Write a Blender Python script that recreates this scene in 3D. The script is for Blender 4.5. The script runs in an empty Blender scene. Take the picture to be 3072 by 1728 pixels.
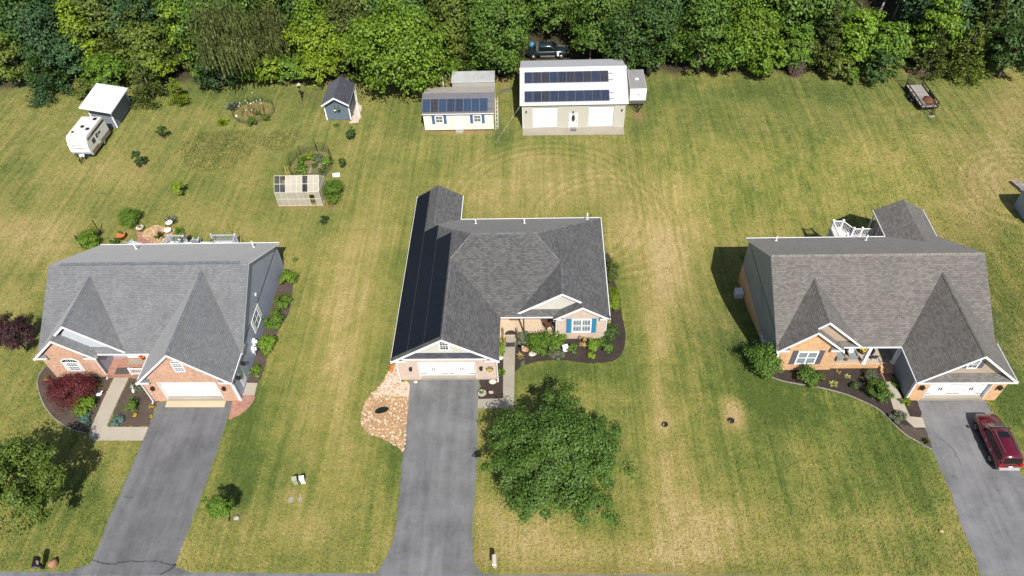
import bpy, math, random
import numpy as np
from mathutils import Vector, Matrix
sc = bpy.context.scene
COL = sc.collection
rad = math.radians
rnd = random.Random(7)

# ------------------------------------------------------------------ camera model (drone, 52 m up)
F, TH, YAW, ROLL, H = 2205.6, rad(47.43), rad(-3.32), rad(2.99), 52.0
cr, sr, c0, s0, cy, sy = math.cos(ROLL), math.sin(ROLL), math.cos(TH), math.sin(TH), math.cos(YAW), math.sin(YAW)
def ray(u, v):
    x = (u-1536)/F; y = (v-864)/F
    x, y = x*cr-y*sr, x*sr+y*cr
    fh = c0-y*s0; dn = s0+y*c0
    return Vector((x*cy+fh*sy, -x*sy+fh*cy, -dn))
def at(u, v, z=0.0):
    r = ray(u, v); t = (H-z)/-r.z
    return Vector((r.x*t, r.y*t, z))
def sst(a, b, x):
    t = max(0.0, min(1.0, (x-a)/(b-a))); return t*t*(3-2*t)
def hz(x, y):                                 # the yard falls away behind the right-hand house
    return -2.6*sst(36.6, 50.5, y)*(1-sst(56, 73, y))*sst(9, 18.5, x)*(1-sst(40, 49, x))
def gat(u, v, dz=0.0):
    p = at(u, v, dz)
    for _ in range(6): p = at(u, v, hz(p.x, p.y)+dz)
    return p
def mpp(p):                                   # metres one photo pixel covers at point p
    f = Vector((sy*c0, cy*c0, -s0)); return (Vector(p)-Vector((0, 0, H))).dot(f)/F

# ------------------------------------------------------------------ object helpers
LOC = {}
def tag(o, label=None, cat=None, group=None, kind=None):
    if label: o['label'] = label
    if cat: o['category'] = cat
    if group: o['group'] = group
    if kind: o['kind'] = kind
    return o
def thing(name, label, cat, loc=(0, 0, 0), rot=0.0, group=None, local=False):
    o = bpy.data.objects.new(name, None); COL.objects.link(o)
    o.empty_display_size = .3
    o.location = loc; o.rotation_euler = (0, 0, rot)
    LOC[o.name] = Vector((0, 0, 0)) if local else Vector(loc)
    return tag(o, label, cat, group)
def link(name, me, parent=None, loc=None):
    o = bpy.data.objects.new(name, me); COL.objects.link(o)
    if parent is not None:
        o.parent = parent; LOC[o.name] = LOC[parent.name]
    else:
        o.location = loc or (0, 0, 0); LOC[o.name] = Vector(loc or (0, 0, 0))
    return o
def kids(o): return [c for c in o.children]
def dup(root, loc=None, rot=None, label=None, parent=None):
    r = root.copy(); COL.objects.link(r)
    if parent is not None: r.parent = parent
    if loc is not None: r.location = loc
    if rot is not None: r.rotation_euler = (0, 0, rot)
    if label: r['label'] = label
    for ch in kids(root): dup(ch, parent=r)
    return r

class B:
    def __init__(s): s.v = []; s.f = []; s.m = []; s.cur = 0; s.sm = []; s.smooth = False
    def poly(s, pts):
        i = len(s.v); s.v += [tuple(p) for p in pts]; s.f.append(list(range(i, i+len(pts)))); s.m.append(s.cur); s.sm.append(s.smooth); return s
    def faces(s, V, Fc):
        i = len(s.v); s.v += [tuple(p) for p in V]
        for f in Fc: s.f.append([i+k for k in f]); s.m.append(s.cur); s.sm.append(s.smooth)
        return s
    def box(s, x0, x1, y0, y1, z0, z1, T=None):
        V = [(x, y, z) for z in (z0, z1) for y in (y0, y1) for x in (x0, x1)]
        if T: V = [T(*p) for p in V]
        return s.faces(V, [(0, 2, 3, 1), (4, 5, 7, 6), (0, 1, 5, 4), (2, 6, 7, 3), (0, 4, 6, 2), (1, 3, 7, 5)])
    def obox(s, c, sx, sy_, sz, rz=0.0, tilt=0.0):
        M = Matrix.Translation(c) @ Matrix.Rotation(rz, 4, 'Z') @ Matrix.Rotation(tilt, 4, 'X')
        return s.box(-sx/2, sx/2, -sy_/2, sy_/2, -sz/2, sz/2, lambda x, y, z: tuple(M @ Vector((x, y, z))))
    def prism(s, pts, z0, z1):                # plan polygon extruded upwards
        n = len(pts); V = [(p[0], p[1], z0) for p in pts]+[(p[0], p[1], z1) for p in pts]
        s.faces(V, [tuple(range(n))[::-1], tuple(range(n, 2*n))]+[(i, (i+1) % n, n+(i+1) % n, n+i) for i in range(n)]); return s
    def gable(s, pts, y0, y1, T=None):        # (x,z) polygon extruded along y
        n = len(pts); V = [(p[0], y0, p[1]) for p in pts]+[(p[0], y1, p[1]) for p in pts]
        if T: V = [T(*p) for p in V]
        return s.faces(V, [tuple(range(n)), tuple(range(n, 2*n))[::-1]]+[(i, n+i, n+(i+1) % n, (i+1) % n) for i in range(n)])
    def tube(s, p0, p1, r0, r1=None, n=8, cap=True):
        p0, p1 = Vector(p0), Vector(p1); r1 = r0 if r1 is None else r1
        d = (p1-p0).normalized(); a = d.orthogonal().normalized(); b = d.cross(a)
        V = []
        for p, r in ((p0, r0), (p1, r1)):
            for k in range(n):
                t = 2*math.pi*k/n; V.append(p+(a*math.cos(t)+b*math.sin(t))*r)
        Fc = [(k, (k+1) % n, n+(k+1) % n, n+k) for k in range(n)]
        if cap: Fc += [tuple(range(n))[::-1], tuple(range(n, 2*n))]
        sm = s.smooth; s.smooth = n > 6; s.faces(V, Fc); s.smooth = sm; return s
    def path(s, pts, r0, r1=None, n=6):
        r1 = r0 if r1 is None else r1; m = len(pts)-1
        for i in range(m): s.tube(pts[i], pts[i+1], r0+(r1-r0)*i/m, r0+(r1-r0)*(i+1)/m, n)
        return s
    def lathe(s, prof, c, n=14, sx=1, sy_=1):
        V = []
        for r, z in prof:
            for k in range(n):
                t = 2*math.pi*k/n; V.append((c[0]+r*math.cos(t)*sx, c[1]+r*math.sin(t)*sy_, c[2]+z))
        Fc = [(i*n+k, i*n+(k+1) % n, (i+1)*n+(k+1) % n, (i+1)*n+k) for i in range(len(prof)-1) for k in range(n)]
        Fc += [tuple(range(n))[::-1], tuple(range((len(prof)-1)*n, len(prof)*n))]
        sm = s.smooth; s.smooth = True; s.faces(V, Fc); s.smooth = sm; return s
    def blob(s, c, rx, ry, rz, n=8, m=5, jit=.0, seed=0):
        r = random.Random(seed); prof = []
        V = []; 
        for i in range(m+1):
            ph = -math.pi/2+math.pi*i/m
            for k in range(n):
                t = 2*math.pi*k/n; j = 1+r.uniform(-jit, jit)
                V.append((c[0]+rx*math.cos(ph)*math.cos(t)*j, c[1]+ry*math.cos(ph)*math.sin(t)*j, c[2]+rz*math.sin(ph)*j))
        Fc = [(i*n+k, i*n+(k+1) % n, (i+1)*n+(k+1) % n, (i+1)*n+k) for i in range(m) for k in range(n)]
        return s.faces(V, Fc)
    def loft(s, secs, cap=True):
        n = len(secs[0]); V = [p for q in secs for p in q]
        Fc = [(i*n+k, i*n+(k+1) % n, (i+1)*n+(k+1) % n, (i+1)*n+k) for i in range(len(secs)-1) for k in range(n)]
        if cap: Fc += [tuple(range(n))[::-1], tuple(range((len(secs)-1)*n, len(secs)*n))]
        return s.faces(V, Fc)
    def build(s, name, mat, parent=None, loc=None):
        off = LOC[parent.name] if parent is not None else Vector(loc or (0, 0, 0))
        V = [(p[0]-off.x, p[1]-off.y, p[2]-off.z) for p in s.v]
        me = bpy.data.meshes.new(name); me.from_pydata(V, [], s.f)
        for m in (mat if isinstance(mat, (list, tuple)) else [mat]): me.materials.append(m)
        uv = me.uv_layers.new(name='UVMap'); me.update()
        d = uv.data; Z = Vector((0, 0, 1))
        for p in me.polygons:
            p.material_index = s.m[p.index]; p.use_smooth = s.sm[p.index]
            n = p.normal
            if abs(n.z) > .985: a = Vector((1, 0, 0)); b = Vector((0, 1, 0))
            else: a = Z.cross(n).normalized(); b = n.cross(a)
            for li in p.loop_indices:
                q = Vector(s.v[me.loops[li].vertex_index]); d[li].uv = (q.dot(a), q.dot(b))
        return link(name, me, parent, loc)

# ------------------------------------------------------------------ materials
class T:
    def __init__(s, name):
        s.m = bpy.data.materials.new(name); s.m.use_nodes = True
        s.t = s.m.node_tree; s.b = s.t.nodes['Principled BSDF']; s.out = s.t.nodes['Material Output']
    def n(s, typ, ins=None, **pr):
        x = s.t.nodes.new('ShaderNode'+typ)
        for k, v in pr.items(): setattr(x, k, v)
        for k, v in (ins or {}).items(): s.set(x.inputs[k], v)
        return x
    def set(s, sock, v):
        if isinstance(v, bpy.types.NodeSocket): s.t.links.new(v, sock)
        else: sock.default_value = v
    def math(s, op, a, b=0.0, c=None, clamp=False):
        x = s.n('Math', operation=op, use_clamp=clamp); s.set(x.inputs[0], a); s.set(x.inputs[1], b)
        if c is not None: s.set(x.inputs[2], c)
        return x.outputs[0]
    def mix(s, f, a, b, blend='MIX'):
        x = s.n('Mix', data_type='RGBA', blend_type=blend); s.set(x.inputs[0], f); s.set(x.inputs[6], a); s.set(x.inputs[7], b); return x.outputs[2]
    def noise(s, scale, detail=3, vec=None, rough=.55, dist=0):
        x = s.n('TexNoise', {'Scale': scale, 'Detail': detail, 'Roughness': rough, 'Distortion': dist})
        if vec is not None: s.set(x.inputs['Vector'], vec)
        return x.outputs[0]
    def obj(s): return s.n('TexCoord').outputs['Object']
    def geo(s): return s.n('NewGeometry').outputs['Position']
    def uv(s): return s.n('TexCoord').outputs['UV']
    def scale(s, vec, k):
        return s.n('VectorMath', {0: vec, 1: k}, operation='MULTIPLY').outputs[0]
    def bump(s, h, st=.3, dist=.05):
        x = s.n('Bump', {'Strength': st, 'Distance': dist, 'Height': h}); s.t.links.new(x.outputs[0], s.b.inputs['Normal'])
    def ramp(s, f, stops):
        x = s.n('ValToRGB', {0: f}); e = x.color_ramp.elements
        while len(e) < len(stops): e.new(.5)
        for i, (p, col) in enumerate(stops): e[i].position = p; e[i].color = (*col, 1) if len(col) == 3 else col
        return x.outputs[0]
    def gain(s, col, f):                       # colour times scalar
        x = s.n('VectorMath', operation='SCALE'); s.set(x.inputs[0], col); s.set(x.inputs['Scale'], f); return x.outputs[0]
    def fin(s, col, rough=.7, spec=.3, metal=0.0, sheen=0.0, coat=0.0):
        s.set(s.b.inputs['Base Color'], col if isinstance(col, bpy.types.NodeSocket) else (*col, 1))
        s.set(s.b.inputs['Roughness'], rough); s.b.inputs['Specular IOR Level'].default_value = spec; s.b.inputs['Metallic'].default_value = metal
        s.b.inputs['Sheen Weight'].default_value = sheen; s.b.inputs['Sheen Roughness'].default_value = .4; s.b.inputs['Coat Weight'].default_value = coat
        return s.m
def rng01(t, n, lo, hi): return t.n('MapRange', {0: n, 1: lo, 2: hi, 3: 0.0, 4: 1.0}).outputs[0]

def simple(name, col, rough=.65, spec=.3, metal=0.0, var=.14, vs=2.5, bump=0.0, bs=30, coat=0.0):
    t = T(name); o = t.obj()
    a = t.noise(vs, 4, o); b = t.noise(vs*9, 2, o)
    k = t.math('ADD', t.math('MULTIPLY', t.math('SUBTRACT', a, .5), var*3), t.math('MULTIPLY', t.math('SUBTRACT', b, .5), var*1.6))
    k = t.math('ADD', k, 1.0)
    if bump: t.bump(t.noise(bs, 3, o), bump, .03)
    return t.fin(t.gain((*col,), k), rough, spec, metal, coat=coat)
def coursed(name, c1, c2, mortar, bw, rh, ms=.01, off=.5, bias=0.0, var=.25, bump=.4, rough=.85, sheen=0.0, stain=None, vs=.5):
    t = T(name); uv = t.uv()
    br = t.n('TexBrick', {'Vector': uv, 'Color1': (*c1, 1), 'Color2': (*c2, 1), 'Mortar': (*mortar, 1), 'Scale': 1.0, 'Mortar Size': ms,
             'Mortar Smooth': .2, 'Bias': bias, 'Brick Width': bw, 'Row Height': rh}, offset=off)
    col = br.outputs['Color']; o = t.geo()
    big = t.noise(vs, 4, o); st = t.noise(1.0, 3, t.scale(uv, (2.2, .25, 1)))
    fine = t.noise(7, 3, o)
    k = t.math('ADD', t.math('MULTIPLY', t.math('SUBTRACT', big, .5), var*2), t.math('MULTIPLY', t.math('SUBTRACT', st, .5), var*1.2))
    k = t.math('ADD', t.math('ADD', k, t.math('MULTIPLY', t.math('SUBTRACT', fine, .5), var*1.6)), 1.0)
    col = t.gain(col, k)
    if stain: col = t.mix(t.math('MULTIPLY', rng01(t, t.noise(.35, 5, o, .65), .5, .75), .6), col, (*stain, 1))
    t.bump(br.outputs['Fac'], -bump, .02)
    return t.fin(col, rough, .25, sheen=sheen)
def lapped(name, col, period=.18, vertical=False, var=.08, rough=.55, metal=0.0, bump=.5, stain=None):
    t = T(name); uv = t.uv(); sp = t.n('SeparateXYZ', {0: uv}); o = t.geo()
    x = sp.outputs[0] if vertical else sp.outputs[1]
    fr = t.math('FRACT', t.math('DIVIDE', x, period))
    h = t.math('PINGPONG', fr, .5) if vertical else fr
    k = t.math('ADD', 1.0, t.math('MULTIPLY', t.math('SUBTRACT', t.noise(.7, 4, o), .5), var*3))
    k = t.math('ADD', k, t.math('MULTIPLY', t.math('SUBTRACT', t.noise(1.0, 3, t.scale(uv, (5, .5, 1))), .5), var*2))
    c = t.gain((*col,), k)
    if stain: c = t.mix(t.math('MULTIPLY', rng01(t, t.noise(.6, 5, o, .7), .52, .7), .55), c, (*stain, 1))
    t.bump(h, bump, .03)
    return t.fin(c, rough, .35, metal)
def leafmat(name, base, hue=.12, trans=.22, vary=.68, rough=.55):
    t = T(name); g = t.n('NewGeometry'); oi = t.n('ObjectInfo')
    r = g.outputs['Random Per Island']
    k = t.math('ADD', 1-vary*.7, t.math('MULTIPLY', r, vary*1.4))
    k = t.math('MULTIPLY', k, t.math('ADD', .87, t.math('MULTIPLY', oi.outputs['Random'], .26)))
    warm = (min(1, base[0]*1.25), base[1]*1.05, base[2]*.75, 1)
    r2 = t.math('FRACT', t.math('MULTIPLY', r, 17.31))
    patch = rng01(t, t.noise(.55, 3, t.geo()), .35, .7)
    col = t.mix(t.math('MULTIPLY', t.math('ADD', t.math('MULTIPLY', r2, .5), t.math('MULTIPLY', patch, .5)), hue*4, clamp=True), (*base, 1), warm)
    col = t.gain(col, k)
    m = t.fin(col, rough, .3)
    tr = t.n('BsdfTranslucent', {'Color': col}); mx = t.n('MixShader', {0: trans})
    t.t.links.new(t.b.outputs[0], mx.inputs[1]); t.t.links.new(tr.outputs[0], mx.inputs[2]); t.t.links.new(mx.outputs[0], t.out.inputs[0])
    return m
M = {}
WHITE = simple('white_trim', (.78, .78, .79), .45, .4, var=.03)
M['gutter'] = simple('gutter_white', (.62, .62, .63), .4, .4, var=.04)
M['door_white'] = simple('door_white', (.66, .66, .66), .4, .4, var=.02)
M['glass'] = simple('window_glass', (.03, .04, .05), .06, .8, var=.25, vs=.8)
M['glass_blind'] = simple('window_blinds', (.22, .26, .28), .12, .7, var=.2, vs=6)
M['black'] = simple('black_metal', (.012, .012, .013), .4, .4)
M['dark_iron'] = simple('dark_iron', (.02, .018, .016), .6, .3)
M['rubber'] = simple('tyre_rubber', (.012, .012, .012), .85, .2)
M['steel'] = simple('bare_steel', (.35, .35, .36), .35, .5, .8)
M['wood_grey'] = coursed('weathered_planks', (.32, .29, .26), (.24, .215, .195), (.05, .04, .03), 2.4, .14, .008, var=.3)
M['wood_brown'] = simple('brown_wood', (.09, .05, .03), .7, .2, var=.25)
M['terracotta'] = simple('terracotta', (.48, .17, .06), .7, .2)
M['concrete'] = simple('concrete', (.36, .32, .26), .85, .2, var=.12, vs=.6, bump=.2)
M['concrete_grey'] = simple('concrete_grey', (.30, .27, .22), .85, .2, var=.15, vs=.7, bump=.2)
M['apron'] = simple('pale_apron', (.46, .38, .26), .85, .2, var=.1, vs=.8)
M['brick_red'] = coursed('red_orange_brick', (.58, .29, .17), (.30, .115, .075), (.56, .46, .37), .215, .075, .012, bias=-.1, var=.22, bump=.25)
M['brick_pink'] = coursed('pale_pink_brick', (.58, .45, .37), (.47, .35, .28), (.50, .43, .36), .215, .075, .012, var=.14, bump=.25)
M['brick_orange'] = coursed('orange_brick', (.66, .37, .16), (.42, .19, .07), (.58, .45, .32), .215, .075, .012, var=.18, bump=.25)
M['paver'] = coursed('clay_pavers', (.40, .21, .15), (.30, .15, .11), (.2, .14, .1), .2, .1, .008, var=.35)
M['shingle_blue'] = coursed('blue_grey_shingle', (.176, .180, .186), (.132, .136, .142), (.075, .075, .078), .3, .15, .01, var=.2, bump=.5, sheen=.38, stain=(.115, .116, .119))
M['shingle_char'] = coursed('charcoal_shingle', (.118, .117, .116), (.070, .069, .069), (.035, .035, .036), .3, .15, .01, var=.2, bump=.5, sheen=.16)
M['shingle_taupe'] = coursed('taupe_shingle', (.168, .155, .142), (.108, .100, .094), (.06, .055, .05), .3, .15, .01, var=.2, bump=.5, sheen=.13)
M['shingle_slate'] = coursed('slate_shingle', (.065, .07, .09), (.04, .042, .055), (.02, .02, .02), .35, .15, .01, var=.2, sheen=.3)
M['side_blue'] = lapped('blue_grey_siding', (.36, .385, .48), .2)
M['side_slate'] = lapped('slate_siding', (.25, .275, .31), .2)
M['side_cream'] = lapped('cream_siding', (.57, .555, .49), .2)
M['side_pale'] = lapped('pale_blue_siding', (.5, .53, .58), .2)
M['side_tan'] = lapped('tan_siding', (.42, .33, .25), .2)
M['shed_cream'] = lapped('cream_board', (.74, .69, .60), .3, True, var=.03, bump=.2)
M['shed_slate'] = lapped('slate_board', (.115, .15, .19), .3, True, var=.05, bump=.25)
M['metal_white'] = lapped('white_ribbed_metal', (.47, .48, .50), .3, True, var=.03, rough=.4, bump=.35)
M['metal_tan'] = lapped('tan_ribbed_metal', (.47, .45, .39), .22, True, var=.04, rough=.45, bump=.6)
M['metal_buff'] = lapped('buff_sheet_metal', (.46, .42, .37), .25, False, var=.1, rough=.5, bump=.15, stain=(.32, .29, .26))
M['metal_galv'] = lapped('dull_galvanised', (.36, .37, .37), .5, True, var=.15, rough=.45, bump=.1, stain=(.14, .15, .15))
M['membrane'] = simple('trailer_roof', (.24, .24, .245), .6, .3, var=.15, vs=1.5)
M['camper_roof'] = simple('camper_roof', (.62, .60, .57), .55, .3, var=.06)
M['camper_white'] = lapped('camper_skin', (.74, .73, .71), .12, False, var=.03, rough=.35, bump=.3)
M['camper_tan'] = simple('camper_band', (.22, .17, .12), .45, .4)
M['plain_white'] = simple('white_paint', (.76, .76, .76), .3, .5, var=.02)
M['navy'] = simple('navy_paint', (.02, .05, .12), .4, .4)
M['shut_blue'] = simple('teal_blue_shutter', (.03, .19, .33), .5, .3, var=.06)
M['shut_denim'] = simple('denim_shutter', (.05, .13, .26), .5, .3, var=.06)
M['shut_grey'] = simple('charcoal_shutter', (.10, .095, .115), .5, .3, var=.06)
M['red_paint'] = simple('maroon_paint', (.115, .006, .016), .22, .5, .25, var=.05, coat=1.0)
M['green_paint'] = simple('dark_green_paint', (.015, .028, .032), .2, .5, .2, var=.05, coat=1.0)
M['lamp_red'] = simple('tail_lamp', (.35, .01, .01), .2, .5)
M['amber'] = simple('amber_lens', (.6, .2, .03), .2, .5)
M['blue_plastic'] = simple('blue_plastic', (.04, .24, .50), .4, .4)
M['orange_plastic'] = simple('orange_plastic', (.55, .12, .03), .5, .4)
M['yellow'] = simple('yellow_petals', (.75, .55, .02), .6, .3)
M['red_flower'] = simple('red_petals', (.6, .05, .02), .6, .3)
M['grey_fabric'] = simple('grey_cushion', (.20, .23, .26), .85, .2)
M['taupe_fabric'] = simple('taupe_wicker', (.25, .21, .17), .85, .2)
M['stone_white'] = simple('white_stone', (.50, .46, .40), .7, .2, var=.15, vs=6, bump=.4)
M['stone_warm'] = simple('warm_stone', (.42, .27, .15), .8, .2, var=.3, vs=4, bump=.5)
M['copper'] = simple('brown_boulder', (.3, .16, .09), .6, .3, var=.5, vs=5, bump=.6)
M['bark'] = simple('grey_bark', (.13, .105, .085), .9, .15, var=.3, vs=6, bump=.6)
M['bark_pale'] = simple('pale_bark', (.26, .22, .18), .9, .15, var=.3, vs=6, bump=.6)
M['twig'] = simple('dead_twigs', (.16, .12, .105), .9, .1, var=.3)
M['mulch_red'] = simple('brown_heap', (.15, .065, .04), .95, .1, var=.5, vs=9, bump=.8)
M['water'] = simple('dark_pond', (.012, .018, .010), .05, .6)
M['mesh_green'] = simple('green_netting', (.03, .10, .05), .7, .2)
L = dict(oak=(.066, .128, .021), maple=(.080, .128, .018), bright=(.125, .22, .018), lime=(.165, .245, .016), mid=(.076, .142, .020), fresh=(.095, .18, .018), dark=(.048, .098, .019), deep=(.027, .060, .016),
         blue=(.048, .104, .038), olive=(.098, .140, .022), cedar=(.070, .098, .021), willow=(.082, .105, .032), purple=(.040, .017, .020),
         crimson=(.105, .020, .024), silver=(.18, .21, .15), spruce=(.11, .21, .18), grey=(.11, .135, .08), hosta=(.42, .46, .17), straw=(.36, .27, .12), gold=(.45, .30, .03))
for k, v in L.items(): M['leaf_'+k] = leafmat('leaf_'+k, v)
# ------------------------------------------------------------------ lawn: one sheet to the horizon, painted with dry and bare patches
def axis(lo, hi, step, far):
    a = list(np.arange(lo, hi+.01, step)); s = step; x = hi; y = lo; out = []; pre = []
    while x < far: s *= 1.35; x += s; out.append(x); y -= s; pre.append(y)
    return np.array(pre[::-1]+a+out)
X = axis(-92, 78, .5, 900); Y = axis(12, 112, .5, 900)
gx, gy = np.meshgrid(X, Y); nx, ny = len(X), len(Y)
dry = np.full(gx.shape, .35); soil = np.zeros(gx.shape); K = 3072/2576
def blob(arr, u, v, ru, rv, val, p=1.0):       # u,v in the 2576-wide view of the photo
    c = at(u*K, v*K); a = (at((u+ru)*K, v*K)-c); b = (at(u*K, (v-rv)*K)-at(u*K, (v+rv)*K))/2
    det = a.x*b.y-a.y*b.x; dx = gx-c.x; dy = gy-c.y
    p1 = (dx*b.y-dy*b.x)/det; p2 = (dy*a.x-dx*a.y)/det
    arr += val*np.exp(-np.power(p1*p1+p2*p2, p)*1.1)
for q in [(60,570,170,60,.38),(90,650,150,60,.25),(20,770,60,70,.25),(300,420,90,60,.15),(250,300,90,30,.18),(500,560,150,50,.12),(640,590,90,40,.18),
          (900,640,50,130,.34),(860,800,60,180,.30),(800,700,50,110,.14),(850,960,36,130,.25),(960,560,40,90,.20),(780,1020,30,120,.22),(880,1140,30,60,.25),
          (1000,1340,60,90,.10),(770,1330,70,50,.34),(740,1245,30,26,.30),(620,1330,60,60,.18),(470,1400,40,50,.15),(840,1220,50,80,.16),
          (1690,650,75,150,.40),(1640,560,100,110,.28),(1760,480,80,90,.18),(1400,470,180,60,.32),(1300,395,80,30,.26),(1230,480,100,70,.22),(1560,590,36,80,.25),(1500,400,120,50,.14),
          (1650,760,40,140,.28),(1660,960,30,160,.34),(1740,1000,26,160,.16),(1690,1180,44,120,.36),(1790,1320,150,90,.48),(1680,1395,200,36,.32),(1340,1360,110,80,.42),(1250,1290,46,60,.26),(1230,1390,40,36,.2),
          (1480,1380,110,40,.22),(2250,1310,160,34,.26),(2020,1120,110,50,.14),(2040,1380,160,34,.16),(1850,1045,26,36,.9),(1672,1062,22,26,.4),(1830,1010,24,22,.4),
          (2500,430,110,100,.34),(2545,260,60,70,.34),(2300,400,140,60,.12),(2480,560,90,80,.22),(2190,380,90,60,.14),(1900,560,120,60,.14),(2100,480,140,40,.08),
          (560,370,110,44,.10),(700,350,50,26,-.02),(150,420,110,40,.12),(60,300,80,40,.10),(120,1180,100,60,.10),(40,960,60,50,.10),(330,430,70,40,.1),(300,1180,36,90,.14),
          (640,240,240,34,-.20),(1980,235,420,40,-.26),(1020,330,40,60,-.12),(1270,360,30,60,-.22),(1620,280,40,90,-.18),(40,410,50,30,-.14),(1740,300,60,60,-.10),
          (1890,880,100,130,-.26),(2010,990,220,110,-.34),(2240,1130,110,120,-.30),(2330,1280,60,110,-.22),(1930,1160,130,90,-.22),(2120,1260,120,60,-.12),(1420,930,150,40,-.36),(1590,980,60,90,-.18),(1540,1150,60,120,-.12),
          (970,930,36,90,-.24),(985,1130,40,90,-.24),(620,1010,40,150,-.26),(600,1180,40,120,-.22),(690,1160,70,90,-.12),(2545,1010,40,70,-.55),(2500,800,60,120,-.14),(1720,840,40,160,-.14),
          (170,1250,90,90,-.24),(250,1250,60,80,-.15),(70,690,50,24,-.24),(60,520,30,20,-.15),(480,480,60,40,-.06)]:
    blob(dry, *q)
for q in [(560,372,100,40,.10),(700,352,46,24,.12),(645,285,45,18,.55),(1160,332,95,5,1.0),(1242,258,10,22,.9),(1604,290,18,18,.7),(860,278,30,26,.18),(750,240,40,12,.12),(755,512,70,14,.8),(832,505,20,20,.7),(870,285,8,20,.5),
          (800,245,20,18,.2),(1850,1046,24,34,.35),(740,1240,20,14,.35),(610,1305,22,14,.35),(405,352,9,5,.8),(354,425,12,7,.8),(1205,1395,14,40,.5),(1700,1435,300,8,.3),(1400,1435,150,8,.3),
          (2520,270,50,40,.22),(2490,450,90,60,.15),(1650,690,60,120,.08),(985,900,8,30,.2),(1120,1385,24,10,.3),(700,1440,120,8,.25),(262,705,18,30,.2),(2330,1225,6,60,.25),(2395,1340,6,80,.25)]:
    blob(soil, *q)
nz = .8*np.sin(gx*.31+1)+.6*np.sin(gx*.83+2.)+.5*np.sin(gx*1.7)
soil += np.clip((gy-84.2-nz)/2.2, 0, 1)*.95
soil[(gy < 0)] *= 0
me = bpy.data.meshes.new('lawn')
nv = nx*ny; me.vertices.add(nv)
co = np.zeros((nv, 3), np.float32); co[:, 0] = gx.ravel(); co[:, 1] = gy.ravel()
co[:, 2] = np.array([hz(x_, y_) if 8 < x_ < 50 and 36 < y_ < 74 else 0.0 for x_, y_ in zip(gx.ravel(), gy.ravel())])
me.vertices.foreach_set('co', co.ravel())
i = np.arange(nv).reshape(ny, nx); q = np.stack([i[:-1, :-1], i[:-1, 1:], i[1:, 1:], i[1:, :-1]], -1).reshape(-1, 4)
me.loops.add(q.size); me.loops.foreach_set('vertex_index', q.ravel().astype(np.int32))
me.polygons.add(len(q)); me.polygons.foreach_set('loop_start', np.arange(0, q.size, 4, dtype=np.int32)); me.update(calc_edges=True)
for nm, ar in (('dry', dry), ('soil', soil)):
    at_ = me.attributes.new(nm, 'FLOAT', 'POINT'); at_.data.foreach_set('value', np.clip(ar, 0, 1.2).astype(np.float32).ravel())
t = T('lawn_grass'); g = t.geo()
ad = t.n('Attribute', attribute_name='dry').outputs['Fac']; as_ = t.n('Attribute', attribute_name='soil').outputs['Fac']
n1 = t.noise(.16, 5, g, .6); n2 = t.noise(.9, 5, g, .65); n3 = t.noise(4.5, 4, g, .7); n4 = t.noise(14, 3, g, .7)
stripe = t.noise(1.0, 3, t.scale(g, (1.5, .05, 1)), .6); stripe2 = t.noise(1.0, 2, t.scale(g, (3.6, .09, 1)))
d = t.math('ADD', ad, t.math('MULTIPLY', t.math('SUBTRACT', n1, .5), .75))
for nn, k in ((n2, .62), (n3, .45), (n4, .36), (stripe, .70), (stripe2, .42)):
    d = t.math('ADD', d, t.math('MULTIPLY', t.math('SUBTRACT', nn, .5), k))
# tyre arcs worn into the grass
for cu, cv, r0, r1, k in ((2590, 470, 3.0, 7.5, .10), (1530, 560, 5.5, 9.0, .08), (1380, 520, 8, 12, .08)):
    c = at(cu*K, cv*K); sub = t.n('VectorMath', {0: g, 1: (c.x, c.y, 0)}, operation='DISTANCE').outputs['Value']
    win = t.math('MULTIPLY', t.n('MapRange', {0: sub, 1: r0, 2: r0+.8}).outputs[0], t.n('MapRange', {0: sub, 1: r1, 2: r1-.8}).outputs[0])
    d = t.math('ADD', d, t.math('MULTIPLY', t.math('MULTIPLY', win, t.math('SINE', t.math('MULTIPLY', sub, 6.0))), t.math('MULTIPLY', n2, k*2.2)))
col = t.ramp(d, [(0.0, (.070, .102, .020)), (.22, (.124, .148, .032)), (.42, (.194, .189, .048)), (.62, (.255, .220, .069)), (.82, (.330, .262, .104)), (1.0, (.38, .30, .138))])
col = t.gain(col, t.math('ADD', 1.0, t.n('Attribute', attribute_name='jit').outputs['Fac']))
val = t.math('ADD', .5, t.math('ADD', t.math('MULTIPLY', n4, .55), t.math('MULTIPLY', n3, .45)))
col = t.gain(col, val)
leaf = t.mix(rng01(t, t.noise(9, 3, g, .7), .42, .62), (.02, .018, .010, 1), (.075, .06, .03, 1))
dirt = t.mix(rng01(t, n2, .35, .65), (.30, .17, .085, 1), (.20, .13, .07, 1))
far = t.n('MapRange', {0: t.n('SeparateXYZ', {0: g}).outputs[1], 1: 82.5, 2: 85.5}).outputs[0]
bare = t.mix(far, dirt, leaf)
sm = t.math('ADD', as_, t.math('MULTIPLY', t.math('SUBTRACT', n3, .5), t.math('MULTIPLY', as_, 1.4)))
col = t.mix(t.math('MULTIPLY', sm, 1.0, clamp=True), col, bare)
t.bump(t.math('ADD', t.math('MULTIPLY', n4, .6), t.math('MULTIPLY', n3, .6)), .55, .12)
M['lawn'] = t.fin(col, .9, .12, sheen=.15)
me.materials.append(M['lawn'])
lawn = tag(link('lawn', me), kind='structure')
SHEETS = []

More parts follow.
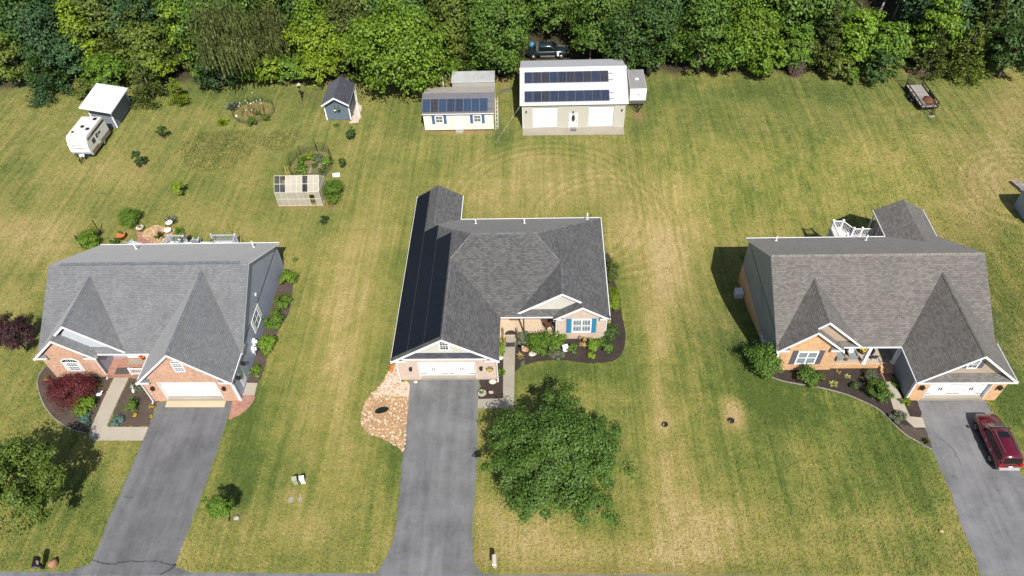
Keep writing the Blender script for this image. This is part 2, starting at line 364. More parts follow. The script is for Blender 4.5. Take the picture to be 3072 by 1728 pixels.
# ------------------------------------------------------------------ flat ground sheets
def px(pts): return [at(u, v) for u, v in pts]
def sub_edges(P, step, jit, seed=1):
    r = random.Random(seed); out = []
    for a, b in zip(P, P[1:]+P[:1]):
        d = (b-a).length; n = max(1, int(d/step))
        for k in range(n):
            p = a.lerp(b, k/n)
            if k and jit: p = p+Vector((r.gauss(0, jit), r.gauss(0, jit), 0))
            out.append(p)
    return out
def sheet(name, pts, z, mat, step=.35, jit=.03, kind='structure', parent=None, thick=0):
    P = sub_edges([Vector((p[0], p[1], 0)) for p in pts], step, jit, len(pts)); b = B(); SHEETS.append(np.array([(p.x, p.y) for p in P]))
    if thick: b.prism([(p.x, p.y) for p in P], 0.0, z)
    else: b.poly([(p.x, p.y, z) for p in P])
    o = b.build(name, mat, parent)
    if parent is None and kind: tag(o, kind=kind)
    return o
def smooth(pts, n=5):                          # Catmull-Rom through plan points
    out = []
    for i in range(len(pts)-1):
        p0, p1, p2, p3 = pts[max(0, i-1)], pts[i], pts[i+1], pts[min(len(pts)-1, i+2)]
        for k in range(n):
            s = k/n; out.append(.5*((2*p1)+(p2-p0)*s+(2*p0-5*p1+4*p2-p3)*s*s+(3*p1-p0-3*p2+p3)*s*s*s))
    return out+[pts[-1]]
def asphalt(name, col, seed):
    t = T(name); g = t.geo()
    a = t.noise(.35, 5, g, .65); b = t.noise(3, 3, g); c = t.noise(30, 2, g, .8); s = t.noise(1, 3, t.scale(g, (1.6, .12, 1)))
    k = t.math('ADD', 1.0, t.math('MULTIPLY', t.math('SUBTRACT', a, .5), 1.3))
    for q, w in ((b, .25), (c, .55), (s, .7)): k = t.math('ADD', k, t.math('MULTIPLY', t.math('SUBTRACT', q, .5), w))
    k = t.math('SUBTRACT', k, t.math('MULTIPLY', rng01(t, t.noise(1.1, 2, g), .70, .76), .22)); cl = t.gain(col, k); t.bump(c, .4, .02)
    return t.fin(cl, .85, .2)
M['asphalt_left'] = asphalt('asphalt_left', (.122, .122, .128), 1)
M['asphalt_mid'] = asphalt('asphalt_mid', (.142, .143, .146), 2)
M['asphalt_right'] = asphalt('asphalt_right', (.156, .155, .158), 3)
M['asphalt_road'] = asphalt('asphalt_road', (.150, .150, .160), 4)
M['crack'] = simple('crack_filler', (.055, .055, .056), .8, .2)
def mulchmat(name, c1, c2, sc_=14):
    t = T(name); g = t.geo(); a = t.noise(sc_, 4, g, .8); b = t.noise(.8, 4, g)
    cl = t.mix(rng01(t, a, .38, .68), (*c1, 1), (*c2, 1)); cl = t.gain(cl, t.math('ADD', .65, t.math('MULTIPLY', b, .7)))
    t.bump(a, .9, .06); return t.fin(cl, .95, .1)
M['mulch'] = mulchmat('dark_mulch', (.025, .02, .018), (.085, .066, .055))
M['mulch_faded'] = mulchmat('faded_mulch', (.055, .045, .038), (.14, .105, .08))
M['gravel'] = mulchmat('gravel_bed', (.26, .16, .085), (.50, .33, .18), 6)
M['gravel_pale'] = mulchmat('pale_gravel', (.48, .37, .29), (.66, .55, .46), 8)
ry = at(1200, 1721).y
road = sheet('road', [(-300, ry-8), (300, ry-8), (300, ry)]+[(x, ry) for x in range(60, -61, -4)]+[(-300, ry)], .006, M['asphalt_road'], 1.2, .03)
dl = smooth(px([(475,1207),(425,1328),(373,1452),(322,1569),(277,1681),(250,1698),(194,1716),(116,1727)]))
drt = smooth(px([(585,1724),(545,1706),(528,1693),(560,1606),(621,1441),(660,1325),(699,1204)]))
d1 = sheet('driveway', dl+drt, .012, M['asphalt_left'], .22, .045)
dl = smooth(px([(1258,1131),(1229,1147),(1210,1348),(1197,1482),(1185,1594),(1165,1657),(1134,1712),(1125,1724)]))
drt = smooth(px([(1452,1724),(1436,1708),(1420,1675),(1418,1585),(1429,1415),(1433,1228),(1436,1140),(1434,1130)]))
d2 = sheet('driveway', dl+drt, .012, M['asphalt_mid'], .22, .04)
a = at(2973,1232); b = at(3069,1433); ext = b+(b-a).normalized()*11
dl = smooth(px([(2758,1192),(2752,1212),(2796,1348),(2845,1465),(2890,1594),(2930,1684),(2936,1726)]))
d3 = sheet('driveway', dl+[Vector((ext.x+.6, ry-.1, 0)), ext]+px([(3069,1433),(2973,1232),(2952,1196)]), .012, M['asphalt_right'], .22, .04)
def crack(parent, pts, w):
    P = smooth(px(pts), 6); b = B(); r = random.Random(3)
    P = [p+Vector((r.gauss(0, .03), r.gauss(0, .03), 0)) for p in P]
    for p, q in zip(P, P[1:]):
        d = (q-p).normalized(); n = Vector((-d.y, d.x, 0))*w*r.uniform(.4, 1.3)
        b.poly([(p-n)+Vector((0,0,.017)), (q-n)+Vector((0,0,.017)), (q+n)+Vector((0,0,.017)), (p+n)+Vector((0,0,.017))])
    b.build('crack', M['crack'], parent)
crack(d1, [(277,1681),(300,1687),(335,1692),(365,1687),(405,1683),(470,1683),(505,1694),(528,1693)], .05)
crack(d1, [(528,1696),(505,1711),(480,1724)], .06)
crack(d1, [(370,1491),(385,1492),(402,1491)], .025)
crack(d3, [(2816,1315),(2840,1330),(2862,1352),(2872,1372),(2885,1392)], .02)
sheet('apron', px([(495,1222),(673,1222),(679,1199),(503,1197)]), .02, M['apron'], 5, 0)
# paths
sheet('path', px([(343,1133),(387,1133),(355,1200),(322,1276),(324,1281),(330,1282),(446,1282),(429,1322),(288,1322),(277,1320),(270,1314),(266,1303),(310,1200)]), .05, M['concrete'], 5, 0, thick=1)
sheet('path', px([(1511,1031),(1546,1031),(1545,1060),(1542,1225),(1433,1226),(1434,1198),(1509,1196),(1510,1100)]), .05, M['concrete_grey'], 5, 0, thick=1)
sheet('path', px([(2655,1146),(2683,1146),(2729,1250),(2767,1254),(2776,1283),(2742,1283),(2720,1263),(2680,1227)]), .05, M['concrete'], 5, 0, thick=1)
sheet('paver_path', px([(2629,1094),(2662,1092),(2683,1145),(2655,1145)]), .045, M['paver'], 5, 0, thick=1)
sheet('pad', px([(733,1149),(773,1150),(764,1186),(719,1186)]), .05, M['concrete'], 5, 0, thick=1)
sheet('paver_path', smooth(px([(719,1187),(764,1187),(760,1204),(750,1219),(725,1242),(704,1252),(686,1257),(698,1204)]), 3), .03, M['paver'], .3, .02)
sheet('paver_path', px([(409,695),(432,697),(475,735),(478,760),(420,760)]), .03, M['paver'], .3, .02)
# planting beds
def bed(pts, mat=None, z=.014, jit=.05): return sheet('planting_bed', pts, z, mat or M['mulch'], .3, jit)
bed(smooth(px([(160,1100),(133,1104),(116,1130),(114,1160),(128,1206),(146,1235),(167,1258),(214,1288),(262,1300)]))+px([(268,1296),(308,1204),(342,1132),(250,1128),(170,1132)]), M['mulch_faded'])
bed(px([(388,1133),(356,1202),(326,1279),(446,1280),(470,1209),(480,1204),(466,1198),(440,1140)]), M['mulch_faded'])
bed(smooth(px([(845,806),(872,812),(880,845),(876,890),(868,936),(850,968),(837,990),(820,1028),(806,1060),(795,1100),(785,1130),(775,1149)]))+px([(733,1149)]), M['mulch_faded'])
bed(smooth(px([(1545,1045),(1544,1113),(1562,1100),(1585,1092),(1620,1084),(1651,1081),(1702,1082),(1745,1088),(1790,1090),(1845,1081),(1868,1056),(1875,1030),(1876,995),(1866,944),(1860,888),(1845,847),(1836,800),(1830,770),(1822,758)]))+px([(1815,765),(1832,1000),(1560,1000)]))
bed(px([(1486,1134),(1497,1040),(1512,1040),(1510,1198),(1437,1199),(1438,1136)]))
bed(smooth(px([(2318,1125),(2312,1131),(2345,1143),(2390,1152),(2462,1164),(2535,1183),(2583,1202),(2631,1226),(2660,1250),(2682,1274),(2716,1304),(2750,1324),(2796,1350)]))+px([(2775,1290),(2753,1205),(2740,1195),(2690,1080),(2480,1080),(2330,1110)]))
bed(px([(2742,1284),(2776,1286),(2797,1349),(2716,1302),(2690,1270)]), M['mulch_faded'], .018)
wire = B()
def edging(pts):
    P = smooth(px(pts), 6); b = B()
    for p, q in zip(P, P[1:]):
        d = (q-p).normalized(); n = Vector((-d.y, d.x, 0))*.04
        b.faces([p-n, q-n, q+n, p+n, p-n+Vector((0,0,.07)), q-n+Vector((0,0,.07)), q+n+Vector((0,0,.07)), p+n+Vector((0,0,.07))], [(4,5,6,7),(0,1,5,4),(2,3,7,6)])
    tag(b.build('bed_edging', M['wood_grey']), kind='structure')
edging([(2312,1131),(2345,1143),(2390,1152),(2462,1164),(2535,1183),(2583,1202),(2631,1226),(2660,1250),(2682,1274),(2716,1304),(2750,1324),(2796,1350)])
edging([(133,1104),(116,1130),(114,1160),(128,1206),(146,1235),(167,1258),(214,1288),(262,1300)])
rockbed = smooth(px([(1203,1147),(1228,1150),(1222,1245),(1212,1350),(1195,1342),(1157,1321),(1125,1308),(1098,1294),(1084,1270),(1083,1250),(1094,1208),(1110,1186),(1130,1165),(1150,1140),(1164,1118),(1176,1096),(1196,1093)]), 3)
sheet('gravel_bed', rockbed, .014, M['gravel'], .3, .04)
sheet('gravel_bed', px([(1203,1148),(1227,1150),(1225,1190),(1150,1186),(1118,1186),(1135,1166),(1155,1142),(1178,1098),(1195,1096)]), .02, M['gravel_pale'], .3, .06)
def scatter_stones(name, poly, n, rmin, rmax, mat, seed, avoid=None):
    r = random.Random(seed); b = B(); xs = [p[0] for p in poly]; ys = [p[1] for p in poly]; k = 0
    def inside(x, y):
        c = False
        for i in range(len(poly)):
            a, d = poly[i], poly[i-1]
            if (a[1] > y) != (d[1] > y) and x < (d[0]-a[0])*(y-a[1])/(d[1]-a[1])+a[0]: c = not c
        return c
    while k < n:
        x, y = r.uniform(min(xs), max(xs)), r.uniform(min(ys), max(ys)); k += 1
        if not inside(x, y) or (avoid and (Vector((x, y, 0))-avoid[0]).length < avoid[1]): continue
        s = r.uniform(rmin, rmax); b.cur = r.randrange(len(mat)); b.blob((x, y, s*.3), s*r.uniform(.7, 1.3), s*r.uniform(.7, 1.2), s*.6, 6, 3, .2, k)
    return tag(b.build(name, mat), kind='stuff')
pondc = at(1143, 1231)
scatter_stones('garden_rocks', [(p.x, p.y) for p in rockbed], 1500, .035, .11, [M['stone_warm'], simple('tan_stone', (.52, .39, .27), .8, .2, var=.3, vs=4), simple('rust_stone', (.38, .23, .12), .8, .2, var=.3, vs=4), simple('buff_stone', (.60, .50, .39), .8, .2, var=.25, vs=4)], 5, (pondc, .75))
b = B(); b.poly([(pondc.x+.5*math.cos(a_)*(1 if math.cos(a_) < 0 else 1.3), pondc.y+.32*math.sin(a_)+.12*math.cos(a_), .03) for a_ in np.linspace(0, 6.28, 24)[:-1]])
tag(b.build('pond_water', M['water']), kind='structure')
rb2 = smooth(px([(428,712),(440,688),(470,678),(500,682),(522,690),(515,706),(495,735),(470,742),(452,722)]), 3)
sheet('gravel_bed', rb2, .02, M['gravel'], .3, .04)
scatter_stones('garden_rocks', [(p.x, p.y) for p in rb2], 420, .06, .16, [M['stone_warm'], simple('ochre_stone', (.44, .28, .14), .8, .2, var=.3, vs=4), simple('sand_stone', (.50, .38, .25), .8, .2, var=.3, vs=4)], 9)
# workshop slab apron and shed surrounds
sheet('pad', [(-1.98, 72.15), (10.0, 72.0), (10.05, 73.6), (-1.95, 73.6)], .06, M['concrete_grey'], 9, 0, thick=1)
# shed gravel
sheet('gravel_bed', [(-23.2, 75.2), (-22.1, 75.4), (-22.2, 78.5), (-23.1, 80.2)], .012, M['gravel_pale'], .4, .12)
# ------------------------------------------------------------------ building kit
def roof(name, polys, mat, parent, th=.17, fascia=True, fmat=None):
    b = B(); cnt = {}
    key = lambda p: (round(p[0], 3), round(p[1], 3), round(p[2], 3))
    for P in polys:
        b.poly(P)
        for a, c in zip(P, P[1:]+P[:1]):
            k = tuple(sorted((key(a), key(c)))); cnt.setdefault(k, []).append((a, c))
    top = b.build(name, mat, parent)
    f = B()
    for P in polys: f.poly([(p[0], p[1], p[2]-th) for p in P][::-1])
    for k, e in cnt.items():
        if len(e) == 1:
            a, c = e[0]; f.poly([a, (a[0], a[1], a[2]-th), (c[0], c[1], c[2]-th), c])
    f.build('fascia', fmat or WHITE, parent)
    return top
def ridgecap(parent, lines, mat, r=.13):
    b = B()
    for a, c in lines:
        a, c = Vector(a), Vector(c); d = (c-a).normalized(); n = Vector((-d.y, d.x, 0)).normalized()*r; u = Vector((0, 0, .05)); dn = Vector((0, 0, -.075))
        for p, q in ((a, c),): b.faces([p-n+dn, q-n+dn, q+u, p+u, p+n+dn, q+n+dn], [(0, 1, 2, 3), (3, 2, 5, 4)])
    b.build('ridge_cap', mat, parent)
def rakes(parent, segs, w=.2, t=.05, name='rake_board'):  # white boards along gable edges facing the street
    for a, c, y in segs:                       # a,c = (x,z)
        b = B(); b.gable([(a[0], a[1]+.015), (a[0], a[1]-w), (c[0], c[1]-w), (c[0], c[1]+.015)], y-t, y-.002); b.build(name, WHITE, parent)
def gutters(parent, segs, s=.085):
    for a, c in segs:
        a, c = Vector(a), Vector(c); d = (c-a).normalized(); n = Vector((d.y, -d.x, 0))*s; b = B()
        u = Vector((0, 0, .015)); dn = Vector((0, 0, -s)); e = Vector((0, 0, -.03))
        b.faces([a+u, c+u, c+n+u, a+n+u, a+dn, c+dn, c+n+dn, a+n+dn, a+n*.15+e, c+n*.15+e, c+n*.85+e, a+n*.85+e],
                [(3, 2, 6, 7), (7, 6, 5, 4), (0, 4, 5, 1), (0, 3, 7, 4), (1, 5, 6, 2), (8, 9, 10, 11), (0, 1, 9, 8), (2, 3, 11, 10)])
        b.build('gutter', M['gutter'], parent)
def facing(kind, v):
    return {'s': lambda a, d, z: (a, v-d, z), 'e': lambda a, d, z: (v+d, a, z), 'w': lambda a, d, z: (v-d, -a, z)}[kind]
def window(parent, x0, x1, z0, z1, Tf, cols=2, rows=2, split=1, trim=.1, pane='glass', arch=False, name='window'):
    b = B(); w = trim
    b.box(x0-w, x1+w, -.02, .05, z0-w, z0, Tf); b.box(x0-w, x1+w, -.02, .05, z1, z1+w, Tf)
    b.box(x0-w, x0, -.02, .05, z0, z1, Tf); b.box(x1, x1+w, -.02, .05, z0, z1, Tf)
    for s in range(1, split):
        c = x0+(x1-x0)*s/split; b.box(c-.06, c+.06, -.02, .045, z0, z1, Tf)
    zm = (z0+z1)/2; b.box(x0, x1, -.02, .035, zm-.03, zm+.03, Tf)
    for s in range(split):
        a0 = x0+(x1-x0)*s/split; a1 = x0+(x1-x0)*(s+1)/split
        for k in range(1, cols): c = a0+(a1-a0)*k/cols; b.box(c-.012, c+.012, -.02, .025, z0, z1, Tf)
        for k in range(1, rows):
            if k*2 != rows: c = z0+(z1-z0)*k/rows; b.box(x0, x1, -.02, .024, c-.012, c+.012, Tf)
    o = b.build(name, WHITE, parent)
    p = B(); p.box(x0, x1, -.015, .012, z0, z1, Tf); p.build('pane', M[pane], o)
    return o
def shutter(parent, x0, x1, z0, z1, Tf, mat):
    b = B(); b.box(x0, x1, -.01, .035, z0, z1, Tf); n = int((z1-z0)/.12)
    for k in range(n):
        z = z0+.08+k*(z1-z0-.16)/n
        if abs(z-(z0+z1)/2) > .07: b.box(x0+.05, x1-.05, .0, .05, z, z+.05, Tf)
    b.build('shutter', mat, parent)
def lantern(parent, x, z, Tf, s=1.0):
    b = B(); b.box(x-.05*s, x+.05*s, 0, .04, z-.1*s, z+.12*s, Tf); b.box(x-.02, x+.02, .03, .16*s, z+.1*s, z+.13*s, Tf)
    b.box(x-.1*s, x+.1*s, .06*s, .26*s, z-.2*s, z+.06*s, Tf); b.box(x-.14*s, x+.14*s, .02*s, .3*s, z+.06*s, z+.1*s, Tf)
    b.build('wall_lamp', M['dark_iron'], parent)
def front_wall(parent, x0, x1, z1, y, dx0, dx1, dz0, dz1, depth, mat):
    b = B(); b.box(x0, dx0, y, y+depth, 0, z1); b.box(dx1, x1, y, y+depth, 0, z1); b.box(dx0, dx1, y+.002, y+depth, dz1, z1)
    return b.build('wall', mat, parent)
def garage_door(parent, x0, x1, z0, z1, y, style=0):
    b = B(); b.box(x0, x1, y, y+.06, z0, z1); n = 4; h = (z1-z0)/n
    for i in range(n):
        for k in range(8 if style else 4):
            c = (x1-x0)/(8 if style else 4)
            if style == 2 and i == n-1: continue
            b.box(x0+k*c+.1, x0+(k+1)*c-.1, y-.02, y, z0+i*h+.09, z0+(i+1)*h-.09)
    d = b.build('garage_door', M['door_white'], parent)
    fr = B()
    fr.box(x0+.003, x0+.05, y-.31, y-.004, z0-.02, z1-.003); fr.box(x1-.05, x1-.003, y-.31, y-.004, z0-.02, z1-.003); fr.box(x0+.05, x1-.05, y-.31, y-.004, z1-.05, z1-.003)
    fr.build('door_frame', WHITE, d)
    if style:
        for c in (.25, .75):
            for e in (-.1, .1):
                h_ = B(); xx = x0+(x1-x0)*c+e; h_.box(xx-.018, xx+.018, y-.07, y-.02, z0+.8, z0+1.1); h_.build('handle', M['black'], d)
        for zz in (z0+.28, z1-.62 if style == 2 else z1-.3):
            for xa, xb in ((x0+.05, x0+.6), (x1-.6, x1-.05), ((x0+x1)/2-.5, (x0+x1)/2-.06), ((x0+x1)/2+.06, (x0+x1)/2+.5)):
                h_ = B(); h_.box(xa, xb, y-.04, y-.018, zz-.02, zz+.02); h_.build('hinge', M['black'], d)
    if style == 2:
        for k in range(4):
            a0 = x0+(x1-x0)*k/4+.12; a1 = x0+(x1-x0)*(k+1)/4-.12
            for j in range(4):
                c0_ = a0+(a1-a0)*j/4+.03; c1_ = a0+(a1-a0)*(j+1)/4-.03
                g = B(); g.box(c0_, c1_, y-.012, y, z1-.42, z1-.12); g.build('door_light', M['glass'], d)
    return d
def vent_pipe(parent, x, y, z, h=.55):
    b = B(); b.tube((x, y, z-.25), (x, y, z+h), .06, .06, 8); b.lathe([(.2, 0), (.1, .07), (.07, .1)], (x, y, z-.03), 8); b.build('vent_pipe', M['plain_white'], parent)
def downspout(parent, x, y, z0=.1, z1=2.9):
    b = B(); b.box(x-.05, x+.05, y-.045, y+.045, z0, z1); b.box(x-.05, x+.05, y-.28, y+.045, z0-.05, z0+.05); b.build('downspout', M['gutter'], parent)
def cornice(parent, x0, x1, y, mat, inner):    # little return roof under a gable end
    zt = 3.02; d = .42; xi = x1 if inner > 0 else x0; xo = x0 if inner > 0 else x1
    b = B(); b.faces([(xo, y-.24, zt-.02), (xi, y-.24, zt-.02), (xi, y+.02, zt+.34), (xo, y+.02, zt+.1)], [(0, 1, 2, 3)])
    b.faces([(xi, y-.24, zt-.02), (xi, y+.02, zt+.34), (xi, y+.02, zt-.02)], [(0, 1, 2)])
    b.build('cornice_return', mat, parent)
    g = B(); g.box(x0, x1, y-.3, y-.23, zt-.16, zt); g.box(x0, x1, y-.23, y, zt-.16, zt-.1); g.build('gutter', M['gutter'], parent)
def S(k, x0, s=1): return lambda x: k+s*(x-x0)

# ================================================================== centre house (pale brick, black panels)
HC = thing('brick_house', 'pale pink brick bungalow with black solar panels on its dark grey roof', 'house', (-3.3, 47, 0))
p = .64
zL = lambda x: 3+p*(x+12.55); zG = lambda x: 3+p*(-3.55-x); zF = lambda y: 3+p*(y-41.47); zK = lambda y: 3+p*(54.21-y); zR = lambda x: 3+p*(5.95-x)
A3 = lambda pts, f, ax: [(x, y, f(x if ax == 'x' else y)) for x, y in pts]
roof('roof', [A3([(-12.55,36.7),(-8.05,36.7),(-8.05,45.97),(-6.18,47.84),(-10.22,51.88),(-10.22,57.83),(-12.55,57.83)], zL, 'x'),
 A3([(-8.05,36.7),(-3.55,36.7),(-3.55,41.47),(-8.05,45.97)], zG, 'x'),
 A3([(-3.55,41.47),(1.11,41.47),(1.8,42.16),(1.8,45.61),(-.42,47.84),(-6.18,47.84),(-8.05,45.97)], zF, 'y'),
 A3([(5.95,54.21),(-7.89,54.21),(-10.22,51.88),(-6.18,47.84),(-.42,47.84)], zK, 'y'),
 A3([(-7.89,57.83),(-10.22,57.83),(-10.22,51.88),(-7.89,54.21)], lambda x: 3+p*(-7.89-x), 'x'),
 A3([(5.95,41.15),(5.95,54.21),(-.42,47.84),(1.8,45.61),(1.8,41.75),(3.53,41.75),(3.53,41.15)], zR, 'x'),
 A3([(-2.06,41.75),(1.8,41.75),(1.8,45.61)], lambda x: zR(1.8)-p*(1.8-x), 'x'),
 A3([(1.11,41.15),(3.53,41.15),(3.53,43.89),(1.11,41.47)], lambda x: 3+p*(x-1.11), 'x')], M['shingle_char'], HC)
rz = zL(-8.05)
ridgecap(HC, [((-8.05,36.72,rz),(-8.05,45.9,rz)), ((-6.18,47.84,zF(47.84)),(-.42,47.84,zF(47.84))), ((-10.22,51.9,zL(-10.22)),(-10.22,57.8,zL(-10.22))),
  ((-8.05,45.97,rz),(-6.18,47.84,zL(-6.18))), ((-6.18,47.84,zL(-6.18)),(-10.22,51.88,zL(-10.22))), ((-.42,47.84,zR(-.42)),(5.9,54.16,zR(5.9))), ((-.42,47.84,zR(-.42)),(1.8,45.61,zR(1.8))), ((1.8,45.61,zR(1.8)),(1.8,41.8,zR(1.8))), ((3.53,41.2,zR(3.53)),(3.53,41.75,zR(3.53)))],
  coursed('charcoal_cap', (.15,.15,.155), (.09,.09,.095), (.05,.05,.05), .3, .3, .01, var=.15))
b = B(); b.prism([(-12.25,37.4),(-3.85,37.4),(-3.85,43.4),(1.4,43.4),(1.4,41.42),(5.65,41.42),(5.65,53.9),(-8.2,53.9),(-8.2,57.5),(-12.25,57.5)], 0, 2.92); b.build('wall', M['brick_pink'], HC)
front_wall(HC, -12.25, -3.85, 2.93, 37.0, -10.45, -5.58, .3, 2.45, .4, M['brick_pink'])
b = B(); b.gable([(-11.25,2.9),(-4.85,2.9),(-4.85,3.36),(-11.25,3.36)], 36.93, 37.02); b.build('wall', M['brick_pink'], HC)
b = B(); b.gable([(-11.9,3.2),(-4.2,3.2),(-8.05,5.7)], 37.06, 37.2); b.build('gable', M['side_cream'], HC)
b = B(); b.faces([(-11.6,36.72,3.33),(-4.5,36.72,3.33),(-5.05,37.07,3.74),(-11.05,37.07,3.74),(-11.6,36.72,3.2),(-4.5,36.72,3.2),(-4.5,37.06,3.2),(-11.6,37.06,3.2)], [(0,1,2,3),(4,7,6,5)]); b.build('skirt_roof', M['shingle_slate'], HC)
b = B(); b.box(-11.6, -4.5, 36.68, 36.74, 3.2, 3.34); b.build('fascia', WHITE, HC)
cornice(HC, -12.6, -11.3, 37.0, M['shingle_slate'], 1); cornice(HC, -4.8, -3.5, 37.0, M['shingle_slate'], -1)
rakes(HC, [((-12.6,zL(-12.6)),(-8.05,rz),36.72), ((-3.5,zG(-3.5)),(-8.05,rz),36.72), ((1.06,zR(5.95)-.03),(3.53,zR(3.53)),41.17), ((6.0,zR(6.0)),(3.53,zR(3.53)),41.17),
  ((-2.06,zR(1.8)-p*3.86),(1.8,zR(1.8)),41.77), ((3.53,zR(3.53)),(1.8,zR(1.8)),41.77)], .2)
b = B(); b.gable([(-1.4,3.36),(1.75,3.36),(3.45,4.4),(1.8,5.45)], 42.05, 42.2); b.build('gable', M['side_cream'], HC)
b = B(); b.gable([(1.5,2.9),(5.55,2.9),(3.53,4.35)], 41.40, 41.5); b.build('wall', M['brick_pink'], HC)
cornice(HC, 1.05, 1.95, 41.42, M['shingle_slate'], 1); cornice(HC, 5.1, 6.0, 41.42, M['shingle_slate'], -1)
garage_door(HC, -10.45, -5.58, .3, 2.45, 37.25, 1)
b = B(); b.box(-10.45, -5.58, 36.98, 37.3, 0, .28); b.build('threshold', M['concrete_grey'], HC)
Tf = facing('s', 37.0)
window(HC, -8.3, -7.65, 4.18, 5.2, facing('s', 37.06), 3, 4)
lantern(HC, -11.1, 1.75, Tf); lantern(HC, -5.1, 1.8, Tf)
# house number plaque
b = B(); pts = [(-4.72,1.66),(-4.66,1.36),(-4.5,1.22),(-4.44,1.14),(-4.36,1.14)]
pl = [(x, z) for x, z in [(-4.72,1.68),(-4.08,1.68),(-4.12,1.4),(-4.26,1.26),(-4.28,1.16),(-4.52,1.16),(-4.54,1.26),(-4.68,1.4)]]
b.gable(pl[::-1], 36.955, 36.99); plq = b.build('number_plaque', M['black'], HC)
for txt, z, s, m in (('WELCOME', 1.575, .1, 'yellow'), ('TO OUR', 1.43, .1, 'yellow'), ('HOME', 1.29, .1, 'yellow')):
    f = B(); f.box(-4.4-.036*len(txt), -4.4+.036*len(txt), 36.945, 36.957, z-.045, z+.045); f.build('lettering', simple('gold_leaf', (.62,.45,.1), .4, .5, var=.5, vs=20), plq)
def text(name, s, size, loc, rot, mat, parent, ext=.012):
    c = bpy.data.curves.new(name, 'FONT'); c.body = s; c.size = size; c.extrude = ext; c.align_x = 'CENTER'; c.resolution_u = 2
    o = bpy.data.objects.new(name, c); COL.objects.link(o)
    me_ = bpy.data.meshes.new_from_object(o.evaluated_get(bpy.context.evaluated_depsgraph_get())); bpy.data.objects.remove(o)
    me_.materials.append(mat); o = link(name, me_, parent); o.location = Vector(loc)-LOC[parent.name]; o.rotation_euler = rot; return o
text('house_number', '1606', .26, (-4.4, 36.98, 1.74), (rad(90), 0, 0), M['black'], HC)
window(HC, 2.82, 4.3, 1.05, 2.62, facing('s', 41.42), 3, 4, 2, .12, 'glass_blind')
for xa in (2.22, 4.42): shutter(HC, xa, xa+.42, .9, 2.82, facing('s', 41.40), M['shut_blue'])
window(HC, -1.0, .3, 1.0, 2.4, facing('s', 43.4), 2, 2, 2); shutter(HC, -1.45, -1.1, .9, 2.5, facing('s', 43.4), M['shut_blue'])
b = B(); b.box(-2.9, -1.95, 43.33, 43.41, .32, 2.5); b.build('door', simple('oak_door', (.2,.1,.05), .5), HC)
b = B(); b.box(-3.84, 1.39, 41.62, 43.39, 0, .34); b.build('porch', simple('porch_slab', (.50,.40,.29), .8, .2, var=.16, vs=.9), HC)
for xx in (-1.55,):
    b = B(); b.box(xx-.06, xx+.06, 41.75, 41.87, .34, 2.95); b.build('porch_post', M['wood_brown'], HC)
for i, (ya, yb, zz) in enumerate(((41.3,41.62,.22),(40.98,41.3,.11))):
    b = B(); b.box(-3.2, -2.25, ya, yb, 0, zz); b.build('step', M['concrete_grey'], HC)
for xx in (-3.42, -2.16):
    b = B(); b.tube((xx,41.0,0),(xx,41.0,.85),.03); b.tube((xx,41.8,.34),(xx,41.8,1.2),.03); b.tube((xx,41.0,.85),(xx,41.8,1.2),.035); b.tube((xx,41.05,.35),(xx,41.78,.7),.02); b.build('handrail', M['wood_brown'], HC)
gutters(HC, [((5.95,54.21,3),(-7.89,54.21,3)), ((-7.89,54.25,3),(-7.89,57.83,3))])
gutters(HC, [((-12.55,57.83,3),(-12.55,36.7,3))][::1]); gutters(HC, [((-3.55,41.35,3),(-3.55,36.7,3))][::-1])
for a_, c_ in (((-3.5,41.47,3),(1.05,41.47,3)),):
    gutters(HC, [(a_, c_)])
gutters(HC, [((5.95,41.15,3),(5.95,54.21,3))])
downspout(HC, -3.75, 36.94); downspout(HC, 5.72, 41.5); downspout(HC, 1.32, 41.36); downspout(HC, -12.2, 36.93)
vent_pipe(HC, -6.19, 52.19, 4.29); vent_pipe(HC, -1.51, 52.05, 4.38); vent_pipe(HC, 4.6, 53.6, 3.4, .8)
# black solar panels: three rows of portrait modules
M['pv_black'] = (lambda t: t.fin(t.mix(rng01(t, t.n('TexBrick', {'Vector': t.uv(), 'Scale': 1.0, 'Brick Width': .17, 'Row Height': .17, 'Mortar Size': .006}, offset=0.0).outputs['Fac'], 0, 1), (.006, .008, .014, 1), (.011, .013, .019, 1)), .3, .18))(T('black_solar_cells'))
M['pv_frame'] = simple('panel_frame', (.012, .012, .014), .4, .4)
def panel_proto(w, h, mat, fm, fr=.022, t=.04):
    b = B(); b.cur = 0; b.box(fr, w-fr, fr, h-fr, t*.3, t-.004); b.cur = 1
    for q in ((0, w, 0, fr), (0, w, h-fr, h), (0, fr, fr, h-fr), (w-fr, w, fr, h-fr)): b.box(*q, 0, t)
    o = b.build('solar_panel', [mat, fm]); me_ = o.data; bpy.data.objects.remove(o); return me_
k = math.sqrt(1+p*p)
pm = panel_proto(1.0, 1.42*k, M['pv_black'], M['pv_frame'])
ang = math.atan(p)
for x0, n in ((-12.47, 20), (-10.99, 14), (-9.51, 12)):
    for i in range(n):
        o = link('solar_panel', pm, HC)
        e2 = Vector((math.cos(ang), 0, math.sin(ang))); e1 = Vector((0, -1, 0)); e3 = e1.cross(e2)
        m_ = Matrix((e1, e2, e3)).transposed().to_4x4()
        m_.translation = Vector((x0, 37.0+1.022*(i+1), zL(x0)))+e3*.1-LOC[HC.name]
        o.matrix_local = m_
b = B()
for x0, n in ((-12.47, 20), (-10.99, 14), (-9.51, 12)):
    for d in (.25, 1.15): b.box(x0+d, x0+d+.05, 36.98, 37.0+1.022*n, zL(x0+d)+.02, zL(x0+d)+.1)
b.build('panel_rail', M['steel'], HC)

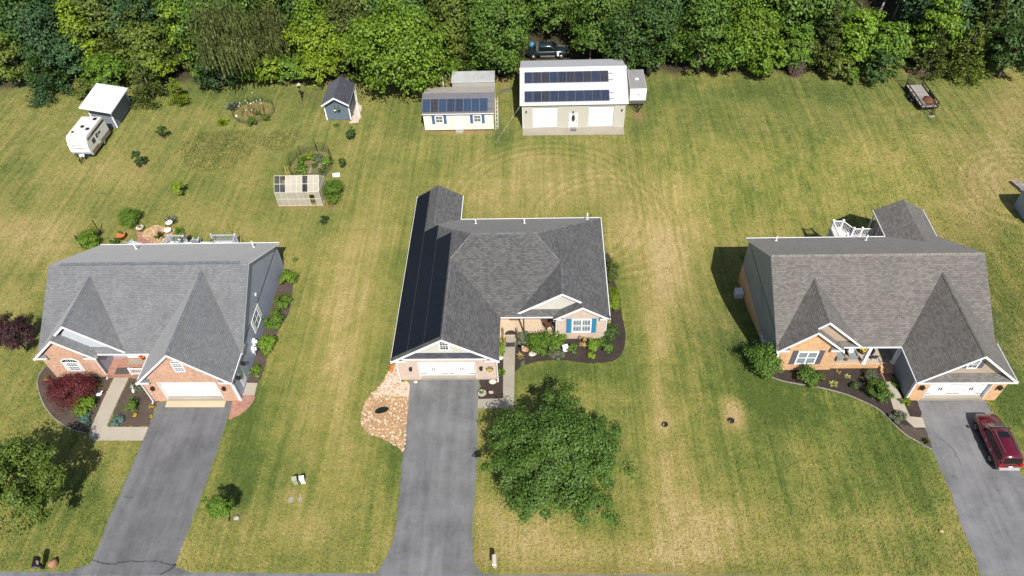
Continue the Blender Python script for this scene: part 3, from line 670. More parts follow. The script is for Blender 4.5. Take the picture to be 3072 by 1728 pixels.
# ================================================================== left house (red brick, blue-grey siding)
HL = thing('brick_house', 'red brick house with blue grey siding and a plain white double garage door', 'house', (-34.4, 44, 0))
p1, p2, p3 = .608, .91, .962
rf = lambda y: 3+p1*(y-37.69); rk = lambda y: 3+p1*(51.2-y); yr = 44.445
roof('roof', [[(-43.3,37.69,3),(-25.43,37.69,3),(-25.43,yr,rf(yr)),(-43.3,yr,rf(yr))], [(-25.43,51.2,rk(51.2)),(-43.3,51.2,rk(51.2)),(-43.3,yr,rf(yr)),(-25.43,yr,rf(yr))]], M['shingle_blue'], HL)
zl = lambda x: 3+p2*(x+43.42)
roof('roof', [A3([(-43.42,37.2),(-40.74,37.2),(-40.74,37.8),(-39.46,37.8),(-39.46,43.61),(-43.42,37.69)], zl, 'x'),
  A3([(-40.74,37.2),(-38.06,37.2),(-38.06,37.69),(-40.74,41.7)], lambda x: 3+p2*(-38.06-x), 'x'),
  A3([(-39.46,37.8),(-35.62,37.8),(-35.5,37.8),(-39.46,43.61)], lambda x: zl(-39.46)-p2*(x+39.46), 'x')], M['shingle_blue'], HL)
gx0, gx1, gc = -33.51, -25.55, -29.53; zg = 3+p3*(gc-gx0)
roof('roof', [[(gx0,34.6,3),(gc,34.6,zg),(gc,43.98,zg),(gx0,37.69,3)], [(gc,34.6,zg),(gx1,34.6,3),(gx1,38.66,3),(gx1,37.69,3.0),(gc,43.98,zg)]], M['shingle_blue'], HL)
capm = coursed('blue_grey_cap', (.18,.19,.205), (.13,.137,.15), (.05,.05,.05), .3, .3, .01, var=.12)
ridgecap(HL, [((-43.25,yr,rf(yr)),(-25.5,yr,rf(yr))), ((gc,34.65,zg),(gc,43.9,zg)), ((-39.46,37.85,zl(-39.46)),(-39.46,43.5,zl(-39.46))), ((-40.74,37.25,zl(-40.74)),(-40.74,37.8,zl(-40.74)))], capm)
b = B(); b.box(-42.2, -26.3, yr-.16, yr+.16, rf(yr)+.03, rf(yr)+.1); b.build('ridge_vent', capm, HL)
b = B(); b.prism([(-43.05,37.6),(-38.36,37.6),(-38.36,39.3),(-33.2,39.3),(-33.2,35.3),(-25.68,35.3),(-25.68,50.9),(-43.05,50.9)], 0, 2.9); b.build('wall', M['side_blue'], HL)
b = B(); b.box(-43.05,-38.34,37.5,37.62,0,2.92); b.build('wall', M['brick_red'], HL)
front_wall(HL, -33.22, -25.84, 2.93, 34.9, -32.0, -27.05, .28, 2.72, .42, M['brick_red'])
b = B(); b.box(-25.84, -25.62, 34.88, 35.05, 0, 2.92); b.build('corner_trim', WHITE, HL)
b = B(); b.gable([(-33.05,2.9),(-26.0,2.9),(gc,zg-.35)], 34.88, 35.0); b.build('gable', M['brick_red'], HL)
b = B(); b.gable([(-42.95,2.9),(-38.5,2.9),(-40.74,zl(-40.74)-.3)], 37.48, 37.6); b.build('gable', M['brick_red'], HL)
b = B(); b.gable([(-41.0,4.3),(-40.2,3.45),(-36.0,3.45),(-39.46,zl(-39.46)-.3)], 38.12, 38.25); b.build('gable', M['side_pale'], HL)
for xw in (-25.68, -43.05):
    b = B(); b.faces([(xw,37.6,2.8),(xw,50.9,2.8),(xw,yr,rf(yr)-.25),(xw-.12 if xw > -30 else xw+.12,37.6,2.8),(xw-.12 if xw > -30 else xw+.12,50.9,2.8),(xw-.12 if xw > -30 else xw+.12,yr,rf(yr)-.25)], [(0,1,2),(3,5,4),(0,2,5,3),(1,4,5,2)]); b.build('gable', M['side_blue'], HL)
rakes(HL, [((gx0-.05,2.97),(gc,zg),34.62), ((gx1+.05,2.97),(gc,zg),34.62), ((-43.47,2.97),(-40.74,zl(-40.74)),37.22), ((-38.01,2.97),(-40.74,zl(-40.74)),37.22),
  ((-40.74,zl(-40.74)),(-39.46,zl(-39.46)),37.82), ((-35.62,zl(-39.46)-p2*3.84),(-39.46,zl(-39.46)),37.82)], .22)
for xa, xb, yy, inn in ((gx0-.05,gx0+1.05,34.9,1),(gx1-1.05,gx1+.05,34.9,-1),(-43.47,-42.3,37.5,1),(-39.1,-38.0,37.5,-1)): cornice(HL, xa, xb, yy, M['shingle_blue'], inn)
garage_door(HL, -32.0, -27.05, .3, 2.72, 35.2, 0)
b = B(); b.box(-32.0,-27.05,34.9,35.2,0,.28); b.build('threshold', M['concrete_grey'], HL)
Tf = facing('s', 34.88)
window(HL, -29.68, -28.98, 4.35, 5.35, Tf, 3, 4, 1, .09, 'glass_blind')
def archtop(parent, xc, z, r, Tf, h=.55):
    b = B(); n = 10
    pts = [(xc+r*math.cos(math.pi*k/n), z+r*h*math.sin(math.pi*k/n)) for k in range(n+1)]
    for (a0, z0_), (a1, z1_) in zip(pts, pts[1:]):
        q = 1.14; V = [Tf(*w) for w in [(a0,.05,z0_),(a1,.05,z1_),(xc+(a1-xc)*q,.05,z+(z1_-z)*q),(xc+(a0-xc)*q,.05,z+(z0_-z)*q),(a0,0,z0_),(a1,0,z1_),(xc+(a1-xc)*q,0,z+(z1_-z)*q),(xc+(a0-xc)*q,0,z+(z0_-z)*q)]]
        b.faces(V, [(0,1,2,3),(0,4,5,1),(2,6,7,3)])
    for k in range(2, n-1, 2): 
        a_ = math.pi*k/n; b.box(xc+r*.5*math.cos(a_)-.015, xc+r*.5*math.cos(a_)+.015, 0, .045, z, z+r*h*math.sin(a_)*.95, Tf)
    o = b.build('arched_window', WHITE, parent)
    g = B(); g.poly([Tf(x_, .02, z_) for x_, z_ in pts]); g.build('pane', M['glass'], o)
archtop(HL, -29.33, 5.44, .42, Tf)
window(HL, -41.2, -40.3, 1.0, 2.05, facing('s', 37.5), 3, 4, 1, .1, 'glass_blind')
b = B(); Tb = facing('s', 37.5)
for xa in (-41.55, -40.15): b.box(xa, xa+.2, -.01, .05, .92, 2.1, Tb)
b.build('side_light', M['plain_white'], HL)
archtop(HL, -40.75, 2.17, .72, Tb, .6)
lantern(HL, -32.55, 2.1, Tf); lantern(HL, -26.5, 2.05, Tf)
b = B(); b.box(-38.34,-33.24,37.34,39.28,0,.42); b.build('porch', M['paver'], HL)
b = B(); b.box(-37.0,-34.4,39.22,39.3,.45,2.7); b.build('front_door', M['plain_white'], HL)
b = B(); b.box(-37.6,-36.35,37.45,38.15,.425,.44); b.build('door_mat', simple('grey_mat', (.09,.08,.075), .9, .1), HL)
b = B(); b.box(-36.9,-35.3,38.5,39.1,.425,.437); b.build('door_mat', simple('pale_mat', (.3,.25,.2), .9, .1), HL)
b = B(); b.box(-35.95,-33.4,37.36,37.44,1.22,1.3); b.box(-35.95,-33.4,37.37,37.43,.55,.61); b.box(-36.0,-35.88,37.34,37.46,.42,1.36)
for i in range(16): b.box(-35.8+i*.16,-35.76+i*.16,37.385,37.415,.6,1.22)
b.build('porch_railing', M['plain_white'], HL)
gutters(HL, [((-25.43,51.2,3),(-43.3,51.2,3)), ((-38.06,37.69,3),(gx0,37.69,3))]); gutters(HL, [((gx1,34.6,3),(gx1,38.7,3)), ((-43.42,37.69,3),(-43.42,37.2,3))])
gutters(HL, [((gx0,37.6,3),(gx0,34.6,3))])
downspout(HL, -33.28, 34.8); downspout(HL, -38.3, 37.42)
Te = facing('e', -25.68)
window(HL, 41.75, 42.95, 1.35, 2.75, Te, 2, 2, 1, .08, 'glass_blind')
b = B(); b.box(41.2, 41.72, -.01, .05, 1.3, 2.82, Te); b.box(42.98, 43.5, -.01, .05, 1.3, 2.82, Te); b.build('shutter', M['plain_white'], HL)
for yy, zz in ((40.3,1.25),(39.7,.95)):
    b = B(); b.box(yy-.2, yy+.2, 0, .18, zz-.3, zz+.3, Te); b.lathe([(.14,0),(.14,.3),(.05,.36)], Te(yy,.26,zz-.1), 10); b.build('meter_box', M['plain_white'], HL)
    b = B(); b.tube(Te(yy-.05,.08,zz-.3), Te(yy-.05,.08,.05), .03); b.build('conduit', M['plain_white'], HL)
b = B(); b.box(36.1, 37.0, -.01, .03, .35, 2.45, Te); d = b.build('side_door', M['plain_white'], HL)
b = B(); b.box(36.22, 36.88, .03, .045, 1.3, 2.3, Te); b.build('pane', M['glass_blind'], d)
b = B(); b.box(43.7, 43.9, 0, .1, 3.6, 3.8, Te); b.build('wall_vent', M['plain_white'], HL)
lantern(HL, 37.3, 2.1, Te); lantern(HL, 35.8, 2.1, Te)
vent_pipe(HL, -38.6, 49.5, rk(49.5), .7); vent_pipe(HL, -27.3, 49.7, rk(49.7), .8)

# ================================================================== right house (orange brick, taupe roof)
HR = thing('brick_house', 'orange brick house with tan gable siding and a taupe shingle roof', 'house', (28.3, 44, 0))
q1, q2, q3 = .653, .91, .88
rf = lambda y: 3+q1*(y-37.95); rk = lambda y: 3+q1*(51.03-y); yr = 44.49
xa, xb = 19.5, 37.2
roof('roof', [[(xa,37.95,3),(xb,37.95,3),(xb,yr,rf(yr)),(xa,yr,rf(yr))], [(xb,51.03,3),(xa,51.03,3),(xa,yr,rf(yr)),(xb,yr,rf(yr))]], M['shingle_taupe'], HR)
zl = lambda x: 3+q2*(x-19.47)
roof('roof', [A3([(19.47,37.5),(22.18,37.5),(22.18,37.92),(22.99,37.92),(22.99,42.9),(19.47,37.95)], zl, 'x'),
  A3([(22.18,37.5),(24.88,37.5),(24.88,37.95),(22.18,41.7)], lambda x: 3+q2*(24.88-x), 'x'),
  A3([(22.99,37.92),(26.5,37.92),(22.99,42.9)], lambda x: zl(22.99)-q2*(x-22.99), 'x')], M['shingle_taupe'], HR)
gx0, gx1, gc = 29.68, 37.42, 33.55; zg = 3+q3*(gc-gx0)
roof('roof', [[(gx0,34.34,3),(gc,34.34,zg),(gc,43.2,zg),(gx0,37.95,3)], [(gc,34.34,zg),(gx1,34.34,3),(gx1,38.14,3),(gc,43.2,zg)]], M['shingle_taupe'], HR)
sz = 4.35; sc_ = 34.87
roof('roof', [[(32.52,51.0,3),(sc_,48.9,sz),(sc_,54.78,sz),(32.52,54.78,3)], [(sc_,48.9,sz),(37.22,51.0,3),(37.22,54.78,3),(sc_,54.78,sz)]], M['shingle_taupe'], HR)
capm = coursed('taupe_cap', (.2,.185,.165), (.14,.13,.12), (.05,.05,.05), .3, .3, .01, var=.12)
ridgecap(HR, [((xa+.05,yr,rf(yr)),(xb-.05,yr,rf(yr))), ((gc,34.4,zg),(gc,43.1,zg)), ((22.99,37.95,zl(22.99)),(22.99,42.8,zl(22.99))), ((22.18,37.55,zl(22.18)),(22.18,37.92,zl(22.18))), ((sc_,49,sz),(sc_,54.75,sz))], capm)
b = B(); b.prism([(19.8,37.9),(24.6,37.9),(24.6,39.9),(29.95,39.9),(29.95,35.1),(37.1,35.1),(37.1,50.8),(19.8,50.8)], -.3, 2.9); b.build('siding', M['side_slate'], HR)
b = B(); b.prism([(19.78,37.88),(24.62,37.88),(24.62,39.88),(29.93,39.88),(29.93,35.12),(37.12,35.12),(37.12,50.82),(19.78,50.82)], -3.2, -.3); b.box(19.8,24.6,37.85,37.92,-.5,2.92); b.build('wall', M['brick_orange'], HR)
b = B(); b.box(29.90,29.96,35.1,39.9,0,2.9); b.build('siding', M['side_slate'], HR)
b = B(); b.box(33.0,36.9,50.83,54.4,-.2,2.9); b.build('siding', M['side_tan'], HR)
front_wall(HR, 29.95, 37.1, 2.93, 34.7, 31.1, 36.0, .32, 2.55, .42, M['brick_orange'])
b = B(); b.box(29.86,29.96,34.68,34.9,0,2.92); b.box(19.72,19.81,37.83,38.0,0,2.92); b.build('corner_trim', WHITE, HR)
b = B(); b.gable([(30.4,3.4),(36.7,3.4),(gc,zg-.3)], 34.78, 34.9); b.build('gable', M['side_tan'], HR)
b = B(); b.faces([(29.75,34.36,3.0),(37.35,34.36,3.0),(36.6,34.8,3.75),(30.5,34.8,3.75)], [(0,1,2,3)]); b.build('skirt_roof', M['shingle_taupe'], HR)
b = B(); b.gable([(20.0,2.9),(24.4,2.9),(22.18,zl(22.18)-.3)], 37.83, 37.95); b.build('gable', M['brick_orange'], HR)
b = B(); b.gable([(21.9,4.55),(22.9,3.5),(26.0,3.5),(22.99,zl(22.99)-.3)], 38.22, 38.35); b.build('gable', M['side_tan'], HR)
for xw, s_ in ((19.8, .1), (36.98, -.1)):
    b = B(); b.faces([(xw,37.95,2.8),(xw,50.9,2.8),(xw,yr,rf(yr)-.25),(xw+s_,37.95,2.8),(xw+s_,50.9,2.8),(xw+s_,yr,rf(yr)-.25)], [(0,2,1),(3,4,5),(0,3,5,2),(1,2,5,4)]); b.build('gable', M['side_slate'], HR)
rakes(HR, [((gx0-.05,2.97),(gc,zg),34.36), ((gx1+.05,2.97),(gc,zg),34.36), ((19.42,2.97),(22.18,zl(22.18)),37.52), ((24.93,2.97),(22.18,zl(22.18)),37.52),
  ((22.18,zl(22.18)),(22.99,zl(22.99)),37.94), ((26.5,zl(22.99)-q2*3.51),(22.99,zl(22.99)),37.94)], .2)
for x0_, x1_, inn in ((19.42,20.5,1),(23.85,24.93,-1)): cornice(HR, x0_, x1_, 37.85, M['shingle_taupe'], inn)
garage_door(HR, 31.1, 36.0, .34, 2.55, 34.98, 2)
b = B(); b.box(31.1,36.0,34.68,35.0,0,.32); b.build('threshold', M['concrete_grey'], HR)
Tf = facing('s', 34.7); lantern(HR, 30.5, 2.05, Tf, 1.1); lantern(HR, 36.6, 2.0, Tf, 1.1)
Tg = facing('s', 34.78); window(HR, 33.1, 33.72, 4.42, 5.35, Tg, 2, 4); shutter(HR, 32.6, 32.97, 4.38, 5.2, Tg, M['shut_grey']); shutter(HR, 33.85, 34.22, 4.38, 5.2, Tg, M['shut_grey'])
Tb = facing('s', 37.85); window(HR, 21.5, 22.95, .98, 2.45, Tb, 1, 2, 2, .12, 'glass_blind')
shutter(HR, 20.92, 21.36, .85, 2.72, Tb, M['shut_grey']); shutter(HR, 23.09, 23.53, .85, 2.72, Tb, M['shut_grey'])
for xx in (21.65, 22.95):
    b = B(); b.box(xx-.15, xx+.15, 0, .03, .08, .26, Tb); b.build('foundation_vent', M['wood_brown'], HR)
b = B(); b.box(24.63,29.92,38.1,39.87,0,.55); b.build('porch', M['concrete'], HR)
b = B(); b.box(24.63,28.85,37.98,38.12,0,.57); b.build('porch_edge', M['brick_orange'], HR)
for i, (ya, yb, zz) in enumerate(((37.75,38.1,.38),(37.4,37.75,.19))):
    b = B(); b.box(28.75,29.85,ya,yb,0,zz); b.build('step', M['brick_orange'], HR)
for xx in (27.3, 29.78):
    b = B(); b.box(xx-.13, xx+.13, 38.0, 38.26, .56, 2.95); b.box(xx-.17, xx+.17, 37.96, 38.3, .56, .75); b.build('porch_column', M['plain_white'], HR)
b = B(); b.tube((28.9,38.2,.56),(28.9,38.2,1.45),.025); b.tube((28.9,37.3,0),(28.9,37.3,.95),.025); b.tube((28.9,38.2,1.45),(28.9,37.3,.95),.03); b.build('handrail', M['black'], HR)
b = B(); b.box(26.2,27.1,39.83,39.9,.56,2.65); b.build('front_door', simple('dark_red_door', (.12,.03,.03), .4), HR)
window(HR, 25.2, 25.9, 1.2, 2.6, facing('s', 39.88), 2, 2)
gutters(HR, [((xb,51.03,3),(37.22,51.03,3)) if 0 else ((32.5,51.03,3),(xa,51.03,3)), ((24.88,37.95,3),(gx0,37.95,3)), ((gx0,37.9,3),(gx0,34.34,3)), ((gx1,34.34,3),(gx1,38.2,3)), ((19.47,37.95,3),(19.47,37.5,3)), ((32.52,54.78,3),(32.52,51.1,3)), ((37.22,51.1,3),(37.22,54.78,3)), ((29.7,34.34,3),(37.4,34.34,3))])
b = B(); b.tube((32.62,54.5,-2.7),(32.62,54.5,2.9),.07); b.tube((32.62,52.7,-2.7),(32.62,52.7,2.9),.07); b.build('porch_post', M['plain_white'], HR)
vent_pipe(HR, 21.9, 49.9, rk(49.9), .55); vent_pipe(HR, 30.0, 49.7, rk(49.7), .65)
Tw = lambda a, d, z: (19.78-d, a, z)
window(HR, 41.0, 41.9, -1.0, -.35, Tw, 2, 2, 1, .08, 'glass_blind')
b = B(); b.tube((19.74,45.0,2.6),(19.6,43.2,1.6),.035); b.tube((19.74,45.0,2.6),(19.5,45.4,2.9),.03); b.build('wall_bracket', M['steel'], HR)
b = B(); b.box(18.95, 19.7, 48.2, 49.0, -2.5, -1.7); b.build('air_conditioner', M['gutter'], HR)
# ================================================================== outbuildings
# --- white-roofed workshop
t_ = thing('workshop', 'white roofed metal workshop with two roll-up doors and two rows of blue solar panels', 'workshop', (4, 78, 0))
k1 = .357; rf = lambda y: 3.47+k1*(y-73.3); yr = 78.15; zr = rf(yr); rk = lambda y: zr-k1*(y-yr)
roof('roof', [[(-2.25,73.3,3.47),(10.35,73.3,3.47),(10.35,yr,zr),(-2.25,yr,zr)], [(10.35,83,rk(83)),(-2.25,83,rk(83)),(-2.25,yr,zr),(10.35,yr,zr)]], M['metal_white'], t_, .12)
b = B(); b.box(-2.28,10.38,yr-.22,yr+.22,zr+.0,zr+.05); b.build('ridge_cap', M['plain_white'], t_)
b = B()
for xa_, xb_ in ((-1.95,-.75),(2.2,3.5),(4.55,5.82),(8.75,10.05)): b.box(xa_, xb_, 73.5, 73.7, .06, 3.4)
for xa_, xb_, za_ in ((-.75,2.2,2.95),(5.82,8.75,2.95),(3.5,4.55,2.1)): b.box(xa_, xb_, 73.5, 73.7, za_, 3.4)
b.build('wall', M['metal_tan'], t_)
b = B(); b.prism([(-1.95,73.7),(10.05,73.7),(10.05,82.8),(-1.95,82.8)], 0, 3.38); b.build('wall', M['metal_tan'], t_)
for xw in (-1.95, 9.95):
    b = B(); b.faces([(xw,73.6,3.3),(xw,82.8,3.3),(xw,yr,zr-.15),(xw+.1,73.6,3.3),(xw+.1,82.8,3.3),(xw+.1,yr,zr-.15)], [(0,2,1),(3,4,5),(0,3,5,2),(1,2,5,4)]); b.build('gable', M['metal_tan'], t_)
M['roller'] = lapped('roller_door_white', (.74,.74,.73), .28, False, var=.02, bump=.6)
for xa_, xb_ in ((-.75,2.2),(5.82,8.75)):
    b = B(); b.box(xa_, xb_, 73.62, 73.68, .08, 2.95); b.build('roller_door', M['roller'], t_)
b = B(); b.box(3.58,4.47,73.56,73.62,.1,2.02); d = b.build('door', M['door_white'], t_)
b = B(); b.box(3.5,3.58,73.47,73.6,.06,2.1); b.box(4.47,4.55,73.47,73.6,.06,2.1); b.box(3.58,4.47,73.47,73.6,2.02,2.1); b.build('door_frame', WHITE, d)
b = B(); n_ = 16; b.gable([(4.02+.2*math.cos(2*math.pi*k/n_), 1.35+.47*math.sin(2*math.pi*k/n_)) for k in range(n_)], 73.545, 73.57); b.build('oval_light', M['glass'], d)
b = B(); b.tube((4.4,73.5,1.0),(4.4,73.56,1.0),.035); b.build('handle', M['steel'], d)
b = B(); b.box(3.7,4.4,72.75,73.3,.062,.085); tag(b.build('door_mat', simple('steel_mat', (.12,.12,.13), .8, .2), loc=(4.05,73,.06)), 'dark grey mat on the slab before the workshop door', 'door mat')
Tw = facing('s', 73.5)
for x_, z_ in ((-1.5,2.45),(9.65,2.45),(4.0,2.3)): lantern(t_, x_, z_, Tw, .6)
gutters(t_, [((-2.25,73.3,3.47),(10.35,73.3,3.47))]); b = B(); b.box(-1.99,-1.93,73.47,73.52,.06,3.4); b.build('corner_trim', WHITE, t_)
def pvmat(nm, c1):
    t = T(nm); uv = t.uv()
    br = t.n('TexBrick', {'Vector': uv, 'Scale': 1.0, 'Brick Width': .164, 'Row Height': .168, 'Mortar Size': .016, 'Mortar Smooth': 0.0, 'Color1': (*c1, 1), 'Color2': (c1[0]*1.5, c1[1]*1.4, c1[2]*1.3, 1), 'Mortar': (.07, .08, .105, 1)}, offset=0.0)
    return t.fin(br.outputs['Color'], .3, .2)
M['pv_blue'] = pvmat('blue_cells', (.007,.015,.04)); M['pv_sky'] = pvmat('bright_blue_cells', (.009,.03,.075)); M['pv_navy'] = pvmat('navy_cells', (.006,.009,.022)); M['pv_brown'] = pvmat('brown_cells', (.016,.013,.016))
M['pv_rim'] = simple('aluminium_rim', (.22,.24,.27), .4, .5, .3)
def panels(parent, x0, x1, n, y0, y1, zf, mats, seed):
    w_ = (x1-x0)/n; a_ = math.atan((zf(y1)-zf(y0))/(y1-y0)); ln = (y1-y0)/math.cos(a_); r = random.Random(seed)
    ms = {}
    for i in range(n):
        m = r.choice(mats)
        if m not in ms: ms[m] = panel_proto(w_-.03, ln, M[m], M['pv_rim'], .016)
        o = link('solar_panel', ms[m], parent); o.matrix_local = Matrix.Translation(Vector((x0+w_*i, y0, zf(y0)+.09))-LOC[parent.name]) @ Matrix.Rotation(a_, 4, 'X')
    b = B()
    for f_ in (.2, .8): yy = y0+(y1-y0)*f_; b.box(x0-.05, x1+.5, yy-.025, yy+.025, zf(yy)+.02, zf(yy)+.08)
    b.build('panel_rail', M['steel'], parent)
panels(t_, -1.67, 8.19, 10, 76.12, 77.6, rf, ['pv_blue','pv_blue','pv_navy','pv_navy','pv_brown'], 3)
panels(t_, -1.67, 8.19, 10, 73.58, 75.0, rf, ['pv_blue','pv_blue','pv_navy','pv_brown'], 8)
# --- cream shed with denim shutters
t_ = thing('garden_shed', 'cream shed with blue shutters and eight solar panels on its low roof', 'shed', (-9.6, 75.5, 0))
rf2 = lambda y: 2.55+.57*(y-73.15) if y < 74.95 else 3.576+.35*(y-74.95)
yr2 = 75.6; zr2 = rf2(yr2)
roof('roof', [[(-13.8,73.15,2.55),(-5.3,73.15,2.55),(-5.3,74.95,3.576),(-13.8,74.95,3.576)], [(-13.8,74.95,3.576),(-5.3,74.95,3.576),(-5.3,yr2,zr2),(-13.8,yr2,zr2)]], simple('grey_shed_roof', (.13,.125,.135), .8, .2, var=.12), t_, .1)
roof('lean_to_roof', [[(-13.75,yr2,zr2-.02),(-5.35,yr2,zr2-.02),(-5.35,79.2,2.35),(-13.75,79.2,2.35)]], M['metal_buff'], t_, .06, fmat=M['gutter'])
b = B(); b.prism([(-13.7,73.35),(-5.42,73.35),(-5.42,79.0),(-13.7,79.0)], .18, 2.3); b.prism([(-13.7,73.35),(-5.42,73.35),(-5.42,75.5),(-13.7,75.5)], 2.3, 2.62); b.build('wall', M['shed_cream'], t_)
for xw in (-13.7, -5.5):
    b = B(); P_ = [(73.35,2.5),(79,2.1),(75.6,zr2-.1),(74.95,3.45)]; b.faces([(xw,y,z) for y, z in P_]+[(xw+.08,y,z) for y, z in P_], [(0,3,2,1),(4,5,6,7),(0,1,5,4),(2,3,7,6)]); b.build('gable', M['shed_cream'], t_)
b = B(); b.box(-13.6,-5.5,73.45,78.9,0,.2); b.build('skid', M['wood_brown'], t_)
panels(t_, -13.72, -5.98, 8, 73.3, 74.75, rf2, ['pv_sky','pv_sky','pv_brown','pv_blue'], 4)
Tw = facing('s', 73.35)
for xa_ in (-12.22, -7.68): window(t_, xa_, xa_+.75, 1.3, 2.08, Tw, 2, 4, 1, .07)
for xa_ in (-12.7, -11.3, -8.16, -6.78): shutter(t_, xa_, xa_+.33, 1.05, 2.24, Tw, M['shut_denim'])
b = B(); b.box(-9.98,-9.1,0,.04,.2,2.15,Tw); d = b.build('door', M['door_white'], t_); b = B(); b.tube(Tw(-9.2,.04,1.1),Tw(-9.2,.1,1.1),.03); b.build('handle', M['steel'], d)
b = B(); b.box(-10.0,-9.05,72.75,73.3,0,.16); b.build('step', M['concrete_grey'], t_); gutters(t_, [((-13.8,73.15,2.55),(-5.3,73.15,2.55))], .07)
b = B(); b.tube((-5.2,73.4,0),(-5.25,76.8,2.2),.03); b.tube((-4.95,73.6,0),(-5.0,77.0,2.2),.03)
for k in range(7): f_ = .1+k*.13; b.tube((-5.2-.05*f_,73.4+3.4*f_,2.2*f_),(-4.95-.05*f_,73.6+3.4*f_,2.2*f_),.02)
tag(b.build('ladder', M['plain_white'], loc=(-5.1,74,0)), 'white ladder leaning on the right side of the cream shed', 'ladder')
# --- weathered metal shed behind it
t_ = thing('metal_shed', 'weathered grey metal shed with dark stains behind the cream shed', 'shed', (-8.2, 81, 0))
roof('roof', [[(-10.9,80.3,2.3),(-5.5,80.3,2.3),(-5.5,82.4,2.55),(-10.9,82.4,2.55)]], M['metal_galv'], t_, .08, fmat=M['gutter'])
b = B(); b.prism([(-10.8,80.4),(-5.6,80.4),(-5.6,82.3),(-10.8,82.3)], 0, 2.28); b.build('wall', lapped('grey_sheet_wall', (.40,.39,.36), .25, False, var=.1), t_)
b = B(); b.box(-5.55,-5.5,80.32,80.4,0,2.35); b.build('corner_trim', WHITE, t_)
b = B(); b.tube((-11.8,79.6,0),(-11.9,80.4,3.1),.045); tag(b.build('white_post', M['plain_white'], loc=(-11.85,80,0)), 'tall white pole standing left of the weathered metal shed', 'pole')
b = B()
for k in range(5): b.box(-9.5+k*.02,-6.0,83.0+k*.13,83.1+k*.13,0,.28+.02*k)
tag(b.build('timber_stack', M['wood_grey'], loc=(-7.8,83.2,0)), 'stack of old boards behind the weathered metal shed', 'timber')
c = gat(1372, 186); b = B(); b.lathe([(.16,0),(.22,.5),(.24,.52)], c, 12); tag(b.build('bucket', M['orange_plastic'], loc=c), 'small bright orange bucket near the wood edge by the big green tree', 'bucket')
c = gat(1470, 208); b = B(); b.blob((c.x,c.y,.3),.5,.35,.35,8,5,.2,3); tag(b.build('log_heap', M['copper'], loc=c), 'rusty orange heap behind the metal shed', 'heap')
b = B()
for k in range(5): b.obox(Vector((-4.5+k*.12,81.4+k*.1,.06+.05*k)),1.6,.12,.05,.5)
tag(b.build('scrap_boards', M['steel'], loc=(-4.3,81.5,0)), 'loose grey boards on the grass right of the metal shed', 'boards')
# --- blue-grey gable shed
t_ = thing('garden_shed', 'small blue grey gable shed with dark roof and two hanging baskets', 'shed', (-24.6, 78, 0))
roof('roof', [[(-26.25,75.5,2.45),(-24.52,75.5,3.5),(-24.52,80.25,3.5),(-26.25,80.25,2.45)], [(-24.52,75.5,3.5),(-22.85,75.5,2.45),(-22.85,80.25,2.45),(-24.52,80.25,3.5)]], M['shingle_slate'], t_, .1)
b = B(); b.prism([(-26.1,76.05),(-23.1,76.05),(-23.1,80.1),(-26.1,80.1)], .05, 2.42); b.gable([(-26.1,2.4),(-23.1,2.4),(-24.55,3.38)], 76.05, 80.1); b.build('wall', M['shed_slate'], t_)
rakes(t_, [((-26.25,2.45),(-24.52,3.5),75.52), ((-22.85,2.45),(-24.52,3.5),75.52)], .2)
for x_ in (-26.08, -23.12):
    b = B(); b.box(x_-.07,x_+.07,75.99,76.06,.05,2.4); b.build('corner_trim', WHITE, t_)
b = B(); b.box(-23.13,-23.05,80.02,80.12,.05,2.4); b.build('corner_trim', WHITE, t_)
b = B(); b.box(-24.75,-24.3,76.0,76.06,3.0,3.16); b.build('gable_vent', M['plain_white'], t_)
for x_, m, lb in ((-24.75,'plain_white','white hanging basket'),(-24.3,'black','dark hanging basket')):
    b = B(); b.tube((x_,76.03,2.15),(x_,75.75,2.1),.02); b.tube((x_,75.75,2.1),(x_,75.75,1.75),.01)
    h_ = thing('hanging_basket', lb+' on the front wall of the blue grey shed', 'basket', (x_,75.8,1.6)); b.build('bracket', M['black'], h_)
    b = B(); b.lathe([(.08,0),(.17,.1),(.19,.22)], (x_,75.75,1.5), 10); b.build('bowl', M[m], h_)
    b = B(); b.blob((x_,75.75,1.76),.18,.18,.12,8,5,.2,2); b.build('plant', M['leaf_mid'], h_)
b = B()
for o_ in (0, .35): b.tube((-22.3+o_*.3,76.6,0),(-22.9+o_*.3,79.3+o_,2.2),.03)
for k in range(7): f_ = .1+.13*k; b.tube((-22.3-.6*f_,76.6+2.7*f_,2.2*f_),(-22.2-.6*f_,76.6+3.05*f_,2.2*f_),.02)
tag(b.build('ladder', M['plain_white'], loc=(-22.4,77.5,0)), 'white ladder leaning on the blue grey gable shed', 'ladder')
# --- grey run-in shed with white single-pitch roof
t_ = thing('garden_shed', 'grey shed with flat white sloping roof behind the camper', 'shed', (-53.3, 77.5, 0))
roof('roof', [[(-55.07,74.3,3.62),(-51.45,74.25,2.82),(-51.45,79.7,2.82),(-55.07,79.65,3.62)]], lapped('white_sheet_roof', (.70,.71,.73), .5, False, var=.03, bump=.25), t_, .12)
b = B(); b.gable([(-54.8,.05),(-52.19,.05),(-52.19,2.82),(-54.8,3.4)], 75.25, 80.0); b.build('wall', lapped('grey_board', (.185,.205,.245), .3, True, var=.05, bump=.25), t_)
for x_, zt in ((-54.78,3.35),(-52.2,2.8)):
    b = B(); b.box(x_-.08,x_+.08,75.18,75.27,.05,zt); b.build('corner_trim', WHITE, t_)
b = B(); b.box(-52.24,-52.14,79.93,80.05,.05,2.78); b.build('corner_trim', WHITE, t_)
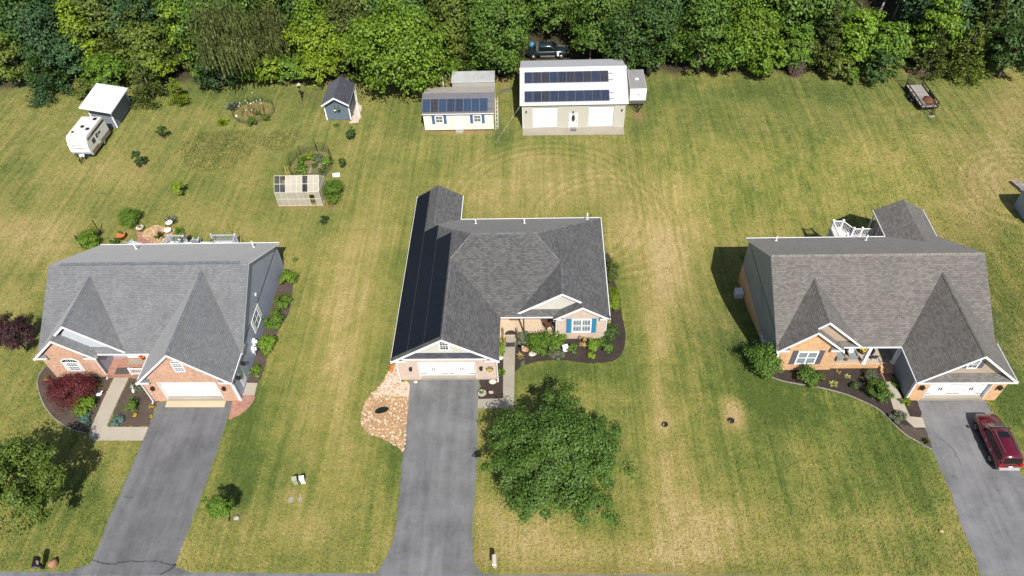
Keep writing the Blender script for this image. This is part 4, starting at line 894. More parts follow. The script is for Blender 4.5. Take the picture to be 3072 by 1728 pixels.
# --- shed at the right edge of the picture
c = gat(3040,617); c2 = gat(3072,663); d_ = (c2-c); a_ = math.atan2(d_.y,d_.x)
t_ = thing('garden_shed', 'pale blue grey shed at the right edge beside a lumber pile', 'shed', (c.x,c.y,c.z), a_, local=True)
b = B(); b.box(0,3.4,0,4.5,0,2.1); b.gable([(0,2.1),(3.4,2.1),(1.7,3.0)], 0, 4.5); b.build('wall', lapped('pale_shed_board', (.30,.345,.41), .3, True, var=.04, bump=.2), t_)
roof('roof', [[(-.15,-.2,2.08),(1.7,-.2,3.12),(1.7,4.7,3.12),(-.15,4.7,2.08)], [(1.7,-.2,3.12),(3.55,-.2,2.08),(3.55,4.7,2.08),(1.7,4.7,3.12)]], M['shingle_slate'], t_, .12)
c = gat(3045,566); b = B()
for k in range(9): b.obox(Vector((c.x+.2+(k%3)*.3,c.y+.1*(k%2),c.z+.1+.12*(k//3))),.26,1.8,.11,.3+.05*(k%3))
tag(b.build('lumber_pile', M['wood_grey'], loc=c), 'pile of brown lumber behind the shed at the right edge', 'lumber')

# ================================================================== greenhouse
t_ = thing('greenhouse', 'translucent polycarbonate greenhouse with white frame and some clear panes', 'greenhouse', (-26, 61.4, 0))
tm = T('twinwall'); cl = tm.mix(rng01(tm, tm.noise(1.2,3,tm.obj()), .3,.7), (.50,.46,.36,1), (.58,.56,.47,1))
tm.fin(cl, .3, .5); tr = tm.n('BsdfTranslucent', {'Color': (.62,.55,.42,1)}); tp = tm.n('BsdfTransparent', {'Color': (.9,.86,.78,1)}); mx = tm.n('MixShader', {0: .3}); mx2 = tm.n('MixShader', {0: .1})
tm.t.links.new(tm.b.outputs[0], mx.inputs[1]); tm.t.links.new(tr.outputs[0], mx.inputs[2]); tm.t.links.new(mx.outputs[0], mx2.inputs[1]); tm.t.links.new(tp.outputs[0], mx2.inputs[2]); tm.t.links.new(mx2.outputs[0], tm.out.inputs[0]); M['twinwall'] = tm.m
tm = T('clear_pane'); tm.fin((.05,.06,.07), .05, .8); tp = tm.n('BsdfTransparent', {'Color': (.75,.78,.8,1)}); mx = tm.n('MixShader', {0: .6}); tm.t.links.new(tm.b.outputs[0], mx.inputs[1]); tm.t.links.new(tp.outputs[0], mx.inputs[2]); tm.t.links.new(mx.outputs[0], tm.out.inputs[0]); M['clear'] = tm.m
gx0, gx1, gy0, gy1, ge, gr_ = -28.38, -23.55, 60.1, 62.8, 1.92, 3.1; gm = (gy0+gy1)/2; w_ = (gx1-gx0)/8
fr = B(); bar = lambda a, c, r=.02: fr.tube(a, c, r, None, 4)
for i in range(9):
    x_ = gx0+w_*i; bar((x_,gy0,0),(x_,gy0,ge)); bar((x_,gy0,ge),(x_,gm,gr_)); bar((x_,gm,gr_),(x_,gy1,ge)); bar((x_,gy1,0),(x_,gy1,ge))
for y_, z_ in ((gy0,ge),(gm,gr_),(gy1,ge),(gy0,.05),(gy1,.05),(gy0,ge*.5),(gy0+(gm-gy0)*.5,(ge+gr_)/2)): bar((gx0,y_,z_),(gx1,y_,z_), .026)
for x_ in (gx0, gx1):
    for k in range(1, 5): y_ = gy0+(gy1-gy0)*k/5; bar((x_,y_,0),(x_,y_,gr_-abs(y_-gm)/(gm-gy0)*(gr_-ge)))
    bar((x_,gy0,ge),(x_,gy1,ge)); bar((x_,gy0,.05),(x_,gy1,.05))
fr.build('frame', simple('cream_frame', (.62,.57,.46), .5, .3), t_)
b = B(); b.poly([(gx0,gy1,0),(gx0,gy1,ge),(gx1,gy1,ge),(gx1,gy1,0)]); b.poly([(gx0,gm,gr_),(gx1,gm,gr_),(gx1,gy1,ge),(gx0,gy1,ge)]); b.build('back_panel', M['twinwall'], t_)
for x_ in (gx0,gx1):
    b = B(); b.poly([(x_,gy0,0),(x_,gy1,0),(x_,gy1,ge),(x_,gm,gr_),(x_,gy0,ge)]); b.build('end_panel', M['twinwall'], t_)
def gpane(a, c, m, nm): b = B(); b.poly([a[0], a[1], c[1], c[0]]); b.build(nm, M[m], t_)
for i in range(8):
    xa_, xb_ = gx0+w_*i, gx0+w_*(i+1); mid = (gm+gy0)/2; mz = (ge+gr_)/2
    m = 'clear' if i in (0, 5) else 'twinwall'
    if i != 1: gpane(((xa_,gm,gr_),(xb_,gm,gr_)), ((xa_,mid,mz),(xb_,mid,mz)), m, 'roof_pane')
    gpane(((xa_,mid,mz),(xb_,mid,mz)), ((xa_,gy0,ge),(xb_,gy0,ge)), 'clear' if i in (0,1,5) else 'twinwall', 'roof_pane')
    if i == 6: gpane(((xa_,gy0,.95),(xb_,gy0,.95)), ((xa_,gy0,.6),(xb_,gy0,.6)), 'clear', 'wall_pane')
    else: gpane(((xa_,gy0,ge),(xb_,gy0,ge)), ((xa_,gy0,0),(xb_,gy0,0)), 'twinwall', 'wall_pane')
    if i == 6: gpane(((xa_,gy0,ge),(xb_,gy0,ge)), ((xa_,gy0,1.55),(xb_,gy0,1.55)), 'twinwall', 'wall_pane')
b = B(); b.box(gx0+.3,gx1-.4,gy1-.9,gy1-.2,.7,.75); b.box(gx0+.3,gx1-.4,gy1-.9,gy1-.84,0,.7); tag(b.build('potting_bench', M['wood_brown'], loc=(-26,62.3,0)), 'brown potting bench inside the greenhouse', 'bench')
c = gat(1008,532); b = B(); b.tube((c.x-.3,c.y,.28),(c.x+.5,c.y+.1,.28),.28,None,12); tag(b.build('water_barrel', M['plain_white'], loc=c), 'white barrel lying behind the greenhouse corner', 'barrel')
c = gat(868,520); b = B(); b.obox(c+Vector((0,0,.5)),.1,.06,1.1,.2,.35); b.obox(c+Vector((-.35,.1,.45)),.05,.05,1.0,.2,-.3); tag(b.build('step_ladder', simple('yellow_timber', (.6,.38,.08),.6), loc=c), 'yellow timber step frame behind the greenhouse', 'ladder')

# ================================================================== decks
def railing(parent, a, c, z, h=.95, mat=WHITE, gap=.15):
    a, c = Vector((*a, 0)), Vector((*c, 0)); d = c-a; n = max(1, int(d.length/gap)); b = B(); rz_ = math.atan2(d.y, d.x); m = (a+c)/2
    b.obox(m+Vector((0,0,z+h)), d.length, .09, .05, rz_); b.obox(m+Vector((0,0,z+.12)), d.length, .05, .05, rz_)
    for i in range(n+1):
        p_ = a+d*(i/n); b.obox(p_+Vector((0,0,z+h*.55)), .035, .035, h*.84, rz_)
    b.build('railing', mat, parent)
def post(parent, x, y, z0, z1, mat=WHITE, s=.13):
    b = B(); b.box(x-s/2,x+s/2,y-s/2,y+s/2,z0,z1); b.box(x-s*.75,x+s*.75,y-s*.75,y+s*.75,z1,z1+.06); b.build('deck_post', mat, parent)
M['deck_white'] = coursed('white_deck_boards', (.62,.62,.63), (.56,.56,.58), (.3,.3,.3), 4, .14, .008, var=.04); M['rail_grey'] = simple('pale_blue_grey_rail', (.42,.46,.52), .5, .3)
t_ = thing('wooden_deck', 'raised white railed deck with stair behind the taupe roofed house', 'deck', (30.5, 52.5, -2.5))
b = B(); b.prism([(28.9,51.1),(32.5,51.1),(32.5,53.3),(30.6,53.3),(29.9,54.5),(28.9,54.5)], .75, .92); b.build('platform', M['deck_white'], t_)
for a, c in (((28.95,54.5),(29.9,54.5)),((29.9,54.5),(30.6,53.35)),((30.6,53.35),(31.4,53.35)),((31.4,53.35),(32.5,53.35)),((28.95,51.3),(28.95,54.5)),((29.75,51.3),(29.75,52.6))): railing(t_, a, c, .92)
for x_, y_ in ((28.95,54.5),(29.9,54.5),(30.6,53.35),(31.4,53.35),(29.75,52.6)): post(t_, x_, y_, -2.6, 1.98)
b = B(); b.box(28.9,32.5,51.1,51.16,-2.6,.75); b.box(28.92,28.98,51.1,54.5,-2.6,.75); b.build('skirt', M['side_pale'], t_)
for k in range(9):
    b = B(); b.box(27.0+.21*k,27.28+.21*k,52.9,54.0,-2.5+.36*k,-2.44+.36*k); b.build('stair_tread', M['deck_white'], t_)
t_ = thing('wooden_deck', 'low deck with pale blue grey railings behind the red brick house', 'deck', (-35, 52.5, 0))
b = B(); b.box(-38.8,-31.1,51.35,54.2,.25,.42); b.build('platform', simple('pale_deck', (.50,.50,.52), .7, .2, var=.08), t_)
for a, c in (((-38.1,54.15),(-36.5,54.15)),((-33.6,54.15),(-31.15,54.15)),((-31.15,54.15),(-31.15,52.2)),((-38.75,52.3),(-38.15,54.1))): railing(t_, a, c, .42, .95, M['rail_grey'])
for x_, y_ in ((-38.1,54.15),(-36.45,54.15),(-33.65,54.15),(-31.15,54.15)): post(t_, x_, y_, 0, 1.45, M['rail_grey'])
def chair(name, label, x, y, z, rot, mat, group=None, lean=.35, arms=True):
    o = thing(name, label, 'chair', (x,y,z), rot, group, True)
    b = B()
    for k in range(5): b.box(-.28,.28,-.27+k*.11,-.18+k*.11,.38,.41)
    b.build('seat', mat, o); b = B()
    for k in range(5): b.obox(Vector((-.24+k*.12,.3+lean*.45,.74)), .1, .03, .8, 0, -lean)
    b.build('backrest', mat, o)
    for sx in (-.27,.27):
        for sy__ in (-.25,.25): b = B(); b.box(sx-.03,sx+.03,sy__-.03,sy__+.03,0,.4 if not arms or sy__ > 0 else .62); b.build('leg', mat, o)
        if arms: b = B(); b.box(sx-.06,sx+.06,-.32,.34,.62,.65); b.build('armrest', mat, o)
    return o
chair('deck_chair', 'white slatted chair on the low deck left of the potted tree', -37.5, 53.2, .42, 2.6, M['plain_white'])
chair('deck_chair', 'grey slatted chair in the gap between the deck railings', -35.3, 53.9, .42, 3.3, M['rail_grey'])
chair('deck_chair', 'dark slatted chair behind the right hand deck railing', -32.4, 53.0, .42, 2.8, simple('navy_chair', (.05,.06,.09), .5))
o = thing('garden_bench', 'pale grey lounge seat on the brick patio beside the orange pot', 'bench', (-41.9,54.0,0), 2.75, None, True)
b = B(); b.box(-.7,.7,-.3,.3,.36,.42); b.build('seat', M['rail_grey'], o); b = B(); b.obox(Vector((0,.45,.7)),1.4,.05,.75,0,-.4); b.build('backrest', M['rail_grey'], o)
for sx in (-.65,.65): b = B(); b.box(sx-.04,sx+.04,-.3,.3,0,.6); b.build('leg', M['rail_grey'], o)
o = thing('garden_table', 'round white table on the low deck with potted plants on it', 'table', (-36.6,52.9,.42), 0, None, True)
b = B(); b.lathe([(.55,.68),(.55,.72)], (0,0,0), 18); b.build('tabletop', M['plain_white'], o); b = B(); b.lathe([(.25,0),(.06,.05),(.05,.68)], (0,0,0), 10); b.build('leg', M['plain_white'], o)
for u, v, lb in ((691,665,'tall thin iron hook pole rising above the right end of the low deck'),(562,683,'short thin iron hook pole behind the deck table'),(723,690,'thin iron feeder pole on the grass right of the low deck')):
    c = gat(u+6, v+38); b = B(); b.tube(c,(c.x,c.y,c.z+1.9),.018,None,5); b.path([(c.x,c.y,1.9),(c.x+.1,c.y,2.05),(c.x+.25,c.y,2.0),(c.x+.28,c.y,1.85)],.014,None,4)
    tag(b.build('shepherd_hook', M['black'], loc=c), lb, 'garden hook')

# ================================================================== vehicles
def wheel(parent, x, y, r=.36, w=.24, axis='x', rimmat='steel', out=1):
    d = Vector((1,0,0)) if axis == 'x' else Vector((0,1,0)); c = Vector((x,y,r))
    b = B(); b.tube(c-d*w/2, c+d*w/2, r, None, 18); o = b.build('wheel', M['rubber'], parent)
    b = B(); e = c+d*(w/2)*out; b.tube(e-d*.02*out, e+d*.012*out, r*.64, None, 12)
    rm = b.build('rim', M[rimmat], o)
    b = B(); b.tube(e+d*.005*out, e+d*.03*out, r*.18, None, 8)
    for k in range(5):
        a_ = 2*math.pi*k/5; q = Vector((0,math.cos(a_),math.sin(a_))) if axis == 'x' else Vector((math.cos(a_),0,math.sin(a_)))
        b.tube(e+q*r*.12+d*.016*out, e+q*r*.62+d*.014*out, r*.09, r*.13, 4)
    b.build('spokes', M['steel'], o)
    return o
def sec(y, pts): return [(-x, y, z) for x, z in pts]+[(x, y, z) for x, z in pts[::-1]]
def quadp(b, P, off):                          # thin panel standing a little proud of a surface
    P = [Vector(p) for p in P]; n = (P[1]-P[0]).cross(P[2]-P[0]).normalized()*off; b.faces([p for p in P]+[p+n for p in P], [(4,5,6,7)]+[(i,(i+1)%4,4+(i+1)%4,4+i) for i in range(4)])
o = suv = thing('parked_car', 'maroon red sport utility vehicle with dark sunroof parked on the right driveway', 'car', (35.22, 30.5, .012), rad(-.5), None, True)
b = B(); b.smooth = True
b.loft([sec(-2.32,[(.66,.5),(.72,.78),(.66,1.0)]), sec(-2.2,[(.84,.36),(.90,.8),(.84,1.08)]), sec(-1.6,[(.88,.3),(.95,.8),(.89,1.12)]), sec(.4,[(.88,.28),(.95,.8),(.89,1.1)]), sec(1.2,[(.88,.28),(.95,.8),(.87,1.1)]), sec(1.35,[(.88,.3),(.94,.8),(.82,1.1)]), sec(1.95,[(.86,.32),(.92,.76),(.78,1.02)]), sec(2.25,[(.76,.38),(.82,.7),(.70,.92)]), sec(2.38,[(.58,.48),(.62,.66),(.55,.80)])])
b.build('body', M['red_paint'], o)
b = B(); b.smooth = True
b.loft([sec(-2.24,[(.82,1.06),(.80,1.1),(.74,1.14)]), sec(-2.02,[(.87,1.06),(.76,1.5),(.68,1.66)]), sec(-1.8,[(.88,1.06),(.75,1.56),(.66,1.74)]), sec(-.4,[(.88,1.06),(.75,1.58),(.66,1.78)]), sec(.35,[(.88,1.06),(.74,1.55),(.64,1.74)]), sec(.62,[(.87,1.06),(.74,1.45),(.62,1.62)]), sec(1.32,[(.84,1.04),(.80,1.07),(.74,1.1)])])
b.build('cabin', M['red_paint'], o)
M['dark_glass'] = simple('tinted_glass', (.008,.010,.012), .08, .6, var=.05)
for s_ in (-1, 1):
    xs = lambda z: s_*(.885-(z-1.06)*.262)
    for ya, yb, yc, yd in ((.55,-.28,-.28,.93),(-.34,-1.12,-1.12,-.34),(-1.18,-1.85,-2.0,-1.18)):
        b = B(); P_ = [(xs(1.14),yd,1.14),(xs(1.14),yc,1.14),(xs(1.54),yb,1.54),(xs(1.54),ya,1.54)]; quadp(b, P_ if s_ < 0 else P_[::-1], .012 if s_ < 0 else .012); b.build('window', M['dark_glass'], o)
    b = B(); b.box(s_*.55-.02,s_*.55+.02,-1.7,.35,1.78,1.83); b.build('roof_rail', M['steel'], o)
    b = B(); b.box(min(s_*.93,s_*1.12),max(s_*.93,s_*1.12),.72,.86,1.06,1.22); b.build('wing_mirror', M['red_paint'], o)
    b = B(); b.box(min(s_*.62,s_*.88),max(s_*.62,s_*.88),-2.33,-2.18,.82,1.06); b.build('tail_lamp', M['lamp_red'], o)
    b = B(); b.box(min(s_*.45,s_*.76),max(s_*.45,s_*.76),2.12,2.3,.72,.88); b.build('headlight', M['glass_blind'], o)
    for y_ in (1.42,-1.4): wheel(o, s_*.84, y_, .37, .24, 'x', 'black', s_)
b = B(); quadp(b, [(-.6,.66,1.63),(.6,.66,1.63),(.72,1.26,1.13),(-.72,1.26,1.13)], .03); b.build('windscreen', simple('windscreen', (.13,.14,.14), .1, .7, var=.05), o)
b = B(); quadp(b, [(.62,-2.07,1.58),(-.62,-2.07,1.58),(-.66,-2.23,1.16),(.66,-2.23,1.16)], .03); b.build('rear_window', M['dark_glass'], o)
b = B(); b.box(-.38,.38,-.38,.12,1.775,1.795); b.build('sunroof', M['dark_glass'], o)
b = B(); b.box(-.75,.75,-2.42,-2.22,.42,.62); b.build('rear_bumper', simple('bumper_plate', (.42,.40,.42), .4, .4), o)
b = B(); b.box(-.16,.16,-2.345,-2.3,.74,.86); b.build('number_plate', M['plain_white'], o)
for s_ in (-1, 1):
    b = B(); b.box(min(s_*.90,s_*.955),max(s_*.90,s_*.955),-1.0,1.02,.26,.42); b.build('sill_trim', M['black'], o)
    for y_ in (.9,-.3,-1.15): b = B(); b.box(min(s_*.93,s_*.956),max(s_*.93,s_*.956),y_-.01,y_+.01,.45,1.06); b.build('door_gap', M['black'], o)
    for y_ in (-.18,-1.02): b = B(); b.box(min(s_*.93,s_*.975),max(s_*.93,s_*.975),y_-.0,y_+.2,.92,.96); b.build('door_handle', M['steel'], o)
# pickup truck behind the workshop (faces right)
o = thing('pickup_truck', 'dark green crew cab pickup truck parked behind the white workshop', 'truck', (1.15, 90.0, 0), rad(-90), None, True)
b = B(); b.smooth = True
b.loft([sec(-2.75,[(.84,.5),(.92,.9),(.88,1.18)]), sec(-1.1,[(.88,.42),(.95,.9),(.90,1.2)]), sec(1.1,[(.88,.42),(.95,.9),(.90,1.2)]), sec(1.4,[(.88,.42),(.95,.9),(.84,1.22)]), sec(2.5,[(.86,.45),(.93,.85),(.78,1.12)]), sec(2.8,[(.76,.5),(.82,.8),(.68,1.0)])]); b.build('body', M['green_paint'], o)
b = B(); b.smooth = True
b.loft([sec(-1.05,[(.88,1.15),(.80,1.6),(.70,1.9)]), sec(-.9,[(.88,1.15),(.78,1.7),(.68,1.95)]), sec(.4,[(.88,1.15),(.78,1.7),(.68,1.95)]), sec(.65,[(.88,1.15),(.77,1.6),(.66,1.85)]), sec(1.4,[(.84,1.15),(.80,1.18),(.72,1.2)])]); b.build('cab', M['green_paint'], o)
b = B(); b.box(-.75,.75,-2.65,-1.15,1.19,1.215); b.build('bed_liner', M['black'], o)
for s_ in (-1, 1):
    xs = lambda z: s_*(.895-(z-1.15)*.2)
    for ya, yb, yc, yd in ((.42,-.18,-.18,1.0),(-.25,-.9,-.9,-.25)):
        b = B(); P_ = [(xs(1.28),yd,1.28),(xs(1.28),yc,1.28),(xs(1.76),yb,1.76),(xs(1.76),ya,1.76)]; quadp(b, P_ if s_ < 0 else P_[::-1], .015); b.build('window', M['dark_glass'], o)
    b = B(); b.box(s_*.9-.03,s_*.9+.03,-2.75,-1.1,1.2,1.27); b.build('bed_rail', M['green_paint'], o)
    b = B(); b.tube((s_*.86,-.9,.36),(s_*.86,1.0,.36),.05,None,6); b.build('side_step', M['steel'], o)
    b = B(); b.box(min(s_*.45,s_*.8),max(s_*.45,s_*.8),2.6,2.78,.82,1.0); b.build('headlight', M['plain_white'], o)
    for y_ in (1.85,-1.85): wheel(o, s_*.82, y_, .4, .26, 'x', 'steel', s_)
    b = B(); b.box(min(s_*.93,s_*1.13),max(s_*.93,s_*1.13),1.0,1.14,1.22,1.42); b.build('wing_mirror', M['black'], o)
b = B(); b.box(.78,.955,1.3,1.55,.5,1.15); b.build('fender_patch', M['plain_white'], o)
b = B(); quadp(b, [(-.64,.7,1.82),(.64,.7,1.82),(.74,1.38,1.22),(-.74,1.38,1.22)], .03); b.build('windscreen', M['dark_glass'], o)
b = B(); b.lathe([(.28,0),(.3,.5),(.22,.62)], (-.9,90.35,1.22), 12); tag(b.build('blue_drum', M['blue_plastic'], loc=(-.9,90.35,1.22)), 'blue plastic drum standing in the truck bed', 'drum')
b = B(); b.box(-.35,.0,89.4,90.6,1.22,1.75); tag(b.build('tool_box', M['steel'], loc=(-.2,90,1.22)), 'pale metal tool box behind the truck cab', 'tool box')
# camper
o = thing('camper_trailer', 'white and beige camper trailer parked in front of the grey shed', 'camper', (-53.6, 71.4, 0), rad(-3), None, True)
b = B(); prof = [(-2.2,.5),(-2.42,1.1),(-2.38,1.9),(-2.0,2.75),(-1.75,2.85),(2.0,2.88),(2.25,2.7),(2.3,.5)]
b.faces([(-1.22,y,z) for y, z in prof]+[(1.22,y,z) for y, z in prof], [tuple(range(8)),tuple(range(8,16))[::-1]]+[(i,8+i,8+(i+1)%8,(i+1)%8) for i in range(8)]); b.build('body', M['camper_white'], o)
b = B(); b.box(-1.2,1.2,-1.75,2.05,2.87,2.9); b.build('roof', M['camper_roof'], o)
b = B(); b.box(1.2,1.235,-2.1,2.28,.5,1.0); b.box(1.2,1.235,-1.9,2.2,2.3,2.6); b.build('side_band', M['camper_tan'], o)
b = B(); b.box(-1.1,1.1,-2.3,-2.2,.52,.8); b.build('front_band', M['navy'], o)
b = B(); b.faces([(-.6,-2.44,1.6),(.6,-2.44,1.6),(.6,-2.32,2.08),(-.6,-2.32,2.08)], [(0,1,2,3)]); sg = b.build('name_plate', M['plain_white'], o)
b = B()
for q in ((-.62,.62,1.98,2.06),(-.62,.62,1.62,1.67),(-.62,-.56,1.62,2.06)): b.faces([(q[0],-2.45+(q[2]-1.6)*.25-.005,q[2]),(q[1],-2.45+(q[2]-1.6)*.25-.005,q[2]),(q[1],-2.45+(q[3]-1.6)*.25-.005,q[3]),(q[0],-2.45+(q[3]-1.6)*.25-.005,q[3])], [(0,1,2,3)])
for k in range(7): x_ = -.42+k*.13; b.faces([(x_,-2.40,1.78),(x_+.08,-2.40,1.78),(x_+.08,-2.37,1.9),(x_,-2.37,1.9)], [(0,1,2,3)])
b.build('lettering', M['navy'], sg)
for x_, y_, s_ in ((.7,1.55,.4),(-.1,.0,.36),(.75,-.45,.38),(-.75,-1.1,.24)):
    b = B(); b.box(x_-s_/2,x_+s_/2,y_-s_/2,y_+s_/2,2.88,3.0); b.build('roof_vent', M['black'], o)
for ya, yb, za, zb in ((-1.35,-.75,1.45,2.0),(.1,.7,1.75,1.95),):
    b = B(); b.box(1.215,1.245,ya,yb,za,zb); b.build('window', M['glass'], o)
b = B(); b.box(1.215,1.24,-.5,.05,.8,2.25); d = b.build('door', M['camper_white'], o); b = B(); b.box(1.24,1.25,-.42,-.05,1.6,2.1); b.build('pane', M['glass'], d)
for s_ in (-1,1): wheel(o, s_*1.1, .55, .34, .22, 'x', 'steel', s_)
b = B(); b.tube((1.25,-1.0,2.55),(1.25,1.9,2.55),.05,None,6); b.build('awning_tube', M['dark_iron'], o)
b = B(); b.tube((-.5,-2.2,.45),(0,-3.4,.45),.05,None,6); b.tube((.5,-2.2,.45),(0,-3.4,.45),.05,None,6); b.tube((0,-3.3,0),(0,-3.3,.7),.04,None,6); b.build('tow_bar', M['black'], o)
b = B(); b.lathe([(.15,0),(.15,.35),(.08,.42)], (-.12,-2.65,.5), 10); b.lathe([(.15,0),(.15,.35),(.08,.42)], (.2,-2.6,.5), 10); b.build('gas_bottle', M['plain_white'], o)
# cargo trailer
o = thing('cargo_trailer', 'white enclosed cargo trailer beside the workshop', 'trailer', (12.0, 80.0, 0), rad(0), None, True)
b = B(); prof = [(-2.35,.45),(-2.35,2.05),(-2.15,2.4),(2.2,2.4),(2.25,.45)]
b.faces([(-.98,y,z) for y, z in prof]+[(.98,y,z) for y, z in prof], [tuple(range(5)),tuple(range(5,10))[::-1]]+[(i,5+i,5+(i+1)%5,(i+1)%5) for i in range(5)]); b.build('body', M['plain_white'], o)
b = B(); b.box(-.95,.95,-2.1,2.18,2.395,2.42); r_ = b.build('roof', M['membrane'], o); b = B(); b.box(-.2,.2,-.2,.15,2.42,2.5); b.build('roof_vent', M['plain_white'], r_)
b = B(); b.box(-.98,.98,-2.38,-2.33,.46,.95); b.build('stone_guard', M['steel'], o)
for k in (-.2,0,.2): b = B(); b.box(k-.05,k+.05,-2.37,-2.345,2.06,2.1); b.build('marker_light', M['amber'], o)
b = B(); b.tube((.05,-2.37,1.75),(.05,-2.35,1.75),.1,None,8); b.build('latch', M['steel'], o)
for s_ in (-1,1):
    for y_ in (.1,.85): wheel(o, s_*.98, y_, .34, .22, 'x', 'steel', s_)
b = B(); b.tube((-.7,-2.35,.42),(0,-3.9,.45),.05,None,6); b.tube((.7,-2.35,.42),(0,-3.9,.45),.05,None,6); b.tube((0,-3.6,.0),(0,-3.6,.9),.045,None,6); b.lathe([(.14,.5),(.16,.8),(.1,.95)],(0,-3.0,0),10); b.build('tow_bar', M['dark_iron'], o)
# utility trailer with gate up
o = thing('utility_trailer', 'black open utility trailer with raised mesh ramp and plank floor', 'trailer', (46.15, 78.0, 0), rad(2), None, True)
b = B(); b.box(-.95,.95,-2.35,2.35,.52,.6); b.build('deck', M['wood_grey'], o)
for s_ in (-1,1):
    b = B(); b.box(s_*1.0-.06,s_*1.0+.06,-2.4,2.4,.40,.62); b.box(s_*1.0-.045,s_*1.0+.045,-2.4,2.4,.98,1.07)
    for k in range(6): y_ = -2.36+k*.944; b.box(s_*1.0-.03,s_*1.0+.03,y_-.03,y_+.03,.6,1.0)
    b.build('side_rail', M['dark_iron'], o)
    b = B(); b.box(min(s_*1.05,s_*1.35),max(s_*1.05,s_*1.35),-.85,.75,.72,.77); b.build('fender', M['dark_iron'], o)
    for y_ in (-.42,.38): wheel(o, s_*1.2, y_, .33, .22, 'x', 'steel', s_)
b = B(); b.box(-1.0,1.0,-2.43,-2.37,1.0,1.07); b.box(-1.0,1.0,-2.43,-2.37,.42,.56)
for x_ in (-.97,-.45,.45,.97): b.box(x_-.03,x_+.03,-2.43,-2.37,.56,1.0)
b.build('front_rail', M['dark_iron'], o)
b = B()
for x_ in (-.95,0,.95): b.tube((x_,2.42,.55),(x_,2.75,2.05),.035,None,5)
for z_ in (.0,1.0): b.tube((-.95,2.42+.33*z_,.55+1.5*z_),(.95,2.42+.33*z_,.55+1.5*z_),.035,None,5)
for k in range(1,10): f_ = k/10; b.tube((-.95,2.42+.33*f_,.55+1.5*f_),(.95,2.42+.33*f_,.55+1.5*f_),.009,None,4)
for k in range(1,18): x_ = -.95+k*.1055; b.tube((x_,2.42,.55),(x_,2.75,2.05),.008,None,4)
b.build('ramp_gate', M['dark_iron'], o)
b = B(); b.tube((-.8,-2.4,.45),(0,-3.7,.45),.045,None,6); b.tube((.8,-2.4,.45),(0,-3.7,.45),.045,None,6); b.tube((0,-3.4,.08),(0,-3.4,.85),.04,None,6); b.build('tow_bar', M['dark_iron'], o)
b = B(); b.obox(Vector((46.25,74.5,.05)),.7,.3,.1,.1); tag(b.build('wooden_block', M['wood_grey'], loc=(46.25,74.5,0)), 'pale wooden block under the utility trailer jack', 'block')
r = random.Random(4); b = B(); b.smooth = True
ang_ = 18; V = []; R_ = [(1.0,0),(.85,.12),(.6,.28),(.3,.42),(.02,.5)]
for q, z_ in R_:
    for k in range(ang_): t__ = 2*math.pi*k/ang_; j = r.uniform(.8,1.15); V.append((46.5+.6*q*math.cos(t__)*j, 76.9+.95*q*math.sin(t__)*j, .61+z_*r.uniform(.75,1.2)))
b.faces(V, [(i*ang_+k,i*ang_+(k+1)%ang_,(i+1)*ang_+(k+1)%ang_,(i+1)*ang_+k) for i in range(4) for k in range(ang_)]); tag(b.build('mulch_heap', M['mulch_red'], loc=(46.4,76.9,.6)), 'reddish brown mulch heap on the utility trailer floor', 'mulch')
c = gat(2768,214); b = B(); b.blob((c.x,c.y,.1),2.3,.9,.55,14,5,.12,6); tag(b.build('soil_heap', simple('dark_soil', (.11,.06,.05),.95,.1,var=.3,bump=.6), loc=c), 'low dark brown soil heap at the wood edge behind the utility trailer', 'soil heap')
c = gat(2783,224); b = B(); b.blob((c.x,c.y,.1),.5,.3,.15,10,5,.2,6); tag(b.build('tarp_scrap', M['blue_plastic'], loc=c), 'scrap of blue tarp beside the trailer ramp', 'tarp')
c = gat(2905,214); r = random.Random(3)
for k in range(22):
    q = (k % 8)*.42+r.uniform(-.1,.1); lv = k//8; p_ = Vector((c.x-1.7+q, c.y+r.uniform(-.2,.2), .13+.2*lv)); b = B(); b.tube(p_+Vector((0,-.3,0)), p_+Vector((r.uniform(-.3,.3),.4,r.uniform(-.03,.08))), .12, None, 8)
    tag(b.build('split_log', M['stone_warm'], loc=p_), 'orange brown split log in the pile at the wood edge', 'firewood', 'split logs piled at the wood edge')
